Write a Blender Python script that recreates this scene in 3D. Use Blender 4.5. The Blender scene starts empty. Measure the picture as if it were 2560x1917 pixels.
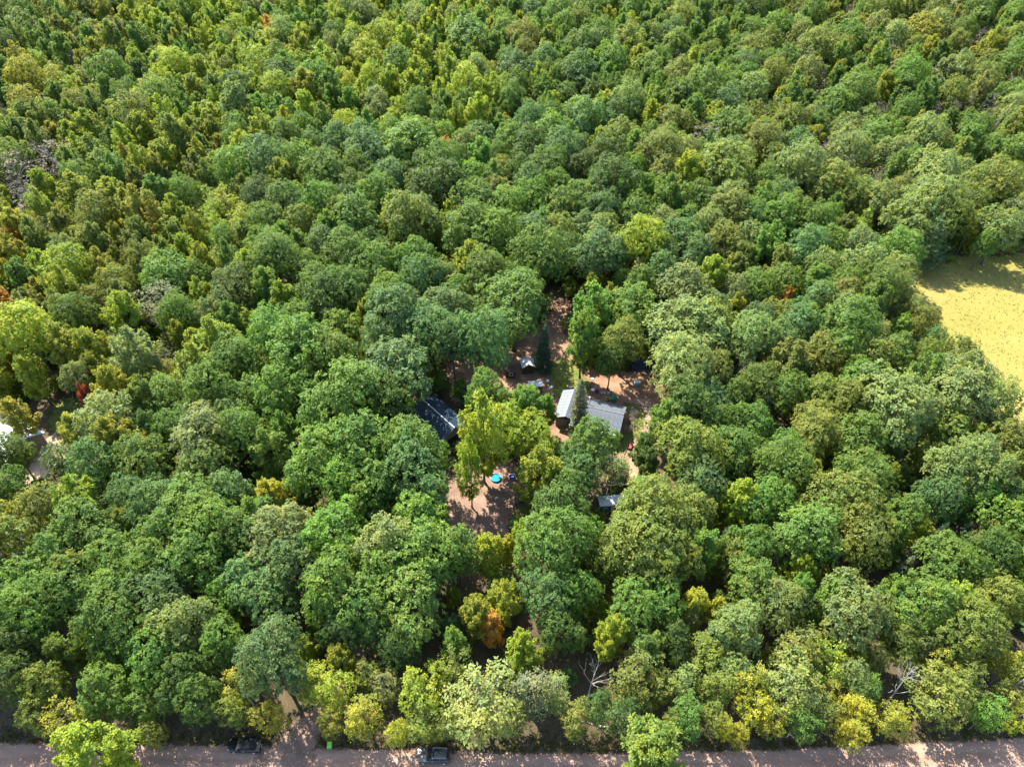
import bpy, bmesh, math, random
import numpy as np
from mathutils import Vector, Matrix

# ---------------------------------------------------------------- camera, sky, sun, exposure
scene = bpy.context.scene
C = scene.collection
R = math.radians

cam_data = bpy.data.cameras.new("camera")
cam_data.sensor_width = 36.0
cam_data.lens = 36.0 * 1750.0 / 2560.0
cam_data.clip_start = 0.5
cam_data.clip_end = 5000.0
cam = bpy.data.objects.new("camera", cam_data)
cam.location = (0.0, 0.0, 105.0)
cam.rotation_euler = (R(45.0), 0.0, 0.0)
C.objects.link(cam)
scene.camera = cam

SUN_AZ = (-0.57, 0.82)                 # towards the sun, on the ground
SUN_EL = R(52.0)
world = bpy.data.worlds.new("World")
scene.world = world
world.use_nodes = True
wn = world.node_tree
sky_tex = wn.nodes.new("ShaderNodeTexSky")
sky_tex.sky_type = 'NISHITA'
sky_tex.sun_disc = False
sky_tex.sun_elevation = SUN_EL
sky_tex.sun_rotation = math.atan2(SUN_AZ[0], SUN_AZ[1])
wn.links.new(sky_tex.outputs[0], wn.nodes["Background"].inputs[0])
wn.nodes["Background"].inputs[1].default_value = 0.14

sun_data = bpy.data.lights.new("sun", 'SUN')
sun_data.energy = 5.0
sun_data.angle = R(0.53)
sun_data.color = (1.0, 0.93, 0.80)
sun = bpy.data.objects.new("sun", sun_data)
_l = math.hypot(*SUN_AZ)
sun_dir = Vector((-SUN_AZ[0] / _l * math.cos(SUN_EL), -SUN_AZ[1] / _l * math.cos(SUN_EL), -math.sin(SUN_EL)))
sun.rotation_euler = sun_dir.to_track_quat('-Z', 'Y').to_euler()
sun.location = (-60, 120, 150)
C.objects.link(sun)

vs = scene.view_settings
vs.view_transform = 'Standard'
vs.look = 'None'
vs.exposure = 2.15
vs.gamma = 1.0
vs.use_curve_mapping = False

cy = scene.cycles
cy.max_bounces = 6
cy.diffuse_bounces = 3
cy.glossy_bounces = 3
cy.transmission_bounces = 4
cy.transparent_max_bounces = 8
cy.caustics_reflective = False
cy.caustics_refractive = False
cy.use_denoising = True

# ---------------------------------------------------------------- data: where the trees stand (metres)
PALETTE = {'dg': (0.068, 0.118, 0.026), 'bg': (0.088, 0.155, 0.05), 'g': (0.096, 0.165, 0.03), 'lg': (0.112, 0.2, 0.032), 'yg': (0.19, 0.245, 0.026), 'y': (0.24, 0.25, 0.028), 'ol': (0.13, 0.165, 0.032), 'oy': (0.18, 0.196, 0.026), 'or': (0.36, 0.2, 0.04), 'rd': (0.28, 0.06, 0.035), 'pl': (0.145, 0.195, 0.06), 'kh': (0.17, 0.195, 0.06), 'gp': (0.17, 0.145, 0.135), 'sp': (0.045, 0.08, 0.046), 'pi': (0.08, 0.14, 0.046), 'pg': (0.155, 0.178, 0.095)}
AREA_YARD = [(-14.9, 111.6), (-8.9, 114.9), (-0.9, 117.5), (8.4, 125.9), (10.1, 134.2), (14.5, 134.2), (13.3, 121.6), (14.9, 111.6), (22.5, 109.1), (27.6, 108.7), (32.5, 106.6), (32.1, 99.6), (29.5, 92.4), (26.7, 86.3), (25.4, 79.5), (21.6, 79.5), (19.2, 85.3), (7.8, 88.3), (4.9, 99.0), (-3.3, 99.0), (-12.4, 99.0)]
AREA_CLEARING = [(-12.8, 81.4), (-6.2, 85.3), (1.5, 84.3), (3.7, 79.5), (0.7, 74.1), (-1.0, 67.0), (-4.1, 65.0), (-9.0, 66.6), (-11.8, 71.6)]
AREA_MEADOW = [(94.4, 151.7), (106.5, 146.1), (118.6, 152.4), (124.5, 151.7), (138.1, 153.9), (179.7, 153.5), (128.2, 79.5), (104.5, 90.8), (99.5, 96.8), (98.3, 104.8), (95.7, 112.3), (93.4, 121.6), (94.8, 131.9), (95.2, 143.1)]
AREA_SANDY = [(-91.4, 80.5), (-92.1, 87.3), (-91.2, 91.4), (-87.6, 90.3), (-85.7, 85.3), (-86.9, 80.5), (-85.4, 74.1), (-82.7, 62.7), (-80.4, 55.4), (-81.6, 54.0), (-85.5, 55.4), (-88.2, 64.2)]
AREA_GRASS = [(-93.8, 93.5), (-94.5, 100.1), (-87.8, 101.9), (-84.4, 97.9), (-84.7, 91.9), (-87.5, 88.3)]
DRIVE = [(-30.3, 32.6), (-29.5, 35.2), (-27.6, 37.4), (-25.4, 41.0), (-23.7, 45.5), (-21.8, 49.3), (-18.1, 55.4), (-13.4, 61.2), (-9.0, 67.0)]
TREES = """
m rd 77.7 63.6 3.4 9.5|small tree with brick-red leaves amid green crowns
m rd -83.3 94.8 3.2 10.1|small red-leaved tree at the edge of the dark grass patch
a kh -4.3 36.1 10.5 16.4|large pale khaki tree leaning over the road beyond the grey car
t gp -124.4 161.2 9.4 14.6|leafless-looking purple-grey tree standing tall at the picture's left edge
t pg 13.2 91.8 4.6 14.4|pale grey-green conifer rising in front of the grey roof
m lg 14.5 106.6 8.7 19.4|vivid green upright tree with a feathery top behind the grey-roofed house
m y 29.1 215.9 9.1 16.8|bright yellow tree glowing among the far green crowns
o ol 56.3 170.9 17.8 20.7|huge domed olive-green tree in front of a purple-grey bare crown
t gp 57.0 194.0 11.9 15.1|purple-grey bare crown just behind the huge olive dome
m y -122.3 149.5 8.4 15.4|golden-yellow tree near the picture's left edge below the purple-grey tree
m yg -97.4 122.9 8.5 17.1|tall glowing yellow-green tree with feathery shoots on the left
m y 49.1 121.1 5.0 11.8|narrow butter-yellow tree between green crowns right of the house
m yg 38.0 68.7 6.8 14.1|sunlit lemon-green tree right of the white trailer among oak-like crowns
o pl 33.9 107.4 16.9 18.9|very broad pale green tree towering behind the white chest
o g 0.4 115.3 15.6 19.8|massive deep green tree behind the small white-roofed hut
m yg -7.2 73.4 5.4 18.7|yellow-green tree with a bare dark trunk at the edge of the brown clearing
m yg -51.5 29.3 9.3 17.0|yellow-green treetop on the near side of the road, left of the black car
m ol 17.3 28.7 9.3 18.6|olive-green treetop on the near side of the road, right of the grey car
m or -2.7 47.5 4.4 10.5|small orange-tinged tree among yellow-green ones above the road
m lg 81.7 112.9 5.8 12.6|bright fresh-green tree beside the meadow's near edge
o pl 85.9 96.0 10.4 17.2|broad pale tree overhanging the lower edge of the yellow meadow
m y -78.9 83.2 6.9 13.6|clear yellow tree shading the pale sandy drive
o ol 19.7 58.0 12.1 18.6|olive-green round-crowned tree, nearest in front and right of the white trailer
o g -28.9 87.4 13.9 21.2|mid-green round-crowned tree, nearest left of the dark blue roof
o pl 67.9 85.9 13.8 19.8|pale green round-crowned tree in front and left of the meadow-edge tree
o ol 22.3 63.5 11.8 19.7|olive-green round-crowned tree right of the white trailer
o g 5.5 57.3 11.4 19.2|mid-green round-crowned tree in front and left of the white trailer
o g -24.5 76.8 12.7 19.2|mid-green round-crowned tree, second nearest in front and left of the dark blue roof
o bg -21.9 97.0 14.3 18.8|blue-green round-crowned tree, nearest behind and left of the dark blue roof
o g -12.5 56.6 11.3 17.2|mid-green round-crowned tree, second nearest behind and left of the orange-tinged tree
o g -41.3 101.1 14.1 20.6|mid-green round-crowned tree, second nearest behind and left of the dark blue roof
o g -14.4 49.8 10.4 16.2|mid-green round-crowned tree, nearest left of the orange-tinged tree
o bg -32.5 40.8 9.6 17.2|blue-green round-crowned tree, nearest behind the black car
o ol 54.8 65.8 11.3 17.8|olive-green round-crowned tree, nearest right of the lemon-green tree
o ol -80.8 58.1 13.2 20.4|olive-green round-crowned tree in front and left of the sandy drive
o pl 81.9 88.4 12.4 18.4|pale green round-crowned tree in front of the meadow-edge tree
o pl -53.9 80.0 11.9 17.3|pale green round-crowned tree right of the small red-leaved tree
o g -25.9 51.9 9.9 17.7|mid-green round-crowned tree behind the green wheelie bin
o pl -20.1 57.7 10.3 18.0|pale green round-crowned tree in front and left of the clearing-edge tree
o lg -47.2 61.6 10.5 17.5|bright green round-crowned tree in front and right of the clear yellow tree
o g -47.1 56.0 10.1 16.8|mid-green round-crowned tree, fifth nearest in front and right of the clear yellow tree
o g -51.2 65.3 10.8 17.3|mid-green round-crowned tree, third nearest in front and right of the clear yellow tree
o g 46.5 61.2 10.5 16.6|mid-green round-crowned tree in front and right of the lemon-green tree
o lg -28.0 60.5 10.4 16.4|bright green round-crowned tree, second nearest in front and left of the dark blue roof
o g -32.5 76.1 11.5 17.1|mid-green round-crowned tree, second nearest left of the dark blue roof
o g -56.0 47.1 9.5 17.2|mid-green round-crowned tree, third nearest behind the near treetop
o pl 76.8 72.6 11.1 18.8|pale green round-crowned tree behind the brick-red tree
o g -70.1 47.6 9.5 16.7|mid-green round-crowned tree behind and left of the near treetop
o bg -15.9 72.5 11.1 18.3|blue-green round-crowned tree in front of the dark blue roof
o pl 48.8 47.0 9.4 16.3|pale green round-crowned tree behind and left of the splayed bleached tree
o pl 31.7 97.6 12.2 20.0|pale green round-crowned tree in front of the very broad pale tree
o lg -14.2 62.2 10.0 15.9|bright green round-crowned tree in front and left of the clearing-edge tree
o bg -24.4 110.5 12.8 20.6|blue-green round-crowned tree, second nearest behind and left of the dark blue roof
o g -65.2 49.9 9.1 16.3|mid-green round-crowned tree, third nearest in front of the sandy drive
o ol 65.3 45.7 8.9 16.0|olive-green round-crowned tree behind and right of the rust-red spruce
o ol 30.7 77.4 10.8 17.7|olive-green round-crowned tree behind and left of the lemon-green tree
o bg -32.7 55.6 9.5 16.3|blue-green round-crowned tree, second nearest behind the green wheelie bin
o ol 54.4 60.8 9.8 16.5|olive-green round-crowned tree, second nearest right of the lemon-green tree
o pl -36.3 60.4 9.8 16.5|pale green round-crowned tree in front and left of the dark blue roof
o g -20.8 48.9 9.1 15.7|mid-green round-crowned tree, second nearest left of the orange-tinged tree
o g 60.2 49.2 9.1 15.7|mid-green round-crowned tree behind the rust-red spruce
o g -67.4 62.6 9.9 16.0|mid-green round-crowned tree, nearest in front and right of the sandy drive
o yg -97.0 106.0 12.3 20.0|yellow-green round-crowned tree in front and left of the tall glowing tree
o g -17.7 77.8 10.2 18.0|mid-green round-crowned tree, nearest in front and left of the dark blue roof
o g -18.7 54.1 8.9 16.5|mid-green round-crowned tree, third nearest behind and left of the orange-tinged tree
o ol 24.6 57.3 9.0 16.7|olive-green round-crowned tree, second nearest in front and right of the white trailer
o g -54.2 54.1 8.9 16.2|mid-green round-crowned tree, fourth nearest in front and right of the clear yellow tree
o g -73.5 52.8 8.8 14.6|mid-green round-crowned tree, second nearest in front of the sandy drive
a kh 37.8 38.3 7.9 13.8|pale khaki slender airy tree left of the splayed bleached tree
o bg -51.3 49.5 8.5 15.9|blue-green round-crowned tree behind the near treetop
a ol 57.9 37.4 7.9 12.8|olive-green slender airy tree right of the splayed bleached tree
o g -54.9 60.0 9.1 16.5|mid-green round-crowned tree, second nearest in front and right of the clear yellow tree
o pl -47.3 46.1 8.3 15.3|pale green round-crowned tree behind and left of the black car
o bg -16.3 107.5 11.7 18.5|blue-green round-crowned tree, second nearest behind the dark blue roof
o g -42.4 60.7 9.1 15.6|mid-green round-crowned tree, sixth nearest in front and right of the clear yellow tree
o dg 7.9 66.7 9.4 15.8|dark green round-crowned tree left of the white trailer
o g -49.4 42.1 8.0 14.4|mid-green round-crowned tree behind and right of the near treetop
o g 18.8 48.8 8.4 14.7|mid-green round-crowned tree behind and right of the bleached roadside tree
o g -21.9 71.4 9.7 15.8|mid-green round-crowned tree, third nearest in front and left of the dark blue roof
o bg -35.5 51.1 8.6 14.6|blue-green round-crowned tree, second nearest behind the black car
o g -61.3 56.9 8.9 14.8|mid-green round-crowned tree, second nearest in front and right of the sandy drive
o pl -72.4 85.5 10.5 16.3|pale green round-crowned tree in front and right of the small red-leaved tree
o g 66.6 57.1 8.9 14.5|mid-green round-crowned tree in front and left of the brick-red tree
o g -29.0 189.0 16.2 19.0|mid-green round-crowned tree, fifth nearest behind and left of the massive deep green tree
o dg -22.5 88.2 10.4 18.2|dark green round-crowned tree left of the dark blue roof
o g -35.1 99.5 11.0 18.6|mid-green round-crowned tree, nearest behind and left of the dark blue roof
o g 5.9 133.5 12.9 20.3|mid-green round-crowned tree, nearest behind and right of the massive deep green tree
o g -56.6 91.4 10.2 17.8|mid-green round-crowned tree, third nearest right of the small red-leaved tree
o lg -27.9 72.1 9.2 15.6|bright green round-crowned tree, nearest in front and left of the dark blue roof
m yg -5.2 79.1 9.3 23.5|yellow-green upright leafy tree right of the dark blue roof
o bg -39.8 53.6 8.2 14.2|blue-green round-crowned tree, third nearest behind the black car
o g -53.8 100.4 10.6 16.4|mid-green round-crowned tree, fourth nearest right of the small red-leaved tree
o g 22.1 52.3 8.1 13.7|mid-green round-crowned tree in front and right of the white trailer
a ol 40.8 43.7 7.6 13.5|olive-green slender airy tree left of the splayed bleached tree
o g -43.9 90.0 9.9 17.8|mid-green round-crowned tree, fourth nearest left of the dark blue roof
o ol -24.8 146.7 12.9 21.0|olive-green round-crowned tree behind and left of the massive deep green tree
a ol 17.4 40.0 7.4 12.6|olive-green slender airy tree, nearest right of the bleached roadside tree
o dg 31.9 87.5 9.8 17.5|dark green round-crowned tree in front and right of the white chest on bare soil
o bg 5.4 50.3 7.9 15.3|blue-green round-crowned tree behind and right of the orange-tinged tree
o pl 104.5 155.7 13.4 20.9|pale green round-crowned tree, nearest behind the meadow pine
m yg 5.1 72.8 9.0 16.8|yellow-green upright leafy tree right of the turquoise paddling pool
o pl 32.1 46.1 7.6 14.6|pale green round-crowned tree, second nearest in front of the lemon-green tree
o g 59.4 71.8 9.0 15.9|mid-green round-crowned tree, second nearest right of the lemon-green tree
m yg -70.6 67.2 8.7 16.1|yellow-green upright leafy tree in front and right of the sandy drive
m pl -73.5 101.5 10.5 18.1|pale green upright leafy tree behind and right of the small red-leaved tree
o g -70.3 58.5 8.3 15.0|mid-green round-crowned tree, nearest in front of the sandy drive
o g -10.5 144.2 12.7 19.4|mid-green round-crowned tree, second nearest behind and left of the massive deep green tree
o bg -58.1 67.0 8.7 15.1|blue-green round-crowned tree, third nearest in front and right of the clear yellow tree
o g -59.4 51.6 7.9 14.3|mid-green round-crowned tree, third nearest in front and right of the sandy drive
o dg -69.4 43.7 7.5 13.7|dark green round-crowned tree, second nearest behind and left of the near treetop
o g 38.1 78.2 9.3 15.4|mid-green round-crowned tree, nearest behind the lemon-green tree
o g -54.6 37.1 7.2 13.3|mid-green round-crowned tree, nearest behind the near treetop
o ol 72.2 50.7 7.9 13.7|olive-green round-crowned tree in front of the brick-red tree
o bg -6.0 101.9 10.0 22.5|blue-green round-crowned tree left of the small white-roofed hut
o g 13.5 80.3 9.0 15.8|mid-green round-crowned tree in front of the grey-roofed house
o g -48.3 82.1 8.9 16.5|mid-green round-crowned tree, fifth nearest right of the small red-leaved tree
o g -54.1 133.3 11.4 18.9|mid-green round-crowned tree, sixth nearest behind and left of the dark blue roof
o g -37.9 134.0 11.4 18.9|mid-green round-crowned tree, fifth nearest behind and left of the dark blue roof
m lg -41.3 64.3 8.0 15.2|bright green upright leafy tree, second nearest in front and left of the dark blue roof
o ol -67.5 54.5 7.6 13.7|olive-green round-crowned tree, second nearest in front of the sandy drive
o ol 29.6 65.7 8.1 14.2|olive-green round-crowned tree left of the lemon-green tree
o bg 20.7 137.0 11.6 17.2|blue-green round-crowned tree behind the vivid feathery tree
o bg -13.7 116.3 10.6 16.3|blue-green round-crowned tree, nearest left of the massive deep green tree
o g 43.0 68.2 8.2 14.0|mid-green round-crowned tree, nearest right of the lemon-green tree
a pg 2.7 37.4 6.7 12.7|pale grey-green slender airy tree right of the large khaki roadside tree
o g 67.8 107.8 12.4 20.5|mid-green round-crowned tree left of the fresh-green meadow tree
o pl 47.1 106.5 9.9 17.5|pale green round-crowned tree in front of the butter-yellow tree
o dg -68.0 38.1 6.6 13.9|dark green round-crowned tree, nearest behind and left of the near treetop
o bg -46.2 68.9 8.1 15.5|blue-green round-crowned tree right of the clear yellow tree
o g -8.4 58.0 7.6 14.9|mid-green round-crowned tree, nearest behind and left of the orange-tinged tree
o pl 110.2 168.3 12.9 20.6|pale green round-crowned tree, second nearest behind the meadow pine
o dg -39.7 117.8 10.4 17.9|dark green round-crowned tree, second nearest behind and left of the dark blue roof
m oy -69.6 80.2 8.6 16.3|olive-yellow upright leafy tree right of the clear yellow tree
o yg 30.4 139.6 11.5 18.9|yellow-green round-crowned tree behind and left of the very broad pale tree
o g -4.9 127.7 10.9 18.3|mid-green round-crowned tree, nearest behind and left of the massive deep green tree
o g -16.2 271.4 17.9 20.2|mid-green round-crowned tree behind and left of the far bright yellow tree
o ol -76.0 65.8 8.0 15.0|olive-green round-crowned tree, nearest in front of the sandy drive
o pl 39.6 49.9 7.2 14.2|pale green round-crowned tree, nearest in front of the lemon-green tree
o g -3.3 142.0 11.6 18.7|mid-green round-crowned tree, nearest behind the massive deep green tree
o g 79.9 63.1 7.8 14.8|mid-green round-crowned tree right of the brick-red tree
o g 48.4 50.5 7.2 13.9|mid-green round-crowned tree behind and left of the splayed bleached tree
o dg -45.2 38.9 6.7 13.2|dark green round-crowned tree behind and left of the black car
o ol 41.8 182.1 13.5 19.6|olive-green round-crowned tree left of the purple-grey bare crown
o g -37.5 149.6 12.0 18.3|mid-green round-crowned tree, fourth nearest behind and left of the massive deep green tree
o bg 31.7 71.7 8.2 14.7|blue-green round-crowned tree left of the lemon-green tree
o g -31.3 132.6 11.2 17.4|mid-green round-crowned tree left of the massive deep green tree
o yg -1.8 84.5 8.9 15.1|yellow-green round-crowned tree right of the dark blue roof
o g 37.5 58.8 7.6 14.0|mid-green round-crowned tree, nearest in front of the lemon-green tree
o ol 54.0 152.2 12.1 18.2|olive-green round-crowned tree in front of the huge olive dome
o yg 3.2 82.2 8.7 14.9|yellow-green round-crowned tree left of the grey-roofed house
o dg 74.7 58.8 7.6 13.7|dark green round-crowned tree in front of the brick-red tree
o ol 62.0 101.9 9.7 15.4|olive-green round-crowned tree left of the fresh-green meadow tree
o lg 26.0 118.5 10.5 16.1|bright green round-crowned tree behind and left of the very broad pale tree
o g -41.2 44.2 6.9 12.8|mid-green round-crowned tree behind the black car
o yg -99.9 129.8 10.7 17.2|yellow-green round-crowned tree behind the tall glowing tree
o dg -60.6 124.8 10.5 16.1|dark green round-crowned tree right of the tall glowing tree
m lg 2.2 88.5 8.7 16.2|bright green upright leafy tree in front of the small white-roofed hut
o g 45.7 74.2 9.9 17.4|mid-green round-crowned tree, nearest behind and right of the lemon-green tree
a yg -12.8 38.1 6.2 12.4|yellow-green slender airy tree left of the large khaki roadside tree
a pg -76.3 120.0 9.9 15.4|pale grey-green slender airy tree right of the tall glowing tree
a ol 69.6 38.7 6.2 11.8|olive-green slender airy tree, second nearest in front and right of the rust-red spruce
o ol 62.5 88.9 8.4 16.0|olive-green round-crowned tree, second nearest in front and left of the fresh-green meadow tree
o ol 54.0 81.2 8.1 15.5|olive-green round-crowned tree behind and right of the lemon-green tree
a yg 44.9 42.5 6.4 11.5|yellow-green slender airy tree left of the splayed bleached tree
o bg -20.6 125.9 10.1 17.5|blue-green round-crowned tree, second nearest left of the massive deep green tree
o dg -34.0 122.4 9.9 17.3|dark green round-crowned tree, nearest behind and left of the dark blue roof
o g 9.0 51.7 6.8 13.7|mid-green round-crowned tree behind the bleached roadside tree
o ol 14.9 57.5 7.0 13.9|olive-green round-crowned tree in front of the white trailer
o g -49.9 172.2 12.1 19.0|mid-green round-crowned tree, seventh nearest behind and left of the massive deep green tree
o g -42.0 37.1 6.1 12.8|mid-green round-crowned tree behind and left of the black car
o ol 110.2 263.4 16.2 19.6|olive-green round-crowned tree behind and right of the purple-grey bare crown
m lg -43.0 78.8 8.0 14.9|bright green upright leafy tree, second nearest left of the dark blue roof
o g 64.0 65.5 7.4 13.8|mid-green round-crowned tree left of the brick-red tree
o ol 88.2 81.2 8.1 14.4|olive-green round-crowned tree in front and right of the meadow-edge tree
o g -38.5 92.4 8.6 14.9|mid-green round-crowned tree, third nearest left of the dark blue roof
o dg 82.0 68.4 7.5 13.7|dark green round-crowned tree behind and right of the brick-red tree
o g -64.0 90.9 8.5 14.3|mid-green round-crowned tree, nearest right of the small red-leaved tree
o ol 57.9 91.9 8.5 14.2|olive-green round-crowned tree, third nearest in front and left of the fresh-green meadow tree
o ol 78.6 84.0 8.2 13.9|olive-green round-crowned tree in front of the meadow-edge tree
o g -50.1 92.4 8.6 14.2|mid-green round-crowned tree, sixth nearest right of the small red-leaved tree
o g -57.3 43.1 6.4 12.1|mid-green round-crowned tree, second nearest behind the near treetop
m lg 29.7 59.0 7.0 14.6|bright green upright leafy tree in front and left of the lemon-green tree
o ol 70.6 100.7 8.8 15.6|olive-green round-crowned tree, nearest in front and left of the fresh-green meadow tree
o g -8.6 157.9 11.2 17.5|mid-green round-crowned tree, third nearest behind the massive deep green tree
o ol -64.4 38.2 6.0 12.4|olive-green round-crowned tree behind and left of the near treetop
o bg -63.9 69.3 7.4 13.6|blue-green round-crowned tree, second nearest in front and right of the clear yellow tree
o bg 4.8 145.6 10.7 16.3|blue-green round-crowned tree behind the massive deep green tree
o ol 22.9 107.5 9.1 14.8|olive-green round-crowned tree right of the vivid feathery tree
o bg 40.2 143.8 10.6 16.2|blue-green round-crowned tree in front and left of the huge olive dome
o bg -11.9 104.8 8.8 18.6|blue-green round-crowned tree, nearest behind the dark blue roof
o pl 36.7 122.5 12.0 16.9|pale green round-crowned tree behind the very broad pale tree
o g -63.4 75.5 9.4 15.8|mid-green round-crowned tree, nearest in front and right of the clear yellow tree
m yg 1.7 43.2 6.1 13.6|yellow-green upright leafy tree in front and right of the orange-tinged tree
o pl 91.5 90.1 8.1 15.5|pale green round-crowned tree in front and right of the meadow-edge tree
o pl 98.0 151.7 10.8 17.0|pale green round-crowned tree, nearest behind and left of the meadow pine
o g -52.1 73.1 9.2 15.4|mid-green round-crowned tree right of the clear yellow tree
t gp -133.6 174.1 11.7 16.9|purple-grey thin-leaved tree behind and left of the tall purple-grey tree
m oy -90.6 105.6 8.7 16.1|olive-yellow upright leafy tree in front of the tall glowing tree
m g 19.2 43.3 6.0 13.1|mid-green upright leafy tree behind and right of the bleached roadside tree
o ol 50.8 141.0 10.1 16.9|olive-green round-crowned tree behind the butter-yellow tree
o oy 153.4 278.9 15.9 18.7|olive-yellow round-crowned tree behind the meadow pine
o g 61.6 81.0 9.4 15.3|mid-green round-crowned tree in front of the fresh-green meadow tree
o g -77.6 128.6 11.8 16.3|mid-green round-crowned tree, nearest right of the tall glowing tree
m yg -1.2 51.3 6.2 13.7|yellow-green upright leafy tree, nearest behind the orange-tinged tree
o g -34.7 160.5 10.7 18.0|mid-green round-crowned tree, third nearest behind and left of the massive deep green tree
o g -48.4 158.6 10.6 17.7|mid-green round-crowned tree, sixth nearest behind and left of the massive deep green tree
o g -0.5 155.9 10.5 17.4|mid-green round-crowned tree, second nearest behind the massive deep green tree
o lg -43.6 50.9 6.2 12.7|bright green round-crowned tree behind the black car
o g 44.3 85.3 7.6 14.0|mid-green round-crowned tree, second nearest behind the lemon-green tree
o g -60.3 150.4 10.3 16.4|mid-green round-crowned tree, second nearest right of the tall glowing tree
o dg 26.4 163.6 13.4 21.3|dark green round-crowned tree in front of the far bright yellow tree
o oy -81.4 64.7 6.8 12.7|olive-yellow round-crowned tree in front and left of the sandy drive
o lg 22.1 69.5 7.0 12.6|bright green round-crowned tree right of the white trailer
m yg -59.4 105.4 10.4 17.3|yellow-green upright leafy tree, second nearest right of the small red-leaved tree
a oy 33.0 38.8 5.6 11.9|olive-yellow slender airy tree behind and right of the olive near treetop
a ol 63.0 39.1 5.6 12.0|olive-green slender airy tree, nearest in front and right of the rust-red spruce
a oy -19.8 34.8 5.5 11.7|olive-yellow slender airy tree behind and right of the green wheelie bin
m yg -61.2 98.3 10.0 17.1|yellow-green upright leafy tree, nearest right of the small red-leaved tree
t gp -128.3 184.0 11.5 16.7|purple-grey thin-leaved tree behind and right of the tall purple-grey tree
m yg 13.9 45.4 5.9 13.7|yellow-green upright leafy tree behind and right of the bleached roadside tree
a g 23.7 35.0 5.5 11.3|mid-green slender airy tree behind and right of the olive near treetop
m yg -81.5 114.8 8.6 17.3|yellow-green upright leafy tree right of the tall glowing tree
a ol 27.7 43.3 5.8 11.4|olive-green slender airy tree, second nearest behind and right of the olive near treetop
m g 52.5 215.9 12.7 19.6|mid-green upright leafy tree behind and left of the purple-grey bare crown
a yg -27.3 39.6 5.7 11.1|yellow-green slender airy tree, second nearest behind the green wheelie bin
a oy -60.0 34.8 5.5 10.9|olive-yellow slender airy tree behind and left of the near treetop
o bg 71.4 68.8 6.8 14.2|blue-green round-crowned tree behind and left of the brick-red tree
o dg 6.7 45.9 5.9 13.2|dark green round-crowned tree behind and left of the bleached roadside tree
m ol -69.9 90.8 7.7 15.5|olive-green upright leafy tree right of the small red-leaved tree
m oy -93.4 154.2 10.2 18.7|olive-yellow upright leafy tree, nearest right of the tall purple-grey tree
o pl 80.1 131.1 9.3 16.9|pale green round-crowned tree behind and left of the fresh-green meadow tree
a dg 14.8 35.0 5.5 10.7|dark green slender airy tree behind and left of the olive near treetop
a ol 19.5 38.5 5.6 10.8|olive-green slender airy tree, second nearest right of the bleached roadside tree
o g 65.6 149.7 10.0 17.5|mid-green round-crowned tree in front and right of the huge olive dome
o g -110.6 218.5 12.8 20.1|mid-green round-crowned tree behind and right of the tall purple-grey tree
o g -47.7 107.7 10.4 18.0|mid-green round-crowned tree, fourth nearest behind and left of the dark blue roof
o bg 22.0 237.9 13.6 20.2|blue-green round-crowned tree behind and left of the far bright yellow tree
o lg 5.1 159.8 10.4 17.3|bright green round-crowned tree behind the massive deep green tree
o bg 22.9 155.2 10.2 17.0|blue-green round-crowned tree in front of the far bright yellow tree
o pl 95.2 186.2 11.5 18.1|pale green round-crowned tree, second nearest behind and left of the meadow pine
o bg 54.6 107.7 8.3 14.9|blue-green round-crowned tree in front and right of the butter-yellow tree
o ol -105.7 155.6 10.3 16.9|olive-green round-crowned tree right of the tall purple-grey tree
o bg 81.1 187.6 11.5 18.0|blue-green round-crowned tree right of the huge olive dome
o g 52.3 93.0 7.8 14.2|mid-green round-crowned tree in front and right of the butter-yellow tree
o pl 70.7 115.5 8.7 15.1|pale green round-crowned tree left of the fresh-green meadow tree
o bg 70.4 140.6 9.7 15.9|blue-green round-crowned tree behind and right of the butter-yellow tree
o bg 11.8 73.8 7.0 13.2|blue-green round-crowned tree behind and left of the white trailer
o g 31.4 154.3 10.2 16.2|mid-green round-crowned tree, second nearest in front and left of the huge olive dome
o pl 120.0 148.0 10.0 15.9|pale green round-crowned tree right of the meadow pine
o dg -76.8 234.3 13.4 18.8|dark green round-crowned tree behind and right of the tall purple-grey tree
o ol 10.8 147.3 9.9 15.7|olive-green round-crowned tree behind and right of the massive deep green tree
o bg -32.9 171.3 10.9 16.5|blue-green round-crowned tree behind and left of the massive deep green tree
o g 47.9 95.6 7.9 13.7|mid-green round-crowned tree in front of the butter-yellow tree
o g 48.2 79.4 7.2 12.9|mid-green round-crowned tree, second nearest behind and right of the lemon-green tree
o g 36.3 53.8 7.6 14.5|mid-green round-crowned tree, second nearest in front of the lemon-green tree
m g 40.1 158.4 10.1 19.5|mid-green upright leafy tree in front and left of the huge olive dome
m lg -24.1 67.6 6.6 14.3|bright green upright leafy tree, nearest in front and left of the dark blue roof
t kh 17.0 75.7 7.0 12.2|pale khaki thin-leaved tree behind the white trailer
o dg -16.0 43.9 5.7 12.8|dark green round-crowned tree behind and left of the large khaki roadside tree
m ol -63.2 43.1 5.6 12.6|olive-green upright leafy tree behind the near treetop
m yg -3.4 58.4 6.2 13.3|yellow-green upright leafy tree, second nearest behind the orange-tinged tree
o dg -18.9 45.6 5.7 12.6|dark green round-crowned tree left of the orange-tinged tree
o bg -24.8 46.2 5.8 12.5|blue-green round-crowned tree, nearest behind the green wheelie bin
o g 48.2 160.0 10.2 16.9|mid-green round-crowned tree, nearest in front and left of the huge olive dome
o dg -17.8 167.1 13.1 18.6|dark green round-crowned tree behind and left of the massive deep green tree
o g 12.2 158.2 10.1 15.9|mid-green round-crowned tree, second nearest behind and right of the massive deep green tree
m ol 55.0 99.9 9.7 16.1|olive-green upright leafy tree in front and right of the butter-yellow tree
o g -42.7 124.4 10.8 16.4|mid-green round-crowned tree, third nearest behind and left of the dark blue roof
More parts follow.
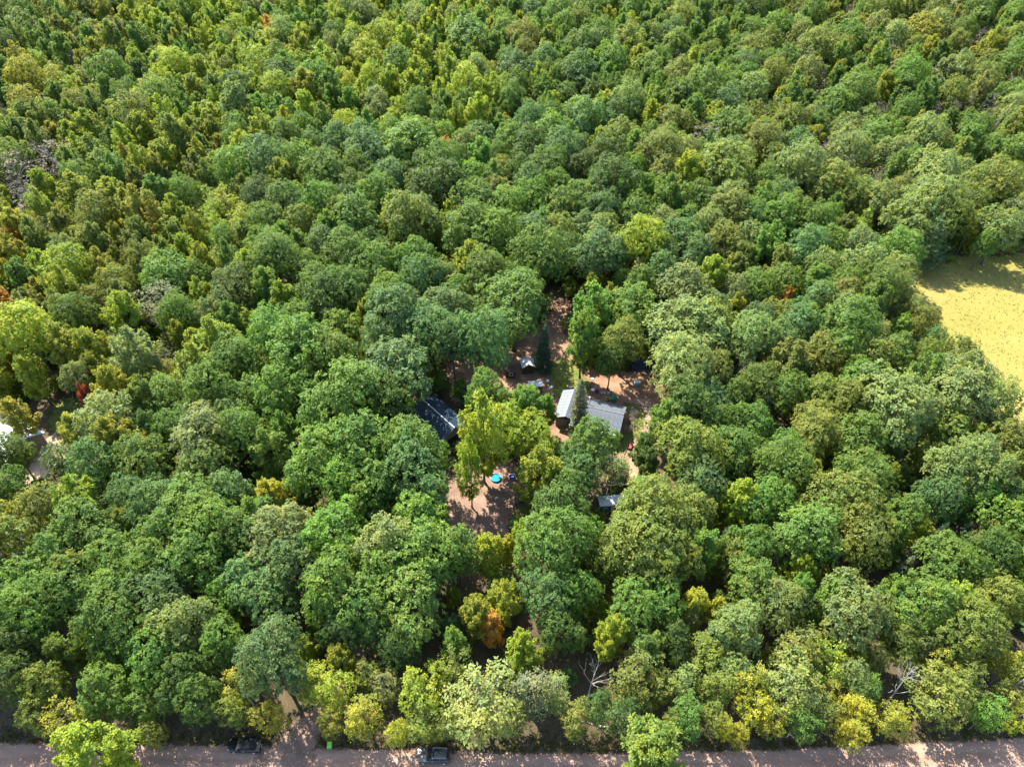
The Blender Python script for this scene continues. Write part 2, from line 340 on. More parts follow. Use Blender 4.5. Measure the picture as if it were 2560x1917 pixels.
m lg -41.9 84.1 7.1 13.7|bright green upright leafy tree, nearest left of the dark blue roof
a oy 60.6 41.6 5.4 10.5|olive-yellow slender airy tree in front of the rust-red spruce
o bg -71.9 74.4 8.2 15.7|blue-green round-crowned tree, nearest in front and right of the clear yellow tree
a dg -79.1 77.9 6.7 12.1|dark green slender airy tree right of the sandy drive
m y -39.8 69.0 6.4 13.4|yellow upright leafy tree in front and left of the dark blue roof
o bg 66.6 121.0 8.3 14.9|blue-green round-crowned tree right of the butter-yellow tree
o bg 11.3 77.5 6.7 12.6|blue-green round-crowned tree in front of the grey-roofed house
o ol 125.8 165.6 12.3 20.0|olive-green round-crowned tree behind and right of the meadow pine
o dg -85.9 71.4 6.4 12.2|dark green round-crowned tree in front and left of the sandy drive
o lg -26.1 119.9 10.1 18.3|bright green round-crowned tree behind the dark blue roof
a yg -24.2 38.1 5.1 11.1|yellow-green slender airy tree, nearest behind the green wheelie bin
o g -59.5 84.3 8.5 14.4|mid-green round-crowned tree, second nearest right of the small red-leaved tree
m yg 65.5 51.3 7.0 13.0|yellow-green upright leafy tree behind the rust-red spruce
m oy -5.3 49.0 5.5 12.5|olive-yellow upright leafy tree behind and left of the orange-tinged tree
m lg 57.0 52.2 5.6 12.5|bright green upright leafy tree behind and left of the rust-red spruce
m ol 87.0 75.6 6.5 13.2|olive-green upright leafy tree behind the brick-red tree
o g 62.1 127.5 8.3 14.0|mid-green round-crowned tree behind and right of the butter-yellow tree
o g 67.0 95.9 8.9 14.9|mid-green round-crowned tree in front and left of the fresh-green meadow tree
o g 9.6 175.9 12.5 17.8|mid-green round-crowned tree in front and left of the far bright yellow tree
o pl 78.1 173.6 12.3 20.6|pale green round-crowned tree right of the huge olive dome
a ol 28.0 38.6 5.0 11.5|olive-green slender airy tree, nearest behind and right of the olive near treetop
o ol 38.6 99.5 9.0 14.7|olive-green round-crowned tree in front and right of the very broad pale tree
a y 32.7 35.9 4.9 11.4|yellow slender airy tree behind and right of the olive near treetop
m lg 42.9 52.0 5.5 13.5|bright green upright leafy tree in front and right of the lemon-green tree
m lg 77.4 68.3 6.0 14.2|bright green upright leafy tree behind the brick-red tree
a y 46.5 35.4 4.9 10.9|yellow slender airy tree in front and left of the splayed bleached tree
m oy -65.1 222.2 11.5 20.3|olive-yellow upright leafy tree, second nearest right of the tall purple-grey tree
a kh 5.9 38.4 5.0 10.9|pale khaki slender airy tree left of the bleached roadside tree
a pl 23.6 38.9 5.0 10.8|pale green slender airy tree behind and right of the olive near treetop
a ol -63.5 35.4 4.9 10.6|olive-green slender airy tree behind and left of the near treetop
a g 38.8 34.6 4.9 10.5|mid-green slender airy tree left of the splayed bleached tree
a g -50.2 36.2 4.9 10.5|mid-green slender airy tree behind and right of the near treetop
p pi 102.9 146.3 10.7 15.3|dark layered pine standing alone at the head of the yellow meadow
d pg 11.1 40.1 3.5 12.1|bleached white bare tree standing among the roadside trees
d pg 54.4 39.1 3.4 11.9|bleached bare tree with splayed white limbs near the road
s sp 6.7 109.1 4.2 12.8|dark spruce shading the small white-roofed hut
s rd 63.4 46.1 1.8 5.7|small rust-red dead spruce poking out of the green crowns
p yg 88.7 153.8 8.8 12.4|yellow-green pine left of the meadow pine
p pi 76.4 162.2 6.7 10.8|green pine in front and right of the huge olive dome
p yg -75.8 147.9 5.9 10.5|yellow-green pine right of the tall glowing tree
d gp 46.1 102.7 3.7 11.8|bleached bare dead tree in front of the butter-yellow tree
d gp 29.0 131.6 3.6 12.7|bleached bare dead tree behind and left of the very broad pale tree
s pi 15.2 125.4 3.5 9.7|green spruce behind the vivid feathery tree
s pg 65.0 60.9 3.2 9.2|pale grey-green spruce, nearest left of the brick-red tree
s sp 75.0 64.6 3.0 8.8|dark green spruce, nearest left of the brick-red tree
s pg 62.8 58.2 2.9 8.9|pale grey-green spruce, second nearest left of the brick-red tree
s pg 70.2 44.6 2.7 8.2|pale grey-green spruce right of the rust-red spruce
d gp -66.5 102.4 2.4 10.4|bleached bare dead tree right of the small red-leaved tree
s sp 22.0 120.6 2.2 6.8|dark green spruce behind and right of the vivid feathery tree
s sp 81.2 177.8 2.7 7.2|dark green spruce, fourth nearest right of the huge olive dome
s sp 139.7 175.0 3.2 9.0|dark green spruce, ninth nearest behind and right of the meadow pine
p pi -95.5 172.6 6.5 11.4|green pine, second nearest right of the tall purple-grey tree
s sp 66.7 176.4 2.7 7.2|dark green spruce, second nearest in front and right of the huge olive dome
p pi -142.0 174.1 5.6 10.1|green pine behind and left of the tall purple-grey tree
s sp 41.0 85.2 2.2 7.3|dark green spruce, nearest behind the lemon-green tree
p pi -128.6 167.8 6.3 9.5|green pine behind and right of the golden-yellow tree
s sp 117.3 172.0 2.7 7.2|dark green spruce, nearest behind the meadow pine
p pi -74.8 140.0 5.1 8.1|green pine, nearest right of the tall glowing tree
s sp 50.1 84.9 2.8 8.6|dark green spruce behind and right of the lemon-green tree
s sp 132.2 182.5 2.6 8.0|dark green spruce, fifth nearest behind and right of the meadow pine
s sp 90.0 183.3 2.8 8.2|dark green spruce, seventh nearest right of the huge olive dome
p pi -101.4 150.7 5.0 9.6|green pine, nearest behind and right of the tall glowing tree
p pi -65.3 141.0 5.5 8.8|green pine, second nearest right of the tall glowing tree
p pi -96.7 165.8 4.1 7.5|green pine, second nearest behind and right of the tall glowing tree
s sp 67.6 168.7 3.5 9.6|dark green spruce, third nearest in front and right of the huge olive dome
s sp 55.6 178.0 2.4 6.5|dark green spruce in front and left of the huge olive dome
s sp 113.3 175.9 2.6 8.0|dark green spruce, second nearest behind the meadow pine
s sp 34.8 43.0 3.0 8.2|dark green spruce behind and right of the olive near treetop
s sp 142.6 178.3 3.0 8.4|dark green spruce, tenth nearest behind and right of the meadow pine
s sp 66.8 185.1 2.6 7.9|dark green spruce, nearest right of the huge olive dome
p pi -125.7 173.7 6.2 10.6|green pine behind and right of the tall purple-grey tree
s sp 48.7 91.6 3.3 10.2|dark green spruce, second nearest behind the lemon-green tree
s sp 140.3 177.0 2.5 7.9|dark green spruce, eighth nearest behind and right of the meadow pine
s sp 69.7 62.7 3.3 10.5|dark green spruce, second nearest left of the brick-red tree
s sp 114.0 178.2 2.3 7.1|dark green spruce, fourth nearest behind the meadow pine
s sp 115.6 176.6 3.0 8.9|dark green spruce, third nearest behind the meadow pine
s sp 140.4 179.6 2.5 7.9|dark green spruce, seventh nearest behind and right of the meadow pine
s sp 38.9 116.2 2.8 9.0|dark green spruce behind and right of the very broad pale tree
s sp 37.4 74.0 2.4 6.5|dark green spruce, nearest behind and left of the lemon-green tree
p pi -91.0 175.7 4.8 9.2|green pine, third nearest right of the tall purple-grey tree
s sp 34.9 82.2 3.1 9.3|dark green spruce, second nearest behind and left of the lemon-green tree
s sp 77.4 184.5 2.7 7.0|dark green spruce, third nearest right of the huge olive dome
s sp 99.9 170.9 2.9 7.6|dark green spruce, second nearest behind and left of the meadow pine
p pi -74.4 113.3 4.6 9.0|green pine behind and right of the small red-leaved tree
s sp 49.0 151.6 2.7 7.1|dark green spruce, second nearest in front of the huge olive dome
s sp 128.6 181.0 3.0 9.1|dark green spruce, third nearest behind and right of the meadow pine
s sp 68.3 144.9 2.7 7.5|dark green spruce, third nearest behind and right of the butter-yellow tree
s sp 69.1 182.6 3.1 9.1|dark green spruce, second nearest right of the huge olive dome
s sp 87.0 184.9 2.3 6.8|dark green spruce, sixth nearest right of the huge olive dome
s sp 137.6 178.7 2.5 7.6|dark green spruce, sixth nearest behind and right of the meadow pine
s sp 130.0 183.1 3.1 8.7|dark green spruce, fourth nearest behind and right of the meadow pine
s sp 130.8 180.0 2.2 6.9|dark green spruce, second nearest behind and right of the meadow pine
s sp -1.6 40.5 2.2 6.3|dark green spruce behind and right of the large khaki roadside tree
p pi -113.0 184.9 4.4 9.1|green pine, nearest right of the tall purple-grey tree
s sp 103.0 170.4 3.3 8.7|dark green spruce, nearest behind and left of the meadow pine
s sp 44.4 100.5 2.4 7.1|dark green spruce in front and right of the very broad pale tree
p pi 130.4 169.9 6.2 11.2|green pine behind and right of the meadow pine
s sp 58.3 104.0 2.2 6.3|dark green spruce, second nearest in front and right of the butter-yellow tree
s sp 54.7 129.9 3.1 8.7|dark green spruce, nearest behind and right of the butter-yellow tree
s sp 72.0 73.1 2.4 7.6|dark green spruce behind and left of the brick-red tree
p pi -92.2 184.0 5.6 8.6|green pine, fourth nearest right of the tall purple-grey tree
s sp 73.9 169.1 2.3 7.4|dark green spruce, fourth nearest in front and right of the huge olive dome
s sp 38.6 129.6 2.9 9.3|dark green spruce behind the very broad pale tree
s sp 46.1 177.8 3.2 8.8|dark green spruce left of the huge olive dome
s sp 37.9 114.6 2.5 7.8|dark green spruce right of the very broad pale tree
s sp 56.7 121.4 2.6 7.9|dark green spruce right of the butter-yellow tree
s sp 58.9 178.6 2.7 7.5|dark green spruce, nearest in front of the huge olive dome
s sp 54.4 118.2 2.7 8.0|dark green spruce, nearest in front and right of the butter-yellow tree
s sp 59.6 97.6 3.1 9.6|dark green spruce in front and left of the fresh-green meadow tree
s sp 73.3 158.7 2.4 7.9|dark green spruce, fifth nearest in front and right of the huge olive dome
s sp 64.7 137.4 3.4 10.5|dark green spruce, second nearest behind and right of the butter-yellow tree
p pi -82.6 180.8 5.2 8.4|green pine, fourth nearest behind and right of the tall glowing tree
s sp 90.4 170.3 2.4 7.6|dark green spruce left of the meadow pine
s sp 64.9 173.9 3.6 10.0|dark green spruce, nearest in front and right of the huge olive dome
p pi -76.6 168.2 4.8 8.8|green pine, third nearest behind and right of the tall glowing tree
s sp 124.7 172.5 2.8 8.2|dark green spruce, nearest behind and right of the meadow pine
s sp 72.9 89.5 3.0 8.8|dark green spruce in front and left of the meadow-edge tree
s sp 82.3 179.9 2.4 7.2|dark green spruce, fifth nearest right of the huge olive dome
s sp 120.9 180.0 3.0 7.9|dark green spruce, fifth nearest behind the meadow pine
p pi -74.0 181.8 5.2 8.8|green pine, fifth nearest behind and right of the tall glowing tree
s sp 34.4 62.4 3.3 10.0|dark green spruce in front and left of the lemon-green tree
"""
WOODS = """
o g -397 2475 124 180
o g 468 2426 122 179
o yg -516 2544 121 186
o g -632 2343 120 192
o oy -1605 2371 115 191
m pl 1422 2338 114 202
o pl 364 2172 113 191
o dg -892 2282 112 178
o oy -1548 2206 109 165
o pl 791 2309 107 166
m pl -851 2136 107 203
o dg -1833 2666 102 174
m yg -743 2010 97 172
t gp 2098 3190 95 159
o g -1238 2240 93 168
m yg -767 1884 93 166
o ol 1174 1592 93 159
m yg -619 1715 92 168
m yg -1042 2306 92 163
o pl 1280 1555 91 157
o ol -1369 2180 91 160
m yg -1058 2076 91 185
o bg 603 1517 90 161
o ol 1087 1508 90 166
o ol -524 1500 89 156
m ol -1002 1430 87 156
o bg -453 1416 86 153
o bg 438 1384 85 152
o dg 358 1377 85 144
o pl 955 1611 84 157
m ol -191 1466 84 159
m yg -914 2090 83 154
m kh 1533 2304 83 166
o g -462 1316 83 149
m lg -577 2074 83 164
o bg 337 1301 82 154
m yg -1514 2946 82 169
m yg 452 1288 82 157
m oy 1432 2920 81 154
m ol -215 2599 81 161
o ol -879 1261 81 150
o g 555 1258 81 141
m or -936 2874 80 158
m lg -540 1238 80 162
m pl 1499 2386 79 165
o bg 213 2132 79 139
o pl -208 2475 78 144
o g -56 1162 77 144
o pl 883 1318 77 141
m ol -899 1450 77 161
m lg -282 2698 77 153
a yg -750 1634 76 140
m ol -895 1395 75 155
m oy -941 1326 75 152
o pl 432 1203 75 132
m lg -513 2202 75 163
o dg 138 1387 75 149
m oy 1377 2936 75 142
m yg -862 1581 74 143
p pi -1767 2804 73 113
m oy -895 1875 73 147
o g -709 1300 72 135
a yg -807 1658 72 123
a yg -689 1566 72 135
m oy -1091 1848 72 146
o ol -922 1215 72 130
m lg 191 2771 72 158
o g 747 1266 71 146
o g 802 1547 71 140
o pl -623 1195 71 146
o ol 577 1168 70 127
m ol -1115 1506 70 147
m lg -594 1138 69 147
o pl 871 1259 69 135
t gp 598 2599 69 118
o ol 898 1038 68 140
o pl -1075 1414 67 131
a yg -841 1855 67 125
m ol 819 1486 67 145
o pl 920 964 67 126
o g -707 1470 67 124
o pl 756 1096 66 129
m yg -1505 2444 65 131
m yg -787 1421 65 133
o g -892 799 65 121
o pl -849 983 64 125
o ol 881 1153 64 126
m lg 284 865 64 138
m ol -838 1404 63 134
m oy -1409 2298 63 141
m oy -1051 1243 63 132
o g 430 934 63 120
m oy -791 1510 62 145
o ol 831 1286 62 122
t gp 1713 2375 61 125
m or -1098 1192 61 140
m oy -928 883 61 125
m or -793 2733 61 132
o pl -656 1164 60 133
m oy 215 1232 60 126
o g 373 863 60 129
m lg -526 1146 60 128
o yg -1209 2144 60 120
m g -787 1357 60 135
t gp 1551 2242 59 121
m or -194 1938 58 125
m lg 601 622 58 123
m yg -160 1573 58 128
o dg -667 845 58 131
o bg 798 1059 57 125
o ol 844 1051 57 126
o bg -152 1993 57 116
o dg 201 1033 57 122
m yg -295 1098 57 121
m oy -1160 1310 56 135
m or -1223 1463 56 124
m lg 557 1363 55 133
m g 776 1363 55 123
o g 1162 1454 55 118
o oy 1156 1527 55 126
m y 127 2759 55 118
m yg 634 1158 55 127
m yg -320 1014 54 118
m yg 837 828 54 118
m oy -825 1005 54 133
m y 271 503 54 124
m dg 239 810 54 119
m yg -1121 1368 54 125
m yg -656 1086 53 120
o dg 232 450 52 117
o ol 554 447 52 123
m ol -635 648 52 119
a ol -85 422 51 107
o ol 344 587 51 119
o pl 307 407 51 109
m oy -974 1478 50 128
o pl 469 401 50 113
o ol 744 788 50 107
m dg 243 780 50 115
o pl 883 1202 50 112
a ol -122 346 49 99
a ol 86 346 49 103
m lg -347 1150 49 114
m lg 66 908 48 113
o g 252 1314 48 106
m yg 450 564 48 116
a oy -376 390 48 111
o lg -839 1299 48 106
m oy -699 1108 48 125
o bg 885 1108 48 110
a pl 92 2248 47 112
m lg -84 452 47 108
o pl 590 449 47 109
a oy 710 421 46 98
m oy -243 426 46 108
m lg 132 638 46 111
m yg 517 746 46 119
a yg -107 401 46 104
m yg 659 628 46 114
a kh -177 390 45 103
m y -21 2121 45 111
m ol -937 1381 45 121
a oy 516 350 44 99
a g 490 385 44 100
m or 1352 2445 44 116
m yg 182 1298 44 106
a dg 120 363 43 105
t gp 1184 2379 43 97
a ol -380 358 42 97
a oy -329 353 42 99
a ol 5 348 43 101
a oy 357 348 43 101
m lg 194 663 42 108
m oy 907 1437 42 108
m or 616 1242 41 110
a lg 648 356 41 104
a ol 520 434 40 98
a y 452 329 40 96
m y -269 1268 39 105
a oy 440 383 39 95
m yg 16 639 39 103
a ol -206 408 38 98
a ol 274 354 38 92
m or -74 1792 38 107
a or -932 1590 38 100
a oy -244 348 36 92
a oy -700 1025 37 90
a ol 423 349 37 101
m yg 662 756 37 99
m y 196 1680 37 96
m y -6 606 36 107
a ol -91 343 35 98
m or -769 2991 36 98
m y 308 504 35 99
t kh 260 484 35 97
m or -236 2446 35 96
a oy 495 441 34 96
a y -154 333 34 88
m y -128 2581 33 103
a yg 690 352 32 84
a ol 216 344 31 89
a ol -483 330 30 83
m y -413 1139 29 90
a y 286 338 28 88
a y 304 331 28 84
m y -1473 1987 27 86
m y 518 1205 26 86
m or -449 2554 26 91
o g 757 1037 82 143
m ol -1235 2088 71 148
o ol -1075 2791 77 142
m g 828 2951 78 166
o yg -1575 3249 85 144
s sp 1265 1934 26 77
o ol 1166 2810 78 135
s sp 1466 2189 34 89
m yg -1120 3353 100 199
o ol 484 2036 120 170
m yg -680 3125 93 161
m g -2057 3328 99 189
o dg -1697 3208 115 191
o yg -757 2237 117 192
o ol 1665 2751 81 151
o ol 437 3414 123 170
a yg -1138 2670 53 121
m ol -2080 3257 103 180
m lg -197 2948 90 155
o ol 1497 3035 120 205
m g 568 2974 87 172
t kh 1392 2169 66 129
s sp 1393 3307 36 110
m lg 992 3302 82 169
o g 137 2985 76 150
m yg 423 2083 84 168
s sp 2074 3250 30 90
o g 494 3255 130 200
m yg -1216 3017 75 164
m yg -1110 1906 84 179
m g 1750 3092 68 127
t gp -1423 2425 67 127
m g 1190 1830 69 136
m lg -1493 3251 83 168
o pl 2267 3180 95 170
o pl 922 2097 89 149
m yg 131 2201 71 147
o dg 617 2799 92 171
m lg -1380 2764 95 167
o g 1016 2847 114 184
a yg -1059 1476 64 120
m yg -1409 2926 99 181
m g 772 3120 90 183
m yg -1034 1627 98 163
t kh 1579 2862 50 113
o g -118 2819 78 148
m g -1764 2954 84 178
o g -504 1830 79 135
m g 119 3359 86 165
a yg -1865 2991 64 109
m g -1418 1625 97 196
m ol 1572 3008 91 178
o g 1558 1973 93 152
a yg -1226 2880 51 106
m yg -1166 3062 71 156
m g 771 1178 81 173
t kh 1375 2586 65 126
o g 2174 3285 101 170
p pi 84 2198 58 87
o g 2025 3045 103 162
m oy -1805 3252 70 142
o pl -866 2795 114 185
p pi 461 3153 55 87
o dg -1900 3180 75 131
a yg -280 2074 71 122
t gp 1194 2450 48 108
s sp 945 2424 29 90
m yg -1156 2416 73 142
m g 864 2896 81 159
m yg -59 2252 97 180
o ol 1599 2399 112 162
s sp -1751 2647 31 97
t gp 1074 2062 70 116
s sp 1895 3274 25 78
s sp 1415 2501 25 71
p pi 1655 3153 60 93
o bg -431 1915 112 174
o g 1196 3266 124 196
m lg -504 2847 70 146
s sp 1648 2801 27 85
o yg -320 2485 89 144
m lg -1542 3448 98 192
o g 1135 3357 98 171
p pi 1 2624 55 92
t gp -1430 2652 58 102
m yg -97 1330 93 166
p pi 1234 3185 64 102
o bg 664 2161 114 178
t kh 1238 2197 55 113
m yg -268 3127 80 171
m lg 348 1879 96 169
a yg -994 3273 50 111
o g -193 1764 119 194
m oy -1384 2021 70 129
a yg -673 3401 55 109
a yg -2273 3261 71 129
o bg -13 2558 84 154
m lg 619 2320 80 163
o ol 1208 2652 85 161
m g 1446 3258 94 182
o yg -1319 3083 132 220
m yg 620 2067 103 169
m lg -708 3349 99 173
t gp 1120 1990 51 98
o g 1095 1777 90 169
m yg 445 2242 73 146
m yg -379 2640 102 202
p pi -1744 3421 48 89
p pi 263 2795 52 100
m g -586 2555 89 181
m g 1759 2245 68 152
m g 1922 2859 105 193
m ol -1692 3110 85 167
m g -1748 2468 83 162
m yg -308 2944 88 168
o g 973 2568 106 159
o dg -304 1776 79 130
o yg -1176 2495 109 172
m g 748 2200 71 144
m yg -692 1241 67 136
t gp 1914 2711 69 133
m g 343 2545 90 176
m oy 876 1945 83 157
o ol 870 2364 113 187
o ol 1726 3271 123 178
s sp 1695 3201 24 67
m yg -560 3067 69 137
m ol -1739 2232 70 138
m lg -90 1835 100 168
o dg 274 1844 113 180
o pl 1253 3416 101 185
o dg 70 2936 81 146
o g 898 2772 97 180
m yg -1305 3284 71 152
p pi -572 3171 49 96
o lg 113 1988 119 169
o g 697 3154 80 148
m g 741 2935 102 202
o g 1053 3134 93 174
o g 1088 2226 131 186
m ol -867 1781 83 156
o yg -1161 2347 88 168
o ol 406 2636 129 204
o bg 644 2375 86 138
t kh -1301 1950 62 110
s sp 1800 3419 33 96
m lg -1566 3353 80 157
p pi -1989 3118 41 76
m yg -719 1351 70 152
o pl -391 3038 99 157
o yg -433 3273 78 133
o g -325 3286 76 144
m g -1293 2985 91 178
p pi -979 3443 58 99
o bg 811 2477 99 173
m yg -307 1522 76 141
o g 287 2024 81 155
o g -1843 2461 105 176
m g 320 2385 99 163
o g -10 1951 109 157
m g -19 3117 80 151
m g 402 2725 105 207
o pl 827 1414 80 156
m yg -317 2585 103 183
m lg -424 2852 73 163
o dg 947 3012 125 207
p pi -1401 2576 61 96
a yg -1307 3387 52 111
p pi -2207 3199 57 97
p pi 317 2948 55 103
m yg 88 2359 83 171
o pl 1541 2113 102 178
s sp 1137 3260 28 88
m g 23 2827 66 149
m oy 1237 2341 85 159
p pi -1803 2777 43 74
o pl 1013 2452 93 162
m ol -1840 2742 87 182
m lg 628 3258 104 193
a yg -1583 3305 52 106
o g 172 2278 95 144
m g 597 3067 104 173
o g -806 1944 86 155
o ol 1192 3077 94 168
a yg -1595 2788 55 105
m yg -207 2375 100 188
a yg -270 2392 53 99
o ol 1567 3254 98 149
o pl -119 2397 104 187
o pl -1017 3112 124 185
t gp -1744 2899 74 121
m yg -411 2367 68 142
a yg -391 2100 67 110
o bg 804 2870 84 150
m yg -998 2396 84 150
m g 1192 3136 73 163
a yg -535 2801 52 113
m g 1813 2926 104 168
o ol 552 2371 120 186
o g 1376 2007 110 163
a yg -899 2555 73 122
t kh 863 1798 58 124
a yg -1524 2352 60 112
a yg -311 2789 51 112
m lg 630 3376 90 184
m g 2186 3364 86 178
m g -1066 1732 92 176
s sp 1890 2535 34 102
s sp 1364 2295 28 77
o yg -1253 2598 88 136
p pi -880 3041 44 86
o g -1848 3415 101 153
m yg -647 1900 69 127
o bg 629 1880 102 153
m yg 1045 3426 102 204
t gp 2028 3273 49 110
o pl 1425 2760 118 177
o g -659 2812 102 161
o g 664 1996 129 181
m ol 1178 2031 71 142
s sp 2357 3310 30 81
o pl 1351 1649 88 163
m g -1632 2843 66 141
t gp -1763 3199 68 131
m g 763 2822 76 156
o g 872 3204 105 158
o g 326 3093 109 179
t kh 1280 2943 73 122
o g -880 3117 117 189
m g -2133 3338 94 185
m lg -1229 3179 77 162
m oy 2042 2955 85 176
o pl 1337 2491 88 151
o ol 260 2882 119 195
m oy -1837 2537 100 172
o ol 743 2102 84 158
m g 2119 3424 65 129
o bg 194 1908 79 146
m yg 116 2635 69 156
s sp 1562 3086 36 111
m yg -940 3197 65 126
m g -1287 2465 84 150
o dg -1870 3317 115 176
p pi 1582 2631 49 90
m ol -2110 3425 70 134
o g -634 3018 130 207
o ol 146 3250 106 161
p pi 1345 3064 53 95
m lg -1373 3160 86 175
m g -1705 2667 69 145
t gp 1422 2974 61 120
a yg -1304 3213 59 126
m yg -534 2614 84 174
o yg -743 2533 105 151
m g -1998 3296 72 142
m oy -1425 2239 72 136
o dg -31 3437 87 142
o ol 279 1764 76 146
m g 121 2713 80 165
o ol 860 2607 131 177
o g -19 2873 102 162
o bg 117 2522 112 176
o g 383 2315 84 164
a yg -901 3287 64 114
m g 1846 2492 103 186
m oy -1778 3055 98 179
m yg -120 2477 81 166
s sp 1716 2768 22 63
a yg -1020 2439 58 108
o dg -1740 3008 78 129
m yg -121 3047 89 155
s sp -2037 2753 28 82
a yg -726 2698 45 94
o g 365 2895 82 147
m ol -1770 2337 76 151
m ol 1483 1923 79 143
s sp 1830 3031 35 107
o g -38 3347 94 174
o dg 195 1774 93 160
o yg -343 3370 87 155
m yg 819 2546 70 159
o ol 442 2838 91 168
m g 440 2970 68 156
o g -814 3279 122 191
a yg -1474 3407 47 105
p pi 1402 3400 48 84
a yg -1635 2587 58 103
a yg -1518 2527 58 112
o g 1895 3082 118 165
m g -922 1639 95 166
m g 1651 2466 91 155
s sp 1658 2220 34 87
o ol 220 1457 105 159
o g 1075 1948 125 177
m g -1955 2804 104 190
o g 20 2335 98 171
m g 1353 1746 74 146
a yg -1597 2480 74 123
m g 1305 1901 103 180
m yg -1255 3414 86 152
o g -215 1335 100 172
m yg -1410 3384 69 138
s sp -2075 2857 30 83
m oy -1539 3014 82 152
m yg -1409 2869 65 146
o g -1911 2926 120 166
p pi 1869 3316 44 78
m g 1323 2680 79 149
m ol -1464 2703 98 193
o g -640 3279 119 176
m lg -144 3387 85 166
a yg -966 3316 51 107
p pi 1689 2407 40 72
a yg -1177 1615 47 105
o ol 46 2601 91 171
o yg -883 2473 132 190
m yg -1130 1641 102 170
m g -1721 3326 100 199
m ol -1489 2828 92 162
m lg -32 2716 86 157
o pl 1955 3278 97 176
a yg -1662 3427 52 97
o pl 1276 1978 78 129
o g 937 3204 83 156
t gp 1795 2838 67 122
m g -224 3287 89 175
m g 1150 2543 90 181
p pi 1893 2946 50 93
m g 361 3437 86 148
t gp 1327 3110 50 97
o pl 1382 3032 76 126
m g 2260 3374 103 184
m yg -733 3424 75 162
o dg 250 2579 132 210
t gp -1641 2894 74 141
m ol 1797 2766 73 147
m yg -1079 2483 83 158
o g -2154 3129 134 185
s sp -1841 3260 28 88
m ol -1364 2123 68 155
t kh -1289 1775 54 109
m yg -1236 2954 72 140
o g 260 3042 99 177
t kh 924 1804 73 133
p pi -748 2803 58 94
o lg -352 1976 84 165
o g -1121 1793 94 153
m yg 439 2502 98 178
m lg -706 2104 102 177
o pl -428 2197 102 159
t gp -1838 2899 73 127
m g 1132 2927 95 168
o bg 588 3447 110 165
s sp 755 2047 23 66
m yg -1540 3074 77 169
o pl -101 3278 122 183
p pi 1819 3218 54 102
o g 1032 3249 111 176
m g 258 2730 77 160
o g -586 1800 106 178
m yg -1348 2869 97 181
o g -760 1763 114 177
m ol 1099 3011 73 151
m lg 825 577 88 162
t kh 2339 3348 54 108
o g 1010 2168 114 169
m lg -1096 2271 86 168
m lg -1200 3370 102 204
t gp 1758 2313 55 112
p pi -1675 2401 46 79
m yg -1173 2808 69 155
m ol 1478 1990 102 186
m lg -460 3120 87 152
a yg -1653 3363 49 116
o g 1443 2620 77 139
o pl -236 3021 82 153
s sp 892 2185 24 79
m lg 237 3374 69 150
o bg 83 3048 112 165
m lg 414 3221 86 162
m ol -1430 2066 79 173
o ol 1068 2755 99 167
a yg -344 3241 68 129
m g 698 2820 83 165
o g 613 2228 133 218
m yg -755 2605 101 191
m yg -1465 3355 81 149
o pl 1211 1747 90 152
m g -1052 3044 85 148
s sp 1749 2916 28 89
o yg -1104 3131 104 168
m lg 24 3234 65 135
o bg -670 1777 120 202
o pl 1845 2396 97 179
o pl -568 2947 121 195
m yg -44 3039 67 142
m yg -944 1986 92 164
m oy -1642 3055 83 173
o pl 1617 2106 108 160
m ol 517 1334 68 133
m yg -797 2788 85 159
m lg 101 2870 97 181
m yg -812 3028 105 187
m yg -474 2927 78 153
s sp 998 2368 29 76
o pl 1632 2887 121 177
m oy 1682 2626 84 153
m g -380 2760 81 155
m g 870 3121 98 197
o g -1455 1789 111 174
m g -1431 1950 102 171
o yg -140 2275 118 202
m g 435 3337 87 164
m ol 1801 2715 76 159
o pl -666 2726 78 150
s sp -2325 3293 28 83
m g -1356 3317 83 172
o g -1111 3245 109 167
s sp 1539 2697 35 106
m oy -1901 2647 78 138
m ol -1085 1129 76 146
o g -813 2527 101 177
o yg -1079 2924 94 145
m lg 634 1569 89 180
o bg 784 2999 88 139
p pi -30 2482 46 92
o dg -243 1620 85 138
o g -1969 3053 103 175
o pl -592 2663 102 158
m oy 1748 2676 96 179
o g 1415 2453 76 128
o ol -1129 2047 127 206
m lg 471 2295 83 164
m oy -1463 2559 93 186
o pl 1886 3216 119 178
m yg 947 3427 83 178
m yg -1630 2106 67 141
m lg 551 1863 87 176
a yg -866 1518 65 133
m lg -728 2880 103 186
m yg -333 2874 74 157
o pl -1024 3225 101 148
m yg -1249 1902 69 150
s sp -1898 2801 35 111
o g 191 2928 125 212
o ol 795 3434 101 164
m lg -212 2858 92 154
o yg -879 2393 89 141
m g -1854 2402 68 134
o ol 718 2642 89 146
m lg -1192 2973 68 155
s sp 1862 2610 35 91
m g -218 2190 90 154
o yg -531 2313 82 160
a yg -1515 2088 73 122
o g 894 2511 91 163
m lg 158 2587 76 149
t kh -872 1703 59 124
o ol 932 2690 100 179
m lg -1417 3217 84 163
m lg 616 3185 97 189
m g -1462 3189 73 143
m yg -883 3405 102 205
o g 735 3325 110 162
o ol 709 1884 122 193
o g 926 2882 89 154
m g -1633 2286 71 133
m yg -1235 2714 76 163
m oy -1055 1061 80 152
o g 1140 2332 108 175
m lg 72 3291 99 186
o bg 1040 3352 108 185
m oy -1242 1245 75 134
a yg -1086 2989 73 121
o g 221 3259 113 186
t gp -1587 2956 62 129
a yg -1288 2069 59 126
m yg -1338 1501 88 152
a yg -1103 2861 58 107
t gp 1487 2475 67 131
o bg -579 1935 78 148
o yg -1232 3265 91 142
o ol -48 1646 97 152
m yg 706 2389 83 161
m yg -952 2614 98 171
a yg -1080 2629 75 115
s sp 780 2251 24 70
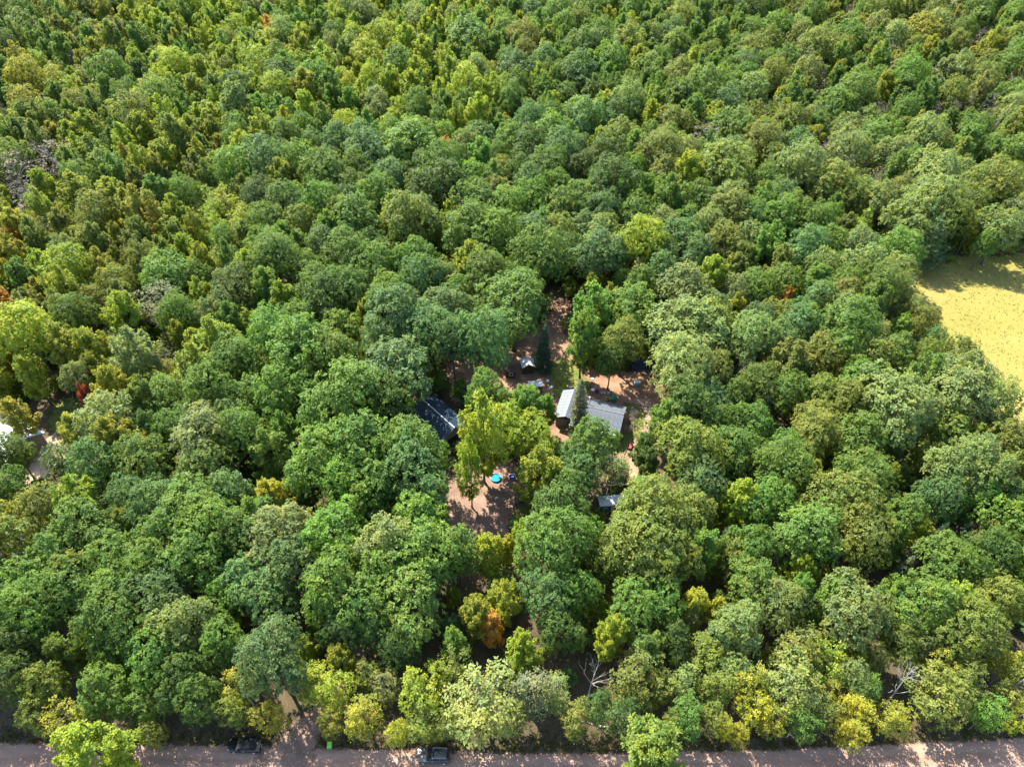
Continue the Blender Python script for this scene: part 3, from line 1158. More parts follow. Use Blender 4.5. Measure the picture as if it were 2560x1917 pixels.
t gp 1473 2883 56 124
m yg -1022 975 72 145
o g 1274 2786 115 170
m yg -1136 1091 96 171
m g -1161 1232 102 169
t kh 1648 3343 63 111
o g -832 3190 134 177
o dg -1761 3129 97 159
m ol -1588 1912 95 168
o g 530 2602 88 141
o yg -1501 3110 78 147
m g 1518 2045 90 159
o ol 595 2675 110 176
t kh 1861 2831 65 117
m g 735 2573 75 145
o g 1572 2542 84 135
p pi 2202 3121 52 86
m g 146 2348 83 177
a yg -1232 1969 47 113
m g -659 1357 69 156
s sp 805 2208 23 70
p pi -2220 3132 53 83
o g -920 1139 88 164
a yg -1916 2575 65 116
o g 415 1989 82 143
a yg -965 2194 67 121
p pi -2049 2997 56 89
m yg -630 2488 105 170
m oy 2084 3120 69 140
m yg -634 2116 95 185
o g 487 3073 125 202
s sp 1690 2267 28 77
o g 1631 2281 95 151
o ol 1640 1991 124 198
m g -1166 1942 77 146
m g 567 2868 79 166
o g -1852 3089 102 173
m ol 910 2279 94 185
o ol 530 2827 76 148
o pl 929 1669 77 138
p pi 2114 2857 60 104
o g -1353 2417 117 191
p pi 1208 2297 62 91
o g 1291 1752 87 141
t kh -774 1072 57 125
m yg -1023 2965 74 155
s sp 2195 3034 30 89
t gp 1678 2972 60 124
m ol -2374 3396 101 193
m g -1706 2331 76 157
o g -2126 2974 102 185
o ol 851 1678 119 179
s sp 1920 3418 33 105
o yg -563 3360 106 184
o g 571 2467 94 144
o ol -1377 1825 95 171
o dg 115 2085 87 163
o bg 700 1635 92 159
a yg -1075 2396 60 115
s sp 1047 2343 24 69
m g 1338 2248 94 171
t kh 1712 3154 52 112
o yg -592 2768 96 164
o pl -1004 3368 122 189
a yg -1984 2986 74 123
m ol 993 3072 86 168
m ol 1748 2966 87 164
m lg -1186 2688 68 158
m g -455 2296 76 142
m lg 407 3113 104 187
o g 1809 2571 130 201
m yg -1251 3322 71 141
m oy -2182 3051 70 133
m g 1373 1882 78 142
o g 2243 3446 80 142
m ol 1693 3344 66 136
m ol 1252 2876 103 168
p pi -205 3373 47 87
p pi 1520 3328 55 98
o pl 408 1746 80 157
o yg -373 3439 134 219
o ol 52 2731 129 189
a yg -1549 1982 68 136
o g 1516 1815 82 145
o g 1148 3195 95 147
p pi -1995 3446 50 97
m yg -581 1869 70 145
p pi 238 3207 46 78
p pi 1031 2276 47 78
m g -2009 2940 75 146
a yg -1360 1964 45 97
p pi 388 2391 49 91
m g 2329 3395 89 154
m oy 1124 2458 65 151
a yg -1303 2717 50 113
m ol 1313 2876 69 135
o g -422 1754 99 175
o bg 630 2876 102 153
m yg 385 3003 83 150
a yg -1264 2133 45 112
p pi 31 3411 43 77
o g 435 1524 87 142
t gp -1809 3449 49 106
o pl -340 2707 80 137
m g -1630 2052 86 160
o ol 2005 3357 94 174
s sp 1564 2714 33 94
m lg -346 3104 78 160
m g 168 3443 80 171
m lg 40 3133 68 153
m g 1509 3427 86 157
m g 529 2530 79 148
o g 172 3101 80 158
m g 1277 2283 104 167
p pi 2179 3430 59 102
o pl 1169 1654 89 159
a yg -1178 2267 61 120
o ol -984 2486 83 147
o yg -467 2383 93 169
m lg -962 3006 100 164
a yg -267 2235 63 110
t kh 1292 3303 61 109
m lg 267 2474 95 174
m lg -773 2124 101 172
a yg -1758 2591 47 113
o g 1179 2979 113 192
t gp 1617 2597 64 112
o ol -431 1546 81 155
o g -832 2040 97 146
m ol -1577 2073 72 144
m g 515 2893 91 166
a yg -361 2188 67 135
p pi 517 2719 48 86
o g 47 3352 94 154
a yg -162 3132 66 112
o ol 1418 2251 105 175
p pi 1077 2117 44 92
o pl 1809 3281 123 172
m g 696 2704 71 148
m g 1375 3208 71 130
s sp 1632 2239 23 64
t gp 2109 2988 55 102
p pi 1251 2610 49 85
m oy -982 1581 80 155
m g 754 2722 103 192
o g -1519 2146 85 139
s sp 1691 2316 35 91
a yg -1471 2362 74 139
p pi 493 2567 41 78
m oy 1272 3356 74 156
m yg -320 2252 100 193
o g -294 2153 94 175
o pl 2143 2903 101 161
t kh 993 1751 63 128
m yg -1260 2018 96 169
t gp 2078 2887 69 131
o yg -1156 3182 96 164
m yg -451 2994 68 147
m lg 696 2510 72 152
o g 1698 2191 79 150
o bg 141 1843 113 191
m lg -38 2039 80 145
m ol -1351 1898 96 188
o ol 725 1216 89 146
a yg -470 2816 48 104
o pl 1012 2024 94 150
m yg -1339 1569 88 175
m oy 1279 3034 84 163
m oy 866 2240 70 150
m g -1532 2676 94 191
m lg -701 2410 73 151
o g -1431 3146 76 132
m lg 222 3444 77 143
s sp 1882 2913 26 81
s sp 1664 2152 34 105
o ol -130 1904 94 159
o g -1644 3300 89 156
p pi -1595 2560 47 93
a yg -434 2712 55 118
m g 264 2268 100 170
p pi -167 2840 49 84
o g -155 2195 92 153
p pi 317 2988 53 93
p pi 745 3224 64 104
a yg -1143 2922 49 117
t gp -2060 2927 71 116
a yg -1035 1892 55 114
p pi -764 3388 55 104
t gp 990 2926 73 124
a yg -1688 2238 48 100
t gp 2118 3075 54 117
m ol -1958 2597 67 152
t gp 1937 3378 53 112
o g 1456 1854 118 174
a yg -168 2453 49 106
s sp -1416 2522 27 77
o bg 867 2719 85 144
p pi -1996 2878 41 88
o g 1452 3115 84 159
t gp -1698 3402 61 127
p pi -1723 3062 61 106
m yg -358 2044 96 160
p pi -1513 2305 47 87
m ol -1688 2930 66 140
m yg 351 3357 104 176
a yg -210 3158 70 114
a yg -1152 1544 57 108
a yg -228 2064 56 112
m yg -1232 1670 79 168
m lg -1176 2583 75 161
m g -1811 3338 69 137
t gp -1513 2772 53 111
p pi 1659 3242 48 97
t gp -1287 2369 65 122
m g 389 2796 79 160
m oy 2058 3398 86 183
m ol 1532 2957 66 137
m yg 832 3317 98 187
m ol -1996 2648 77 158
p pi -1628 3217 49 79
o g 200 3335 88 154
t gp 1286 2149 51 107
t gp 1408 3170 53 108
o ol 1471 2681 79 153
m ol -1679 2083 84 169
p pi 1551 3117 50 80
m g 180 2718 70 138
m g -2002 2747 67 136
o pl 793 447 90 161
m oy -1732 2543 94 176
a yg -414 3192 62 115
m lg -928 3060 69 139
a yg -1582 2276 65 110
m ol 1447 3401 76 139
o pl 567 1456 89 143
s sp 1414 2073 27 88
a yg -810 2645 71 133
o g 107 3192 76 140
m ol -1161 1454 78 152
o ol 701 1542 89 171
m g 940 2207 82 147
m g -976 2297 86 163
m ol 2108 3332 102 176
o pl 1399 2848 121 175
o pl 1940 2575 98 168
o pl -95 3164 79 158
a yg -773 2484 54 102
m lg -49 1718 90 162
m g -1910 2507 98 193
o bg 216 2035 130 198
m g -1213 1790 87 165
o g 814 2666 87 157
o bg 8 2433 125 183
o g -1430 2123 76 147
s sp 982 2677 35 104
m yg -977 1836 103 167
t kh 1488 1742 66 117
a yg -749 1531 55 119
a yg -1432 1841 55 118
t kh 1399 2662 58 122
a yg -1373 2975 57 126
s sp 1382 3142 28 80
m g 1940 2661 98 188
m g -952 2680 92 162
m lg -980 2732 78 163
m g -1310 2160 77 165
t gp 1329 3182 57 115
o g 1329 2378 107 192
m ol -1407 1554 82 155
a yg -1021 2784 68 124
s sp 1604 1952 32 90
m g -461 3327 71 155
a yg -1672 2731 66 115
m oy -858 1951 65 127
m oy -1538 2584 67 135
m g -1103 1283 80 156
m yg -661 2922 100 170
o g -31 2968 86 156
a yg -66 2531 54 115
m lg -849 3346 68 153
m yg -51 3206 73 150
s sp 1234 3017 22 65
m g -1331 2580 76 139
p pi 362 3157 61 99
o g 532 2297 90 151
m yg -102 2060 102 197
o ol 891 1622 76 134
o ol 1687 2562 84 142
a yg -506 2687 74 132
m lg 652 2600 74 147
m lg -302 3185 93 193
t gp 1024 2985 61 125
m g -2003 3204 98 176
m lg -632 3383 69 137
a yg -1888 3243 75 138
m ol -2034 3130 66 150
a yg -1938 2856 52 106
o g 324 2775 93 175
m g 38 2113 67 145
m oy -1179 1388 71 151
t kh 1573 1867 73 137
o g 128 2434 83 157
p pi -1529 2405 62 106
m yg -980 2137 75 135
m g -2300 3373 88 180
a yg -90 3089 48 98
o pl -1080 3444 134 219
o g 447 1932 82 157
o g 1726 2850 92 160
m g -1757 2401 94 170
m g 660 3051 79 146
o ol -158 1300 86 137
p pi 1782 2282 60 105
m lg -105 2139 70 147
o pl 1120 2130 76 129
o ol 1269 3116 92 171
a yg -1825 3018 50 101
m oy 1169 2720 83 153
m yg -1526 3174 96 193
s sp 2058 2754 26 82
t gp -1587 2629 64 121
t gp 890 1893 71 124
m ol -1575 2739 72 156
m g 166 3035 82 157
o g -663 1957 100 169
a yg -826 2880 53 101
m yg -620 3164 76 143
a yg -1469 2168 74 139
m oy 1232 2060 75 144
o yg -708 3047 88 163
m g -1175 2111 74 146
p pi 1581 3305 56 102
m oy -2288 3202 79 146
o g 233 3118 81 157
m lg -794 3093 83 173
p pi 1471 1788 52 96
a yg -1095 2551 72 127
m g -2333 3449 92 185
o ol 515 1799 84 143
o dg 310 2656 130 186
o pl 1029 1663 76 150
m g -1062 2700 72 158
m oy 1316 3235 90 170
m yg -590 2152 70 130
p pi 1627 2686 62 96
m ol -1179 1851 98 169
p pi -1831 2334 62 108
a yg -690 965 58 116
m ol 1124 3121 95 172
o g 1459 1681 97 179
m g -801 3344 68 142
p pi 936 2370 53 83
m lg -835 2946 93 163
a yg -1982 2709 53 107
m g 738 1962 93 165
p pi 1618 2729 63 112
m lg -1280 2767 94 179
o g 1254 2419 77 141
s sp 982 1968 24 68
o ol 732 1811 90 163
m oy -1686 2491 82 147
t gp 1504 3224 49 101
a yg -1971 3395 62 119
t kh 981 2273 69 117
s sp 1423 2577 32 94
o g 1849 2991 87 136
p pi 1025 2097 52 87
s sp 1154 1961 23 75
p pi 914 2155 62 92
s sp 1333 2115 31 91
o pl 1850 2667 93 143
m yg -948 2360 71 150
o g 699 3423 95 143
m lg 280 3271 66 126
m ol -2237 3357 75 147
o ol -23 1797 83 135
o g 365 3281 90 168
m g 1352 2741 77 168
m yg -1486 3005 69 147
o g 1405 1942 79 134
m yg -1175 2736 72 158
s sp 1773 2892 33 96
s sp 1410 3122 25 70
m yg -481 3410 91 178
o ol -949 771 93 143
p pi 2146 3104 48 95
m g -695 2278 99 178
m g 2018 3164 82 174
o ol 833 2047 121 173
o pl 1978 2770 89 139
m yg -1364 1653 78 149
p pi -447 2089 56 99
a yg -250 2924 47 96
o ol 1678 3033 118 168
a yg -252 3068 53 98
m oy -1558 2825 80 142
m ol 2232 3316 71 139
m yg -910 2179 65 136
a yg -1677 2790 64 128
m g -1190 3109 68 139
s sp 2019 3209 31 95
m g -1313 2277 81 173
s sp 1400 2547 30 97
s sp 1519 2200 29 86
m lg -267 3327 68 141
a yg -126 2966 52 103
m ol -1747 2175 76 163
o ol 421 1119 90 151
s sp 1930 3005 30 89
o g 202 2833 108 191
a yg -1372 2639 52 117
s sp 1173 2126 34 101
m yg -227 2541 78 167
s sp -2098 2934 24 68
m yg -525 2450 66 146
m g 1201 2510 72 151
m yg -235 2272 74 160
m yg -1085 1983 93 177
s sp 1373 2983 36 107
m lg 878 3393 97 159
p pi -565 2447 40 78
o g -912 2938 80 156
o g -770 466 104 169
m lg -1615 3381 67 150
m lg 78 3439 75 152
p pi -524 3171 65 103
a yg -875 2347 48 115
m g -1008 2234 68 129
t gp 1742 2799 61 105
m g 839 3030 91 176
m oy -758 938 72 161
o bg 922 3317 127 172
s sp 1925 2784 29 76
m ol -2063 3433 71 136
a yg -1294 2641 63 126
a yg -999 2879 56 122
o g 1739 2502 103 162
m lg 597 3317 74 152
a yg -1339 3425 47 96
m yg -1315 2522 75 166
m g 856 2822 86 180
a yg -713 2174 58 110
a yg -295 3397 65 126
m g 640 2442 83 175
o lg 334 1786 77 145
m yg -511 3245 89 177
o g 123 1680 80 158
p pi -546 3444 56 95
m g 987 3154 73 150
m ol -964 1922 98 197
a yg -1685 2979 63 111
a yg -1673 2197 51 117
m g -78 2350 72 152
a yg -632 3091 67 120
m yg -570 3126 86 156
m lg 190 2520 78 172
m yg -1080 1336 77 142
o g -702 1891 79 129
s sp 1359 2777 28 76
o lg -916 689 105 157
m g 1806 3367 65 135
m lg -1178 3441 70 130
m lg 301 3315 79 163
m oy 1350 2546 76 146
t kh 1053 2391 50 109
m oy 2020 2859 95 171
p pi 1723 3444 64 92
o pl 1542 2470 94 172
s sp 968 836 32 86
a yg -2349 3324 59 122
o bg 715 2264 85 150
m lg -431 2017 89 170
m g 919 2043 70 150
m lg -230 3435 89 165
m lg -714 3232 91 160
p pi -375 2267 45 75
m g 1606 2182 101 197
m yg -430 2605 78 149
p pi -1705 3441 46 92
m ol 979 2329 77 144
m yg -1024 2567 77 161
a yg -655 3197 56 105
m yg -1363 3241 87 149
s sp 1145 2850 30 81
m lg 448 2175 88 168
m ol 891 2424 72 151
s sp 1785 3051 26 84
m oy -1944 3236 91 160
m oy 1782 2373 77 147
m yg 256 1934 79 151
p pi -1570 2885 61 102
o g -1493 1893 128 216
a yg -306 2373 54 105
s sp 1088 3078 25 74
m ol 1583 2673 67 136
m yg -1032 2645 67 125
m yg 470 1701 99 200
o ol 235 2667 83 162
s sp 1721 2589 31 81
o g 0 2201 95 177
o ol 663 2965 124 178
m g 1594 3375 89 181
a yg -1418 2800 62 121
o pl 1068 1842 103 168
p pi -2110 2910 58 89
s sp 1575 2902 35 106
o pl 1370 1541 94 142
p pi -1409 1886 61 100
p pi 1704 2790 40 84
p pi -2183 3288 46 91
a yg -342 3056 59 113
o g 341 2456 119 203
s sp 934 2458 25 72
o yg -578 2406 76 141
s sp 1264 3173 23 71
p pi -2106 2877 41 72
m g 1506 2560 93 176
s sp 1850 3135 29 84
o bg 728 3049 82 135
m g -1398 3099 66 153
p pi 1587 2962 46 83
a yg -1433 3019 57 122
o lg -576 1664 78 128
p pi 1331 2948 44 82
p pi 1183 3330 46 90
p pi 1333 1958 59 106
m g -2112 3065 68 153
s sp 1294 3436 26 73
t gp -1504 2485 54 116
m yg -633 3443 82 161
p pi 1492 2202 46 87
m g 855 2137 99 201
o g 770 1433 80 144
t gp -2078 3043 51 112
o dg -2207 3440 134 183
t kh -658 1274 59 111
m yg 636 2526 84 165
m yg -130 2626 87 160
o g 514 3356 94 156
p pi 906 3071 48 84
m lg -150 2543 85 163
t kh 1319 3380 67 130
m ol -1839 3198 90 154
m lg 107 2298 92 159
m lg -764 2423 97 187
o g -420 1680 90 153
s sp -2248 3229 35 93
m yg -397 2313 89 183
m yg 34 2974 67 144
m g 450 2356 87 163
a yg -266 2880 47 114
p pi -1030 3306 60 101
m yg -493 1197 79 159
o yg -892 2718 110 162
o pl 2192 3181 129 206
p pi 964 2779 61 99
m g -1249 2319 71 150
a yg -1525 1767 50 95
s sp 1152 2262 35 105
a yg -762 3223 48 93
m ol 1611 3193 67 131
s sp -1398 2517 23 70
p pi -1584 3157 63 91
o ol 327 1952 118 170
o g 2258 3256 99 160
o pl 993 789 77 153
m ol -843 1198 82 158
s sp 1014 2502 29 78
o pl -370 2942 90 168
t kh 1478 2245 56 115
s sp -1768 2684 24 73
s sp 1579 2313 29 85
o ol 1879 2763 106 164
m g 1944 2942 92 164
m oy 2190 2991 90 162
m oy 1864 3442 103 187
m oy -1922 3126 92 166
m lg -298 2328 80 167
p pi -197 3056 62 99
a yg -1566 2146 47 113
m lg 116 2146 76 164
m g 923 3150 81 157
s sp 1204 2575 27 75
a yg -1687 2601 53 122
s sp 1762 2625 25 80
m ol 1707 2135 84 174
s sp 1723 2629 23 75
m yg -705 2984 83 164
o pl 490 1858 94 164
o pl 1207 1933 113 189
t gp -2165 3204 54 105
s sp -1948 3289 23 68
m ol -1925 3447 81 174
m yg -1440 3303 90 168
o bg -252 1804 76 149
t gp 1692 2925 52 109
m g -1800 2869 69 141
m oy 1849 3385 67 146
a yg -564 2356 51 100
s sp 943 2634 27 83
m lg -698 2645 82 154
m oy -1166 1154 101 198
t gp 1074 2530 70 118
s sp 1172 2179 22 71
m ol -1004 1974 84 175
m lg 284 3216 69 153
s sp 1620 3140 25 68
s sp 984 2391 35 103
o yg -508 2063 81 148
s sp 1019 2670 29 78
m g -1368 2700 90 188
s sp 1890 3132 22 66
p pi 847 3257 59 89
a yg -1868 2829 58 124
m g -1473 2258 81 157
m yg -173 2087 73 164
p pi -1937 3311 47 84
s sp 1009 3122 35 99
o dg -651 1631 109 163
s sp 1103 2033 25 71
t gp -2075 3121 58 104
a yg -1361 2303 71 136
t gp 1489 2083 46 96
m g 490 2757 82 169
m lg 440 2575 79 145
m oy 1498 2620 77 170
m ol -1239 1412 87 178
m g 170 2158 67 127
s sp 2315 3449 31 98
o g 1623 3442 120 177
s sp -1616 3028 27 87
m yg -166 3192 76 136
o g -1169 1720 95 163
a yg -855 2853 56 103
o g 342 3226 85 139
p pi 1820 2343 58 99
m yg -844 1046 78 159
p pi 1999 2935 43 74
o bg -410 1830 126 194
t kh 1427 3322 62 112
s sp 1420 2132 23 63
m g -1281 1450 69 137
p pi 1994 2698 65 105
s sp 962 2523 25 81
m g -1767 2729 86 176
p pi 2033 2783 42 76
m ol -1442 2484 96 158
o pl 1090 2825 99 171
o bg -92 1968 105 153
m g 1755 3205 69 145
t gp 1503 2440 47 100
m oy -2061 3188 81 159
m g 801 3246 68 146
p pi -1483 1708 49 84
s sp 1354 2147 23 63
t gp 2081 3020 63 127
a yg -1606 2996 62 112
a yg -924 3248 48 99
m yg -578 3231 101 185
s sp 1122 2276 33 93
m yg -1159 3287 71 136
o pl 930 716 85 158
s sp 1046 3073 27 86
a yg -873 2601 69 123
m g -1213 2776 72 143
s sp 1998 2984 33 102
m lg 354 1664 72 158
m yg -672 2566 101 167
t gp -2018 2824 65 130
o g -2434 3447 110 182
s sp -1314 2317 30 87
o g -263 1995 93 145
m lg -479 2482 81 142
m lg -570 3298 71 140
p pi -743 2938 51 82
m ol 1243 1818 82 176
a yg -1175 3247 53 119
m yg -936 2425 69 138
o ol 891 1739 77 134
m g 717 2322 88 157
p pi 1616 2512 60 98
a yg -712 1420 55 110
s sp 1205 3442 36 94
m g 45 2164 73 140
o dg 333 2085 122 191
a yg -216 3218 66 131
s sp 860 2186 23 66
o bg 60 2047 105 181
m ol -1627 2722 66 138
m lg 264 2108 80 173
m yg -898 2651 79 148
m lg -61 2659 95 175
o bg 601 1117 93 159
m ol 623 1343 66 151
s sp 2050 3230 23 75
s sp 1802 3157 36 103
m oy -2071 2814 92 170
p pi 1211 2737 47 78
m g 2412 3400 104 196
s sp -1667 2293 25 79
m lg -961 2800 87 154
m yg 463 2917 74 159
p pi 20 2915 63 103
p pi 1916 3169 47 78
a yg -80 2567 47 105
s sp 1754 2399 32 87
s sp 1263 2017 29 83
o lg -362 1102 87 148
o yg -482 2755 129 181
s sp 1061 1886 28 83
m g -1502 3306 68 153
p pi -1469 2434 44 90
o dg 24 1757 81 158
p pi 66 2491 42 76
m g -1638 3134 69 142
m lg 966 3374 77 151
o g -37 2807 92 167
m lg 204 2190 67 138
p pi 1692 2710 53 98
t kh -977 2080 55 122
m g 1325 2071 68 152
s sp 1046 2716 32 83
a yg -508 3049 61 119
m lg 214 1824 65 124
a yg -943 3379 56 114
p pi 723 2875 58 103
m oy 1753 3350 88 154
s sp 888 2000 29 85
m g 838 1612 67 129
s sp 1972 3110 33 100
a yg -485 2111 61 127
t gp 1037 2570 69 125
t gp 1634 3287 46 108
a yg -1716 2779 58 103
a yg -947 1283 54 103
o g -621 2027 82 156
m g 2318 3273 70 138
m g -58 2140 68 134
s sp 1441 2388 22 67
s sp 1293 2837 34 100
s sp -1968 2872 31 94
p pi -91 2761 45 88
p pi -2269 3414 59 99
s sp 1388 2133 26 73
o dg -345 1437 79 137
s sp 1551 2358 30 78
o g -114 1243 83 140
t kh -722 1069 46 100
s sp -2140 3047 30 98
s sp 1511 2698 28 76
m oy 1633 3095 99 202
a yg -336 2821 61 115
m yg -976 3167 69 157
s sp 1329 3280 33 86
o g 1967 3443 119 166
m g 338 2268 86 173
m oy 2079 2793 98 178
o g 310 2834 87 168
m ol 1258 3243 70 159
s sp 1057 2944 31 95
m ol 1451 3193 67 148
p pi -2136 3280 57 107
m g -1182 2007 67 148
s sp 1582 3339 23 65
s sp -1560 3103 27 73
s sp 2160 3031 29 94
p pi 176 2672 42 89
t gp 1335 2986 67 110
a yg -1646 2452 60 106
s sp -1750 2293 31 95
m g -2040 3069 65 132
m lg -128 2917 88 176
m lg -1312 3161 74 139
p pi 1202 2840 44 85
p pi -843 2364 45 82
s sp 983 2738 24 77
s sp 1952 3216 28 80
m ol -1242 1312 97 196
p pi -1708 2437 59 101
p pi 1896 3375 41 78
a yg -1772 3385 57 108
a yg -558 2853 65 107
p pi -1828 3145 64 98
p pi 1154 2427 53 84
p pi 1959 3177 65 104
s sp 1235 2820 24 79
m lg -1244 2538 69 137
s sp 1252 1889 26 82
o bg 800 3172 75 152
m ol -1297 1377 78 167
t kh 1017 2713 54 119
m lg -813 3424 87 149
m yg -213 2794 95 194
s sp 1670 2838 22 60
t gp 1091 3397 57 116
m lg -450 1489 68 152
s sp 1359 2077 27 85
s sp 983 2508 30 92
t kh 650 1701 49 107
p pi 226 3170 62 96
a yg -1202 2419 46 112
s sp 1063 2320 36 97
s sp 1355 2908 25 71
p pi -38 2086 50 94
m yg -1316 1997 78 142
s sp 1614 2765 27 86
m g 1344 3429 91 168
m oy -1005 1144 65 147
m g -1753 3264 69 157
o dg -586 1590 108 171
m g -1381 2821 65 132
s sp 1791 3222 25 78
m g 1094 2385 74 157
p pi -1541 2482 47 92
m ol 1751 2440 73 163
a yg -1513 3361 59 107
s sp 1805 2985 27 80
p pi -635 3342 47 81
a yg -1230 2847 46 104
s sp 1422 2414 33 89
t gp 1826 3084 63 109
p pi 769 2777 59 103
p pi 1751 3156 57 89
m lg -521 1655 70 156
p pi 1056 2898 43 73
p pi 1431 2015 46 83
p pi 671 2059 46 83
t kh 1028 1894 56 107
s sp 1530 3093 23 76
t kh 1727 2277 55 120
s sp 1197 2243 22 65
s sp 973 2020 24 78
m g 788 947 80 175
s sp 1284 2017 28 89
t kh 809 2175 74 120
o g 912 1389 101 163
m g -1039 2200 69 142
s sp 1532 2901 32 91
p pi -1411 2348 58 106
s sp 2106 2943 32 84
o yg -1384 3450 105 152
o bg -502 1905 101 178
s sp 1148 2769 25 71
m g 1290 2533 92 183
s sp 1982 2833 27 72
a yg -1434 2765 47 108
s sp 1671 3409 30 84
o g -577 1393 91 166
s sp -1714 2281 32 82
t gp 1133 3417 61 114
m oy -1109 1028 72 155
t kh 1511 3284 47 101
p pi 1914 2496 40 84
p pi 1449 2139 45 76
p pi -1352 2505 43 83
o g 787 2405 87 158
a yg -1472 3062 69 112
p pi 866 2309 46 81
o dg 53 1899 117 174
m yg -1339 2945 66 126
s sp 1712 3106 22 74
p pi -1701 2885 43 75
m lg 174 1181 94 164
p pi 1069 2454 44 91
s sp -1635 2328 30 85
o g 700 1730 94 150
s sp 2143 3004 34 105
s sp 1310 2821 24 77
a yg -1905 2709 62 111
m lg 400 1691 66 136
a yg -949 3278 56 101
o pl 2248 3098 82 139
m yg -1273 2833 83 175
s sp 1292 2701 24 74
m ol -649 1463 68 142
o g -358 3162 80 140
s sp -1639 2767 23 65
a yg -957 3096 47 104
m yg -1193 1573 79 163
s sp 1057 3186 32 100
s sp -1647 2514 34 98
a yg -1423 3066 46 96
a yg -393 2823 54 115
o bg -427 1615 78 149
p pi 239 2983 53 88
s sp 524 1964 24 79
m yg -820 2278 85 163
o bg -228 1547 88 161
s sp 1152 1922 24 79
m g -579 2259 99 196
t kh 1083 2158 50 108
m lg -509 1414 73 144
m yg 546 3132 100 164
o g 1228 2132 87 168
p pi 996 3439 48 94
t gp 1050 2488 51 104
a yg -484 2645 54 105
m ol -1815 2977 71 150
s sp 1278 2634 32 92
o g -710 1160 80 153
p pi 1877 2451 47 87
a yg -397 3317 56 117
o lg -110 1749 87 146
p pi -1513 2619 58 97
a yg -175 3254 59 123
s sp 1648 3204 34 107
s sp 1013 859 32 95
o g -161 1835 86 161
o pl 557 1601 113 164
m g -1455 1674 71 132
s sp 832 2252 34 98
m g -1119 2600 68 145
o ol 562 862 80 132
o ol 644 1814 82 162
o g -263 1698 85 140
m lg 616 1414 94 166
s sp 1042 2792 29 89
m ol -2244 3094 69 139
p pi 1257 2731 49 95
o bg -517 868 76 140
a yg -1630 1972 61 113
t gp 1113 3296 53 113
s sp 2041 3133 23 65
s sp 1445 1749 26 79
a yg -850 2220 72 129
m g 1549 3196 83 177
s sp 1437 2812 25 74
t kh 1148 2193 53 102
o bg -525 1996 76 141
s sp 1532 3360 30 82
m yg -605 1328 75 146
m yg -955 2244 74 144
a yg -693 2496 49 98
m oy -1488 2034 76 153
a yg -508 3296 51 112
s sp 1015 1936 25 69
t kh 1504 2164 55 113
a yg -256 2651 70 133
s sp 1122 2770 25 80
s sp 1244 2538 34 88
s sp 1079 2923 34 95
o g 286 1270 79 141
a yg -1028 2495 50 101
s sp 1165 2469 33 101
s sp 1154 1886 36 91
s sp 1170 2915 22 66
p pi -1905 2752 58 93
m lg 682 1270 87 150
m g -1634 2658 98 171
s sp 1081 3232 32 89
p pi 169 2414 46 94
m yg -1178 2896 66 145
a yg -562 2711 46 104
a yg -1106 2723 63 120
o bg 47 1667 98 179
t gp 1326 2321 61 118
m lg -285 2532 69 127
t gp 1182 2220 58 102
s sp 1745 2567 28 75
o g -859 1652 81 157
p pi 1785 3135 47 87
p pi 991 1910 51 84
m oy -1844 2608 68 155
m g -1690 2157 67 145
p pi 1445 2065 59 101
m oy -1515 2893 70 139
m yg -1240 3097 70 136
o g 234 1730 78 138
s sp 1087 1884 32 92
o ol -1587 2016 75 125
s sp 1136 2490 24 78
s sp 1034 3189 33 101
s sp 2134 2959 32 98
m ol -718 1694 76 136
s sp -1902 3368 33 95
a yg -1046 2881 62 124
p pi 651 3105 49 83
a yg -992 2923 54 113
s sp -1337 2339 24 76
s sp -1959 3276 23 63
s sp 1656 2656 23 72
p pi -1378 2264 49 84
a yg -1451 2980 58 123
p pi 1330 2804 41 73
m g -1030 2132 66 150
m lg 753 2362 71 145
s sp -1954 3155 26 84
p pi 739 3377 45 93
o dg 602 2931 75 150
m ol 1385 1694 69 155
s sp -1907 3075 32 97
t gp 1908 3338 47 103
a yg -776 1594 63 127
m ol 798 1973 80 158
s sp 1850 3343 32 100
m yg 138 2803 77 143
t gp 1019 2245 54 115
s sp -1904 2843 23 69
m yg -961 2546 98 176
t gp 1346 2182 51 117
m ol 580 2018 67 125
t gp -1521 2266 54 118
m yg -465 3179 84 177
p pi 1226 2243 54 94
m g 1343 3320 93 165
p pi 2116 3276 55 101
s sp 961 2081 26 83
s sp 1183 3390 27 74
t gp 1091 2882 70 118
s sp -1941 2698 27 77
m g 1588 2037 76 155
s sp 1758 2766 31 92
p pi 414 2935 59 100
o g 2359 3443 76 134
s sp 1381 3083 34 92
m lg -583 2203 67 145
s sp -1838 2813 34 104
m lg -1389 3034 80 156
p pi 2144 3236 47 83
m g -1916 3022 67 147
t gp -1490 2203 46 106
a yg -359 2398 47 99
a yg -88 3366 63 107
s sp 2008 2809 25 75
p pi -716 2463 41 81
m g 507 2668 81 143
t kh 1650 2341 72 140
m yg -606 2882 85 169
a yg -1346 3014 55 108
m g 23 2278 69 132
s sp 2202 3411 22 61
m yg -486 2246 78 161
p pi 1502 2338 51 92
m yg -681 2037 76 167
s sp 1982 2901 35 98
s sp -1969 2680 24 70
s sp 2045 3340 25 81
m yg -1293 2897 69 156
a yg -290 3259 52 120
o dg -308 1391 76 131
s sp 2122 3018 31 93
s sp 1136 3056 26 69
m ol -822 1471 68 136
s sp 935 2591 23 73
s sp 1115 3224 33 94
m ol -1716 2838 97 172
m yg -1025 1783 84 174
s sp 1278 2485 35 95
t kh -882 1310 47 105
t gp 1766 3015 61 117
o g 750 2447 78 136
s sp 1470 3436 24 71
a yg -90 2202 47 115
a yg -414 2258 46 112
m yg 870 654 89 176
a yg -1185 2642 67 111
t gp 1390 2705 52 113
m yg -324 2422 79 172
a yg -1403 1691 58 107
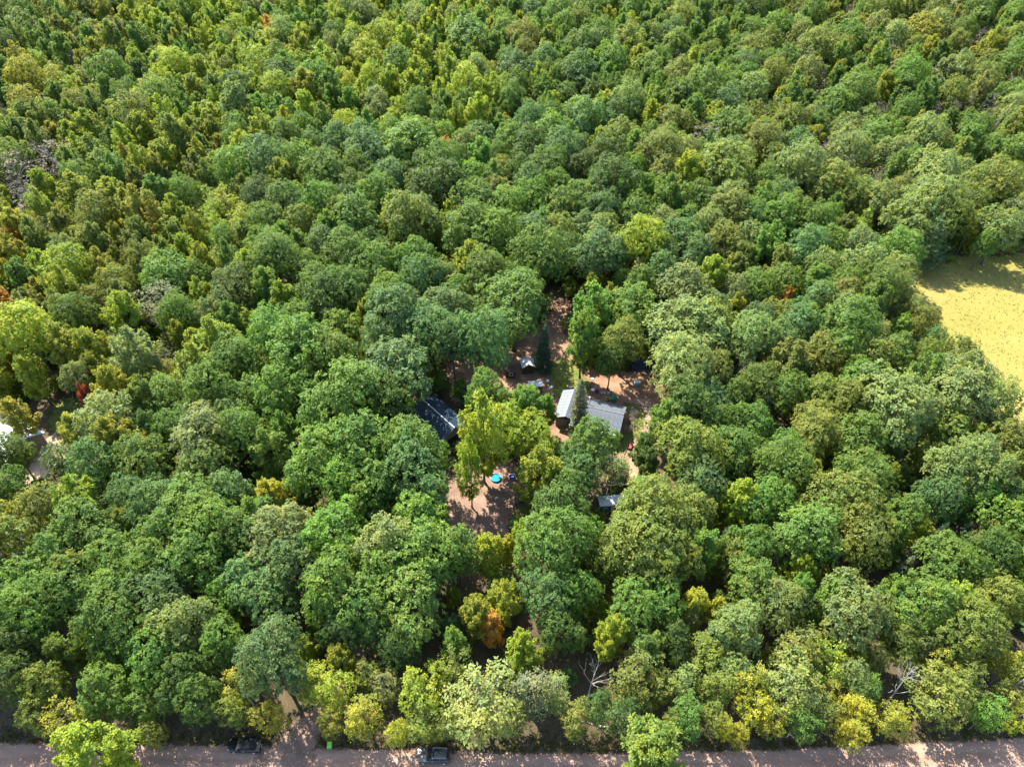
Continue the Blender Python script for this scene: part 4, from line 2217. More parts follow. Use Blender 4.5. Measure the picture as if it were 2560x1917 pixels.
s sp -1385 2482 22 66
s sp 885 2052 28 77
p pi -2103 3203 40 88
o bg 290 3434 112 166
m yg -1617 3434 80 142
m g 719 3103 70 144
o pl 481 1479 85 164
s sp 1842 2864 29 76
s sp 1763 3309 33 92
p pi -878 2991 57 90
s sp 1198 2094 26 69
s sp 1012 2532 31 86
s sp 1391 2206 28 86
s sp 1255 2470 36 97
a yg -146 2138 46 102
t gp 1118 1876 53 99
o bg 516 1126 76 155
p pi 79 2661 48 77
s sp 1619 3263 36 103
s sp 1374 3159 27 78
t kh 2028 3445 61 125
m lg 318 1482 78 140
s sp 1882 2588 23 61
s sp 1999 2738 26 75
a yg -1036 1372 59 107
s sp 1034 2607 35 97
a yg -528 2366 57 109
m yg -1280 1533 79 168
s sp 1260 1911 24 68
s sp 1550 2890 25 74
m yg -271 2816 83 175
t gp 954 1973 58 108
s sp -1322 2377 28 84
a yg -438 2671 60 123
s sp 1348 2840 34 92
s sp 1460 2568 33 84
s sp -1670 2314 23 72
m g 12 2670 76 159
s sp -1906 2978 27 77
p pi -1589 3046 47 86
m yg -566 2501 71 142
p pi 454 3023 49 88
p pi -389 2578 42 77
a yg -496 2343 51 100
s sp 1268 2378 24 78
s sp 2093 2834 24 76
a yg -1260 2184 73 127
m yg -1 3296 71 135
p pi 1990 2648 56 92
s sp 1512 2656 23 64
s sp 1081 2340 35 96
m g 602 2133 83 146
t kh 1980 3219 49 110
s sp 1029 2901 35 106
m lg -795 2180 67 136
p pi -1622 2196 58 90
m g 1288 2196 83 177
m g 1043 1757 74 151
p pi 693 3221 64 100
s sp 1079 3050 32 93
m yg -1073 957 78 142
s sp 1222 3348 24 72
p pi 919 2619 40 84
s sp 802 2234 27 77
s sp 1064 3082 25 77
s sp -1800 2400 24 69
p pi -527 3004 49 95
p pi 1460 2967 47 80
s sp 1485 2136 22 73
s sp 954 2147 24 80
m lg -184 3003 71 160
p pi 676 2753 44 87
t gp 1575 2595 49 103
m oy 1375 3262 81 150
o bg 1121 1558 77 140
a yg -1782 2631 57 103
s sp 1512 1874 24 72
o pl 717 1329 75 150
m yg 177 3182 68 143
m ol -883 1998 71 158
m g 500 3185 75 138
p pi 203 2240 46 89
a yg -535 2896 47 105
m yg -789 2844 75 139
m lg 790 2611 77 143
p pi 1528 1901 42 83
m ol 642 1634 67 148
p pi -736 3274 43 81
m g -1348 3370 72 144
s sp 1394 2900 33 96
t gp 797 1805 52 111
s sp 1277 2078 32 100
a yg -1631 2951 60 113
o yg -163 3330 91 150
s sp 1483 2517 23 75
s sp 2094 2918 36 111
m yg -1104 3048 70 141
p pi -494 2161 44 80
s sp 2276 3320 27 74
s sp 1016 1977 29 83
t gp 1246 2974 53 118
o g 934 2825 76 143
a yg -2294 3324 56 110
t kh -1324 1616 52 104
s sp 1216 2386 23 75
s sp 1226 1864 32 88
s sp 1412 3060 35 101
t gp 1664 2520 49 95
t gp 765 1913 52 101
p pi -1560 2113 49 89
p pi -1478 2760 53 101
p pi -59 2919 49 91
s sp 1867 2573 31 81
p pi 661 3315 56 93
s sp -2176 2986 26 84
p pi -1668 3016 52 96
a yg -305 3003 61 129
s sp 1086 3167 34 93
p pi 199 2998 46 83
o bg 372 915 77 134
m lg 337 3027 73 143
o g -228 2116 86 135
p pi -1505 1988 57 89
m g 631 2734 79 156
m lg 304 2321 68 155
s sp 1519 2231 30 94
m g -2017 3376 83 178
p pi 99 2592 51 89
a yg -2033 2862 46 105
p pi -240 2741 63 105
m g -285 2750 74 166
p pi 1542 2419 56 87
s sp -2213 3250 22 63
o lg -201 2007 76 137
o pl 497 1258 75 133
a yg -427 3078 47 94
a yg -1203 2314 51 102
o bg 565 2742 99 177
t kh 931 1926 58 117
a yg -1548 1829 51 98
s sp -1995 3255 29 86
s sp -2148 2918 34 90
p pi -486 2975 41 72
s sp 846 2516 27 71
s sp -1598 2583 24 68
t gp 1039 3032 57 104
p pi -639 2436 46 84
a yg -1785 2563 52 117
m g 14 3057 83 174
s sp 1201 2554 34 103
a yg -1245 2422 54 113
m yg -1176 2204 86 159
s sp -1362 2363 25 78
o g 1506 3142 82 132
t gp 2312 3318 47 98
s sp 2010 3397 24 65
s sp 1353 3155 30 87
m lg -407 3371 74 134
o dg -1798 2267 118 189
t gp -1648 2221 46 101
a yg -300 3059 52 102
o bg 174 1506 89 139
t kh -919 1698 57 107
s sp -1548 2281 32 95
m g -1016 2033 66 155
s sp 1199 3175 36 111
a yg -544 2146 55 112
m oy -1329 1423 66 142
t kh -1175 1512 55 123
s sp 1608 2940 32 82
a yg -181 2634 54 108
s sp 885 2082 23 73
t kh 1589 3155 46 104
m oy 1673 2057 74 156
m lg 496 2243 71 147
s sp 1775 3394 23 69
t kh 2175 3075 46 98
s sp 1598 2240 34 105
s sp 843 2312 23 69
a yg -387 3259 54 112
s sp 1022 2776 35 110
o bg -38 2317 76 144
s sp 1563 2176 26 83
s sp 1551 3157 24 73
t gp 1109 2713 60 110
m g 1373 3364 65 141
p pi 1652 2410 48 89
a yg -1110 2322 66 114
t gp 1701 3396 48 114
s sp 782 2043 29 80
s sp 2082 2943 30 95
m oy 1312 2590 86 164
m yg -363 2358 66 138
o bg -636 1840 79 159
s sp 1785 2472 23 68
m yg -25 2373 72 137
s sp 1885 2632 23 69
s sp 1572 3061 28 86
s sp -2041 2962 22 74
o g 750 1499 92 165
s sp -1959 2657 25 67
p pi 1609 1925 47 85
a yg -1247 2380 60 113
s sp 1591 2925 33 87
s sp 1370 2274 23 75
s sp 1037 2361 22 63
s sp 1737 3039 25 80
s sp 1294 2623 24 72
m lg 77 2807 88 159
s sp 1842 3111 32 93
a yg -402 3126 58 116
m yg -76 2852 77 156
o g 814 1237 94 173
s sp -1618 2510 23 73
s sp 957 2908 24 73
m g 393 2254 77 139
p pi -755 2754 62 103
m g -630 2606 67 126
a yg -825 2698 60 110
t kh 1233 2578 60 104
m lg 551 2088 98 186
o g 190 1966 77 126
a yg -583 3438 53 100
s sp -1891 2880 24 78
p pi 1304 3149 43 85
a yg -387 2885 61 112
p pi -1865 3153 46 80
a yg -1723 2618 66 129
m lg 538 3407 67 146
o g -37 1894 76 133
s sp -1722 2966 34 91
t gp 979 2626 54 99
s sp 1871 2868 35 102
s sp 1105 2776 24 66
s sp -1773 3313 31 96
t gp 1474 2840 56 116
m yg 823 2750 71 145
p pi -2023 3424 42 80
a yg -459 3060 48 95
m lg -889 593 99 164
s sp 1369 2640 25 68
s sp 1475 2152 30 91
s sp 1544 3296 27 84
s sp 2015 3122 33 86
a yg -1709 3272 55 120
s sp 1864 2708 33 91
s sp 2157 2954 28 77
a yg -1036 2360 69 119
s sp 1456 2279 29 84
p pi -853 2664 58 102
s sp -1908 3392 30 90
s sp 1307 2969 22 60
m lg -1161 3014 70 134
t gp 2008 3304 55 103
p pi 1762 3431 44 88
p pi 821 3094 42 86
t gp 1630 2972 68 128
s sp 1728 2213 27 72
a yg -1068 3317 47 99
m g 694 3273 84 145
t kh 1281 2110 64 107
o g -763 394 109 190
s sp 2289 3440 34 89
p pi 1792 2415 49 86
s sp 964 2652 31 92
s sp 2047 3252 25 72
s sp 1177 2852 35 107
s sp -1545 2542 25 81
s sp 1431 2555 36 111
s sp -1578 2526 23 63
p pi -1781 2519 60 97
m lg -554 1453 74 142
p pi 974 2053 45 77
t gp 2067 3288 57 118
s sp 2136 3138 23 63
p pi 123 3424 64 104
s sp 1176 1981 34 106
m lg 40 3190 66 149
s sp 1717 2736 34 93
s sp 1666 3383 33 105
p pi 2314 3220 41 83
a yg -1626 2546 45 95
s sp 1792 2672 23 74
s sp 1210 2908 25 72
m yg -1126 2798 65 143
s sp 1736 2745 32 82
s sp 1551 2867 26 82
a yg -1862 3029 50 101
a yg -1292 2232 46 96
s sp 1021 2387 23 69
s sp -1921 3355 35 93
a yg -814 1089 60 115
m ol -2227 3286 80 157
s sp 1471 3331 27 73
a yg -1147 2851 54 111
s sp 1214 3317 35 106
m lg -733 3159 91 181
o g -46 922 80 157
s sp 1366 2418 25 80
s sp 1543 1841 26 82
o g -57 1503 83 158
p pi 1954 3071 58 107
o bg 203 2456 97 157
s sp 1496 2298 25 79
s sp 734 2003 26 86
p pi -158 3445 62 111
s sp 2175 3328 24 70
m yg -307 1150 65 147
s sp 1249 2661 23 66
s sp 1651 2377 28 74
s sp 935 2744 29 88
p pi 1554 2650 44 75
s sp 1377 2220 29 92
s sp 1951 2805 31 81
s sp -2188 3315 27 72
m g -903 1927 74 138
s sp 1549 3392 25 67
s sp 1451 2521 26 74
m yg -210 1860 73 139
m yg -948 987 65 137
s sp 1683 3447 27 88
s sp 1684 3106 33 102
m g 892 2951 88 180
p pi 1168 2079 40 81
a yg -907 2229 46 99
o g -450 1142 82 145
t kh 959 2471 57 116
m g 1126 1826 72 136
s sp 522 1899 28 92
s sp 1717 2449 32 88
p pi -825 2752 51 87
o g 755 2510 80 146
s sp 1850 3067 23 66
p pi -256 2981 44 83
m g 1415 1601 94 193
m ol -1001 1705 73 154
s sp 1438 3349 22 66
a yg -793 1836 61 103
m lg -95 3428 78 144
t gp 1074 3291 58 116
s sp 1204 2428 24 65
s sp 1607 3327 35 93
p pi 547 2240 49 81
m ol -825 1736 67 155
s sp 1079 2478 24 78
a yg -442 2142 59 122
o g 22 1249 87 152
a yg -2251 3158 58 114
s sp 1840 3239 26 73
s sp 1409 3446 29 90
s sp 1814 2453 32 86
s sp -1739 2693 27 79
s sp 848 2424 25 79
t kh 1794 3449 46 105
a yg -764 2061 46 109
s sp -2186 3366 33 92
s sp -2177 3256 22 74
s sp 1934 3194 22 64
a yg -352 2139 50 99
p pi 1425 2697 53 96
s sp 1057 2141 28 74
s sp 1188 3357 26 68
m ol -1337 2053 81 146
s sp 1865 2950 28 83
p pi 2136 3379 54 91
o pl 374 1504 91 149
m yg 175 2097 72 140
m ol -1039 1188 77 144
s sp 875 2017 27 81
m yg -1542 2036 70 151
s sp 812 2132 26 85
s sp 1221 2608 32 100
s sp 959 2435 23 68
p pi -1524 2731 44 76
t gp 991 2112 46 104
s sp -1470 2311 25 82
s sp 1521 1771 27 76
s sp 1607 3056 35 90
s sp 1198 2885 35 102
s sp -1638 3012 23 72
s sp -2379 3444 32 87
m ol -972 1776 69 155
s sp 786 2011 26 78
s sp 1072 2419 32 98
a yg -678 1506 58 119
s sp -2086 3004 33 105
s sp 1596 2818 35 90
m ol -1433 2011 66 134
s sp 1506 2984 34 107
s sp 1449 2439 24 79
s sp 1661 2184 22 66
s sp 1265 2654 27 77
p pi 1822 2804 52 82
s sp 1981 2852 24 73
a yg -1339 2805 55 111
p pi -621 2720 55 95
s sp 2290 3219 27 80
s sp 1379 3106 27 85
m lg 301 1720 66 134
s sp 1713 2346 24 69
p pi -1584 2320 42 79
s sp 2369 3405 24 76
s sp 1634 3219 24 74
s sp 1160 2678 24 78
s sp 1792 2512 28 74
a yg -821 2420 51 109
s sp 1015 2312 31 87
m g 178 3383 70 132
s sp 980 2226 35 92
s sp 1141 2880 24 76
s sp 505 1977 27 85
s sp 1548 2593 23 70
s sp 1756 3389 23 67
o g 180 1624 103 159
s sp 1305 3096 27 85
m lg 535 3017 76 161
s sp 1128 2032 23 74
p pi 557 3187 46 87
s sp 1574 3102 24 68
m g 788 3068 65 130
s sp 1287 2337 25 76
o dg -267 1032 78 151
s sp 819 2358 35 109
m yg 555 3292 68 145
s sp 1851 2892 32 88
o ol -854 1346 79 157
t kh -789 1011 45 99
a yg -1728 3380 49 99
s sp 1094 2094 35 108
s sp 2369 3344 24 69
s sp -1625 2924 25 76
t gp 1106 3256 53 113
s sp 476 1982 27 82
s sp 1609 2788 35 103
m ol -966 1172 76 154
p pi -1987 3333 42 79
a yg -579 1175 52 101
s sp 1211 3022 25 80
s sp 1109 2422 24 74
s sp 1736 3128 33 84
a yg -1604 2235 45 102
p pi 1321 2141 45 84
s sp 841 2199 33 90
s sp 1486 3358 24 78
s sp 1688 2810 34 96
s sp 1690 3424 31 92
t gp -1451 2608 57 106
s sp 1290 2997 24 67
a yg -196 2302 59 127
s sp 2084 3083 33 100
s sp 519 1929 31 95
s sp 1498 2964 27 76
p pi -421 2921 51 83
o g 289 3157 79 130
p pi -514 3335 50 96
p pi 412 3166 40 82
a yg -59 3079 49 107
p pi 1826 3177 56 105
m ol 1965 3020 67 144
m lg 76 1521 65 143
a yg -1069 2235 45 103
s sp 1959 3336 24 65
s sp 1896 2806 31 94
s sp 953 2736 31 81
a yg -766 2692 50 95
s sp 2040 2810 23 75
p pi -190 2048 42 82
s sp 2136 3042 26 78
s sp 2118 3038 22 70
s sp -1787 2434 23 63
s sp -2015 3049 22 69
p pi 1692 2240 41 75
s sp 758 1867 30 87
s sp 1782 3187 22 74
p pi -939 3440 42 88
p pi 708 2445 42 81
s sp 1275 3186 25 76
p pi -1606 2437 49 85
p pi -156 3075 40 81
m yg -431 2806 66 131
p pi -1593 3094 49 92
m g 1345 1801 67 143
s sp 1257 3078 25 71
t kh -1113 1584 57 102
s sp -2136 3231 27 79
o g -100 1684 76 127
m yg -544 418 53 71
m dg -549 880 39 58
m ol 630 1670 41 69
m g -1397 1916 48 71
m lg -791 2287 30 67
a yg -920 1265 46 64
a g -4 930 40 73
m ol -679 1434 39 56
m pl 767 1545 46 72
a ol 159 1990 47 49
m ol -1075 2027 53 49
a ol 773 1241 51 43
a g 1340 1870 33 72
a g -132 1787 50 47
m dg -198 1038 39 72
m oy -1261 1496 48 50
m dg 212 1172 42 52
m g -86 1210 33 40
m bg 439 1898 47 63
m g 645 2112 36 43
m yg -146 2043 49 50
a g 501 411 53 59
m g -415 1429 50 61
a lg -495 969 45 72
m bg -218 1199 40 72
a g -483 1859 43 52
m ol -1148 1392 42 58
a bg -175 672 36 67
m g -976 1392 43 75
m bg -389 799 48 70
m ol 893 722 52 43
a ol 488 1745 31 48
a ol -1235 1863 42 52
m pl 811 1367 39 59
a bg 392 1957 42 55
m g -340 466 32 52
m bg 148 1797 33 57
m ol 210 1502 45 47
a oy 773 2119 38 41
a sp 440 1636 29 64
m g 938 1483 36 71
a ol -1342 1684 38 50
m ol 856 600 40 65
a ol -5 1619 33 69
m bg -625 818 54 73
m bg -236 1742 42 64
m ol 770 1684 35 62
m lg -487 1346 43 61
m dg -481 1667 37 46
a pi 1645 2040 43 54
a ol -861 1893 34 67
m ol 796 2262 47 67
m ol 488 1319 43 63
a ol -457 1208 43 70
m g -610 1455 38 54
m g -973 2036 34 55
m g 1270 1867 55 41
m dg 21 1694 38 53
a ol -160 1941 32 71
m yg -490 2138 32 73
m pi 725 2059 53 69
m pl 337 747 32 65
a yg -477 2053 30 74
m ol -99 2013 30 48
a yg -309 2091 32 70
m g 1154 2056 48 70
m g -1203 1202 39 74
m yg -645 1042 44 58
m pl 1316 1559 33 66
m g -515 1454 47 60
m ol -715 1539 48 59
a ol -880 1163 52 59
m g -1492 1823 55 56
m ol 651 1446 31 52
m g -395 1557 36 42
m lg 56 1400 49 63
m g -378 1729 52 41
m bg -287 1656 50 68
a g 1013 1775 46 56
m bg 449 2124 37 55
m oy 1436 1729 50 69
m ol 1037 885 40 48
a ol 994 1837 49 48
a yg -419 2092 34 73
m oy 1459 1956 30 43
a lg -484 2282 45 71
m g 1039 1994 50 63
m g -743 1102 32 51
a pl -176 2121 30 67
m g -20 887 37 44
m ol 565 1811 40 70
m dg -351 864 36 57
a sp 1007 1867 29 59
m pl 860 920 35 74
m ol 403 555 32 49
a ol 263 745 32 71
m ol -578 1017 34 54
m ol -1377 1763 38 49
m bg 415 2158 41 69
a g 1420 1886 41 53
a g -938 1488 35 69
m pl 621 1941 45 52
m oy 1692 2086 42 60
a g -1727 2138 35 49
a pl 1037 1803 44 69
m g 173 1422 33 67
m ol -538 1840 49 55
m ol 11 1824 36 47
a ol 351 2220 32 44
a bg 349 2012 54 68
a g -1224 2195 36 72
m g 36 1556 34 43
m pl 633 1776 48 59
a yg -126 1369 47 45
a ol 411 1624 50 41
a yg -473 2207 33 65
a yg -1300 1898 50 61
a g -130 1673 32 46
m ol -1203 1258 39 64
a g -1377 1697 32 53
m lg -162 1731 47 47
m yg 681 2093 40 55
a ol 1360 2204 33 43
m g 503 2211 42 62
m ol -340 908 45 69
m bg -309 1963 39 70
m bg 54 2257 53 47
m oy -1197 1887 47 54
m oy -901 1512 39 68
a gp 918 1998 47 54
m yg -1062 1284 44 62
a ol 772 542 41 68
a yg 184 2230 31 63
m lg -191 648 45 70
m lg -512 1796 36 51
m oy 1132 2054 35 63
m g -400 1990 33 66
m sp 1210 2192 30 64
m ol 1000 2219 41 54
m ol 300 2232 35 42
m dg -1557 2250 41 70
m lg -451 1039 31 49
m bg -790 927 42 50
m g -23 1519 33 42
m lg -436 729 33 69
m dg -746 785 44 57
m bg 405 2023 37 67
a yg -1434 1908 41 47
m g -306 1046 36 42
a g -1059 1157 52 45
a ol 553 1398 54 69
m bg -610 874 33 58
m pi -1704 2187 50 55
a yg -587 2107 33 61
m g -646 1553 46 56
a dg 197 1866 53 64
a bg 46 1967 54 57
m yg -95 382 34 45
a g -18 544 50 75
a sp 1164 1694 24 65
m sp 582 1868 29 54
m sp 1132 2104 27 71
m bg -501 1532 30 64
m pl -100 2175 35 64
m yg -1130 1197 32 55
m bg -640 1586 45 72
m lg 138 1356 32 52
a g 204 1139 35 58
m ol 511 1086 44 71
a g 799 1627 41 66
a ol 1130 2077 37 61
m oy -1354 2017 36 55
a bg 76 812 44 62
m gp 1260 1772 38 43
a pl -68 2199 32 46
a lg -162 1118 30 57
m pl 692 1958 33 57
m ol -724 1787 31 67
m oy 1639 2140 35 69
m g 1591 2286 33 41
m g -705 1504 32 42
m ol 696 2075 31 66
m g 940 1522 36 54
a pi 825 1825 60 44
m g -849 1989 53 71
m lg 568 1293 30 52
m g 1437 1932 46 51
m dg -1424 2168 54 72
a bg 374 1921 37 50
m g -443 859 38 46
m bg 63 2296 48 65
m g 1147 1988 43 47
m g -1192 1327 49 60
m sp 934 867 35 59
a ol 191 1325 37 43
a yg -583 2300 52 64
m lg 74 1715 33 74
m pl 700 777 32 70
m oy -1463 2121 33 42
a g 1072 2290 48 67
m ol -461 1358 36 55
m dg -46 1209 47 47
a yg -668 2100 31 73
a ol 458 1180 43 60
m g 227 2299 55 62
a g 347 1743 53 62
m yg 6 2004 40 45
m bg 134 1425 50 50
m oy 991 1941 39 67
m g -941 1770 43 72
m lg -882 2202 31 71
m ol 1337 2025 42 69
a sp 790 1682 28 48
m yg -1135 2143 37 68
m bg -92 487 41 69
a g 217 1602 41 59
m bg -12 1357 39 73
m g -834 1610 53 53
m g 494 1921 55 70
m bg -531 1575 55 60
m g -1076 2134 32 75
m sp 1087 2180 24 43
m yg 410 1053 50 41
a bg -326 1936 52 57
a pl 895 773 33 41
m g 332 1151 32 72
m pl -621 2286 31 74
m g -1707 2216 40 65
a g 661 1036 35 59
m yg -1112 2129 43 69
m yg -785 685 45 52
a pl 802 1656 48 75
a yg -1033 1672 33 55
m g 437 1330 31 56
a bg 158 1730 35 51
m yg -867 1434 45 53
m g 224 1852 39 56
m yg -846 1121 46 44
m yg -934 1865 37 66
a ol 434 1254 44 51
m g -751 1329 43 66
m bg -433 1369 31 43
a bg 102 1435 35 74
m g 116 2034 44 70
m g 990 1630 53 46
m ol -1326 2123 47 44
a sp 1003 2060 35 50
a bg -320 2023 51 62
a ol -696 1647 54 48
m dg 16 1797 33 47
m pl 651 719 45 62
m dg -1236 2151 32 46
m ol -1381 2087 37 48
m g 177 1582 48 53
a g -816 1312 37 66
m bg 416 742 33 54
a bg 1224 1554 53 74
a ol -1249 1559 35 58
m yg -893 1552 53 57
m pl 859 1189 49 71
m pl 410 1165 36 46
m dg 192 1271 41 70
m ol 1072 1622 31 73
a sp 496 1177 30 47
a ol -582 1208 33 60
m g -922 2048 51 57
a g 394 1894 30 58
m ol -1005 2101 49 69
m kh 1680 2284 40 70
a yg -516 1266 47 64
m bg 258 1797 51 52
m yg -1213 1742 40 62
m ol -1083 1700 30 64
m g 135 1946 33 41
m g -610 1984 33 54
a pl 603 1614 30 41
a ol -894 1960 51 65
m bg 82 417 32 51
a yg -927 2147 36 65
a dg 329 1822 42 41
m g 470 1142 48 64
a dg 262 1990 45 55
a lg 65 2089 33 72
m ol -651 1305 31 64
m g -1215 2060 47 55
m g -297 2208 42 49
m g -174 1172 31 44
m yg -762 1942 44 52
m bg 665 2219 31 53
m lg 211 1308 44 43
m lg 27 1934 40 56
a g 789 1590 32 60
m g -960 1693 31 66
a g -551 2030 45 49
a bg 194 1710 39 75
m bg -351 831 52 58
a ol 330 812 34 55
m bg -624 1943 45 56
m yg -1459 2083 34 60
m ol 523 1037 39 57
a g -1009 1466 48 72
a bg 35 2199 36 68
m dg -202 1369 31 57
a yg -1160 1676 38 65
m yg -908 1485 30 51
m bg 876 603 34 70
m g 831 1941 51 42
m ol 896 1860 48 74
a g 1598 1906 33 67
a dg 19 1307 36 51
m g 695 1596 52 72
m lg -379 1239 37 68
m g -688 1393 33 45
m gp 863 1993 35 57
a oy -834 1500 44 46
m pl 660 1158 35 46
m dg -279 1357 55 60
m lg -667 737 38 63
m bg 475 2136 40 65
m bg 294 1798 48 71
m dg 730 2141 51 53
a ol -954 1803 37 46
a g -753 623 36 55
a sp -1439 2273 31 55
m yg -954 2092 31 46
m oy -527 1071 41 59
m kh -847 1688 41 44
m bg 740 1380 55 54
a pl 859 1504 36 73
m g 159 1116 52 58
m bg 278 1134 50 61
a oy 1252 2165 54 54
a g 28 1390 39 49
a g -337 1061 46 71
m ol -319 809 50 61
m lg -399 2136 36 60
m g 745 689 42 62
m ol -1088 1485 43 57
m kh -799 2063 49 63
m g -1240 1369 41 69
a g -1272 2263 52 60
m lg 127 2253 36 49
m g -792 1991 44 71
m bg -730 618 33 51
a lg -259 1329 38 49
m lg 681 766 41 61
m lg -21 1999 51 45
m ol 1239 1973 45 56
m g 697 1476 38 65
m g 937 1756 41 74
a g -893 1665 50 66
m g 423 2125 46 72
m yg -433 945 41 65
m oy -1388 1945 54 52
a oy -915 1100 42 59
a g 230 1904 53 74
m lg 521 1760 34 61
m g -1 1855 47 55
m ol 595 844 38 48
m g 153 656 36 61
m g -1272 1568 48 71
m dg -222 1948 34 51
a g 959 1648 49 58
m lg -274 1594 51 70
m oy 959 1696 42 55
m g -654 2153 46 52
m yg 483 1373 41 58
m ol -966 1440 39 61
m bg -572 1631 42 69
a bg 44 1499 32 48
m dg 367 1945 31 72
m kh 1053 2095 52 54
a g 283 1571 49 50
a g 51 1785 33 52
m oy -868 1469 50 74
a g 1169 2292 31 47
a yg -321 2196 34 64
a yg -945 2060 32 67
m ol 1424 1974 46 61
m ol -789 1634 37 72
m lg -238 1161 39 58
a g 1531 2268 45 45
a kh 1487 1706 30 43
m bg -761 895 31 61
a gp -1666 2248 35 57
m g -356 1303 43 74
m kh -1213 1546 44 71
a ol 121 1929 46 48
m yg -1138 2262 46 43
m lg -249 1662 54 74
m yg -1543 1942 54 68
a pl 864 1027 37 42
m g -239 613 35 46
m pl 486 1540 55 69
a ol -221 1977 52 41
m pl 1384 1816 54 58
m bg 1115 1593 38 66
a bg -267 1646 35 64
a dg 705 2179 34 70
m g 1549 2200 39 54
m g 368 819 34 55
m lg 463 1241 42 47
a sp 1536 1935 32 40
a yg 176 1340 36 45
m sp 1215 1699 27 56
a yg -1142 1993 35 58
m g 809 2110 31 55
m pi 1570 2266 44 57
m sp 607 1220 31 63
m g 1301 1646 32 65
m pl 984 1664 38 54
m yg -124 1398 35 44
a g 1381 1967 36 62
m ol 656 1405 43 50
m g 1258 1588 45 74
m g -1176 1278 40 48
a ol -378 1415 31 66
a g -1567 1873 54 66
m g -153 1227 33 61
a g -735 1720 34 49
m g 168 1931 35 69
m yg -794 962 50 48
a oy -1297 1724 37 62
a lg 361 1558 36 61
m g 1189 1876 49 59
m g 141 1226 47 46
m g -889 1748 32 58
m pi -686 1678 45 71
m pi 1182 1787 46 53
a yg -719 2218 38 40
m bg -244 1941 41 58
a ol -1366 2230 33 64
m pl 888 1001 32 66
m yg -1023 1588 38 44
m yg -193 1908 49 70
m bg -370 737 33 46
m dg 308 1342 45 70
a yg -569 962 34 48
a g -1437 1883 41 66
m yg -812 1220 51 50
m lg 232 749 50 40
m g 1240 1527 54 61
a pl 793 1399 51 68
m lg 434 2036 33 43
m dg -3 1477 31 68
m g -711 1946 49 50
m g -679 1049 49 49
m ol -226 1700 38 63
m dg 279 1683 44 44
m lg 281 1520 35 66
m ol 1325 2208 41 44
a yg 892 854 42 43
m ol 524 1628 37 66
m g 192 1115 50 47
m g 854 731 32 52
m yg -137 2116 39 45
m ol -273 1835 40 58
a g -198 1507 47 72
m yg -1041 2237 49 40
m sp 1253 2247 27 64
m pl 729 631 42 64
m ol -625 1424 36 47
m g 1402 1861 47 72
m bg -517 453 33 73
a g -1013 1822 33 48
m yg 618 1468 34 52
a g 446 1662 54 62
m yg -434 2236 41 46
m sp 1566 2214 26 55
m g 855 1904 51 47
m g -306 1180 37 44
a bg 359 1610 40 46
a g -655 868 32 73
m yg -513 2104 43 46
m yg -1665 2139 38 50
m pi -1620 2140 54 66
a ol 416 1342 46 48
a bg 137 1643 40 52
a sp 1191 1686 25 67
a ol 51 2002 54 44
m yg -331 1650 52 45
a yg 87 1696 41 53
a bg -11 1259 37 40
m bg -375 1892 46 57
m pl 357 501 40 64
a g -782 1038 40 66
m pi -1306 2202 50 56
m g -533 1783 33 41
a ol 405 901 49 63
m g -293 2045 45 63
a sp 961 867 34 51
a pi 660 2244 44 64
a ol 170 1558 40 62
a g -393 958 31 68
m g -729 2149 34 49
m g -300 1436 55 71
m bg -367 1684 49 65
a lg 272 1490 38 66
a yg -816 1762 36 57
m g 257 2073 48 46
m ol 874 2202 36 46
m ol -148 1021 42 58
a g -1142 1587 36 61
m bg 291 1918 47 44
m sp 769 1573 29 48
m sp 526 723 32 50
m yg -1276 1631 43 61
m ol -896 1018 40 63
a g -505 1368 46 73
a ol -1079 1786 54 60
m kh -552 1081 32 47
m oy -678 1144 48 64
m g -1204 1628 52 41
m g -1332 1942 50 50
m ol -931 1935 31 51
m pl -633 2072 50 60
m yg 18 2068 34 42
a ol 1759 2212 46 75
m yg -944 2170 53 71
m sp 1117 1964 26 52
a ol -1395 2137 36 55
a ol 745 984 35 44
m g 847 623 45 59
m ol -1278 1928 51 62
a bg -191 1193 38 50
m g -1161 2160 52 62
m yg -822 1685 39 60
a g 884 1494 50 50
a yg -1007 1915 31 45
m g -618 2189 53 41
m dg -364 1660 31 55
m g -1213 1910 30 68
m g -853 1732 35 45
m dg -475 2017 35 43
m pl 525 550 37 62
m bg -325 1267 41 68
m g -267 1149 32 64
m g -1188 1672 45 45
m yg -771 1453 36 75
m bg -17 951 41 55
m oy -1155 1354 32 62
m lg -210 2224 37 55
a dg 69 1799 50 52
m g -978 1345 46 51
m gp 701 1780 51 50
m oy -1557 2300 35 56
a g -178 1422 36 52
m g 324 2030 44 40
m ol 953 909 40 51
a yg -1637 2011 51 46
m g -418 2133 32 50
m g -1522 1925 31 70
m g -70 2177 34 69
a oy -750 1365 40 61
m ol -1138 1952 30 53
m yg -1123 2100 39 58
m lg -127 1868 31 73
m ol 1476 2057 34 51
m pl 652 1139 35 47
m sp 1069 1718 28 51
a dg -399 1298 41 70
m yg -1328 1456 36 56
a g -1064 1444 31 48
m dg -1340 2238 39 68
a g -1150 1498 44 74
m g -1133 1704 43 41
m g -51 1930 33 74
m gp 1421 1812 31 48
a bg 101 1892 42 42
m g 1046 1720 35 69
m g -102 1871 30 53
a g -10 909 37 61
m bg 215 1649 45 54
m g -1006 1010 35 53
a g 14 2142 43 73
m bg -314 925 51 53
m dg 251 1124 32 55
m g 855 1730 55 74
m dg 73 2229 40 44
m pl 418 1481 42 45
m ol -962 1115 41 49
m g 158 620 41 61
a yg -1666 2117 32 40
m yg -1256 1700 37 58
a lg 237 2210 44 60
a g -912 1293 47 51
m lg -711 1808 43 47
m yg -1043 1438 37 73
a ol 520 856 31 41
m bg 466 893 38 57
m pl -185 2267 41 54
m yg -1427 1689 31 41
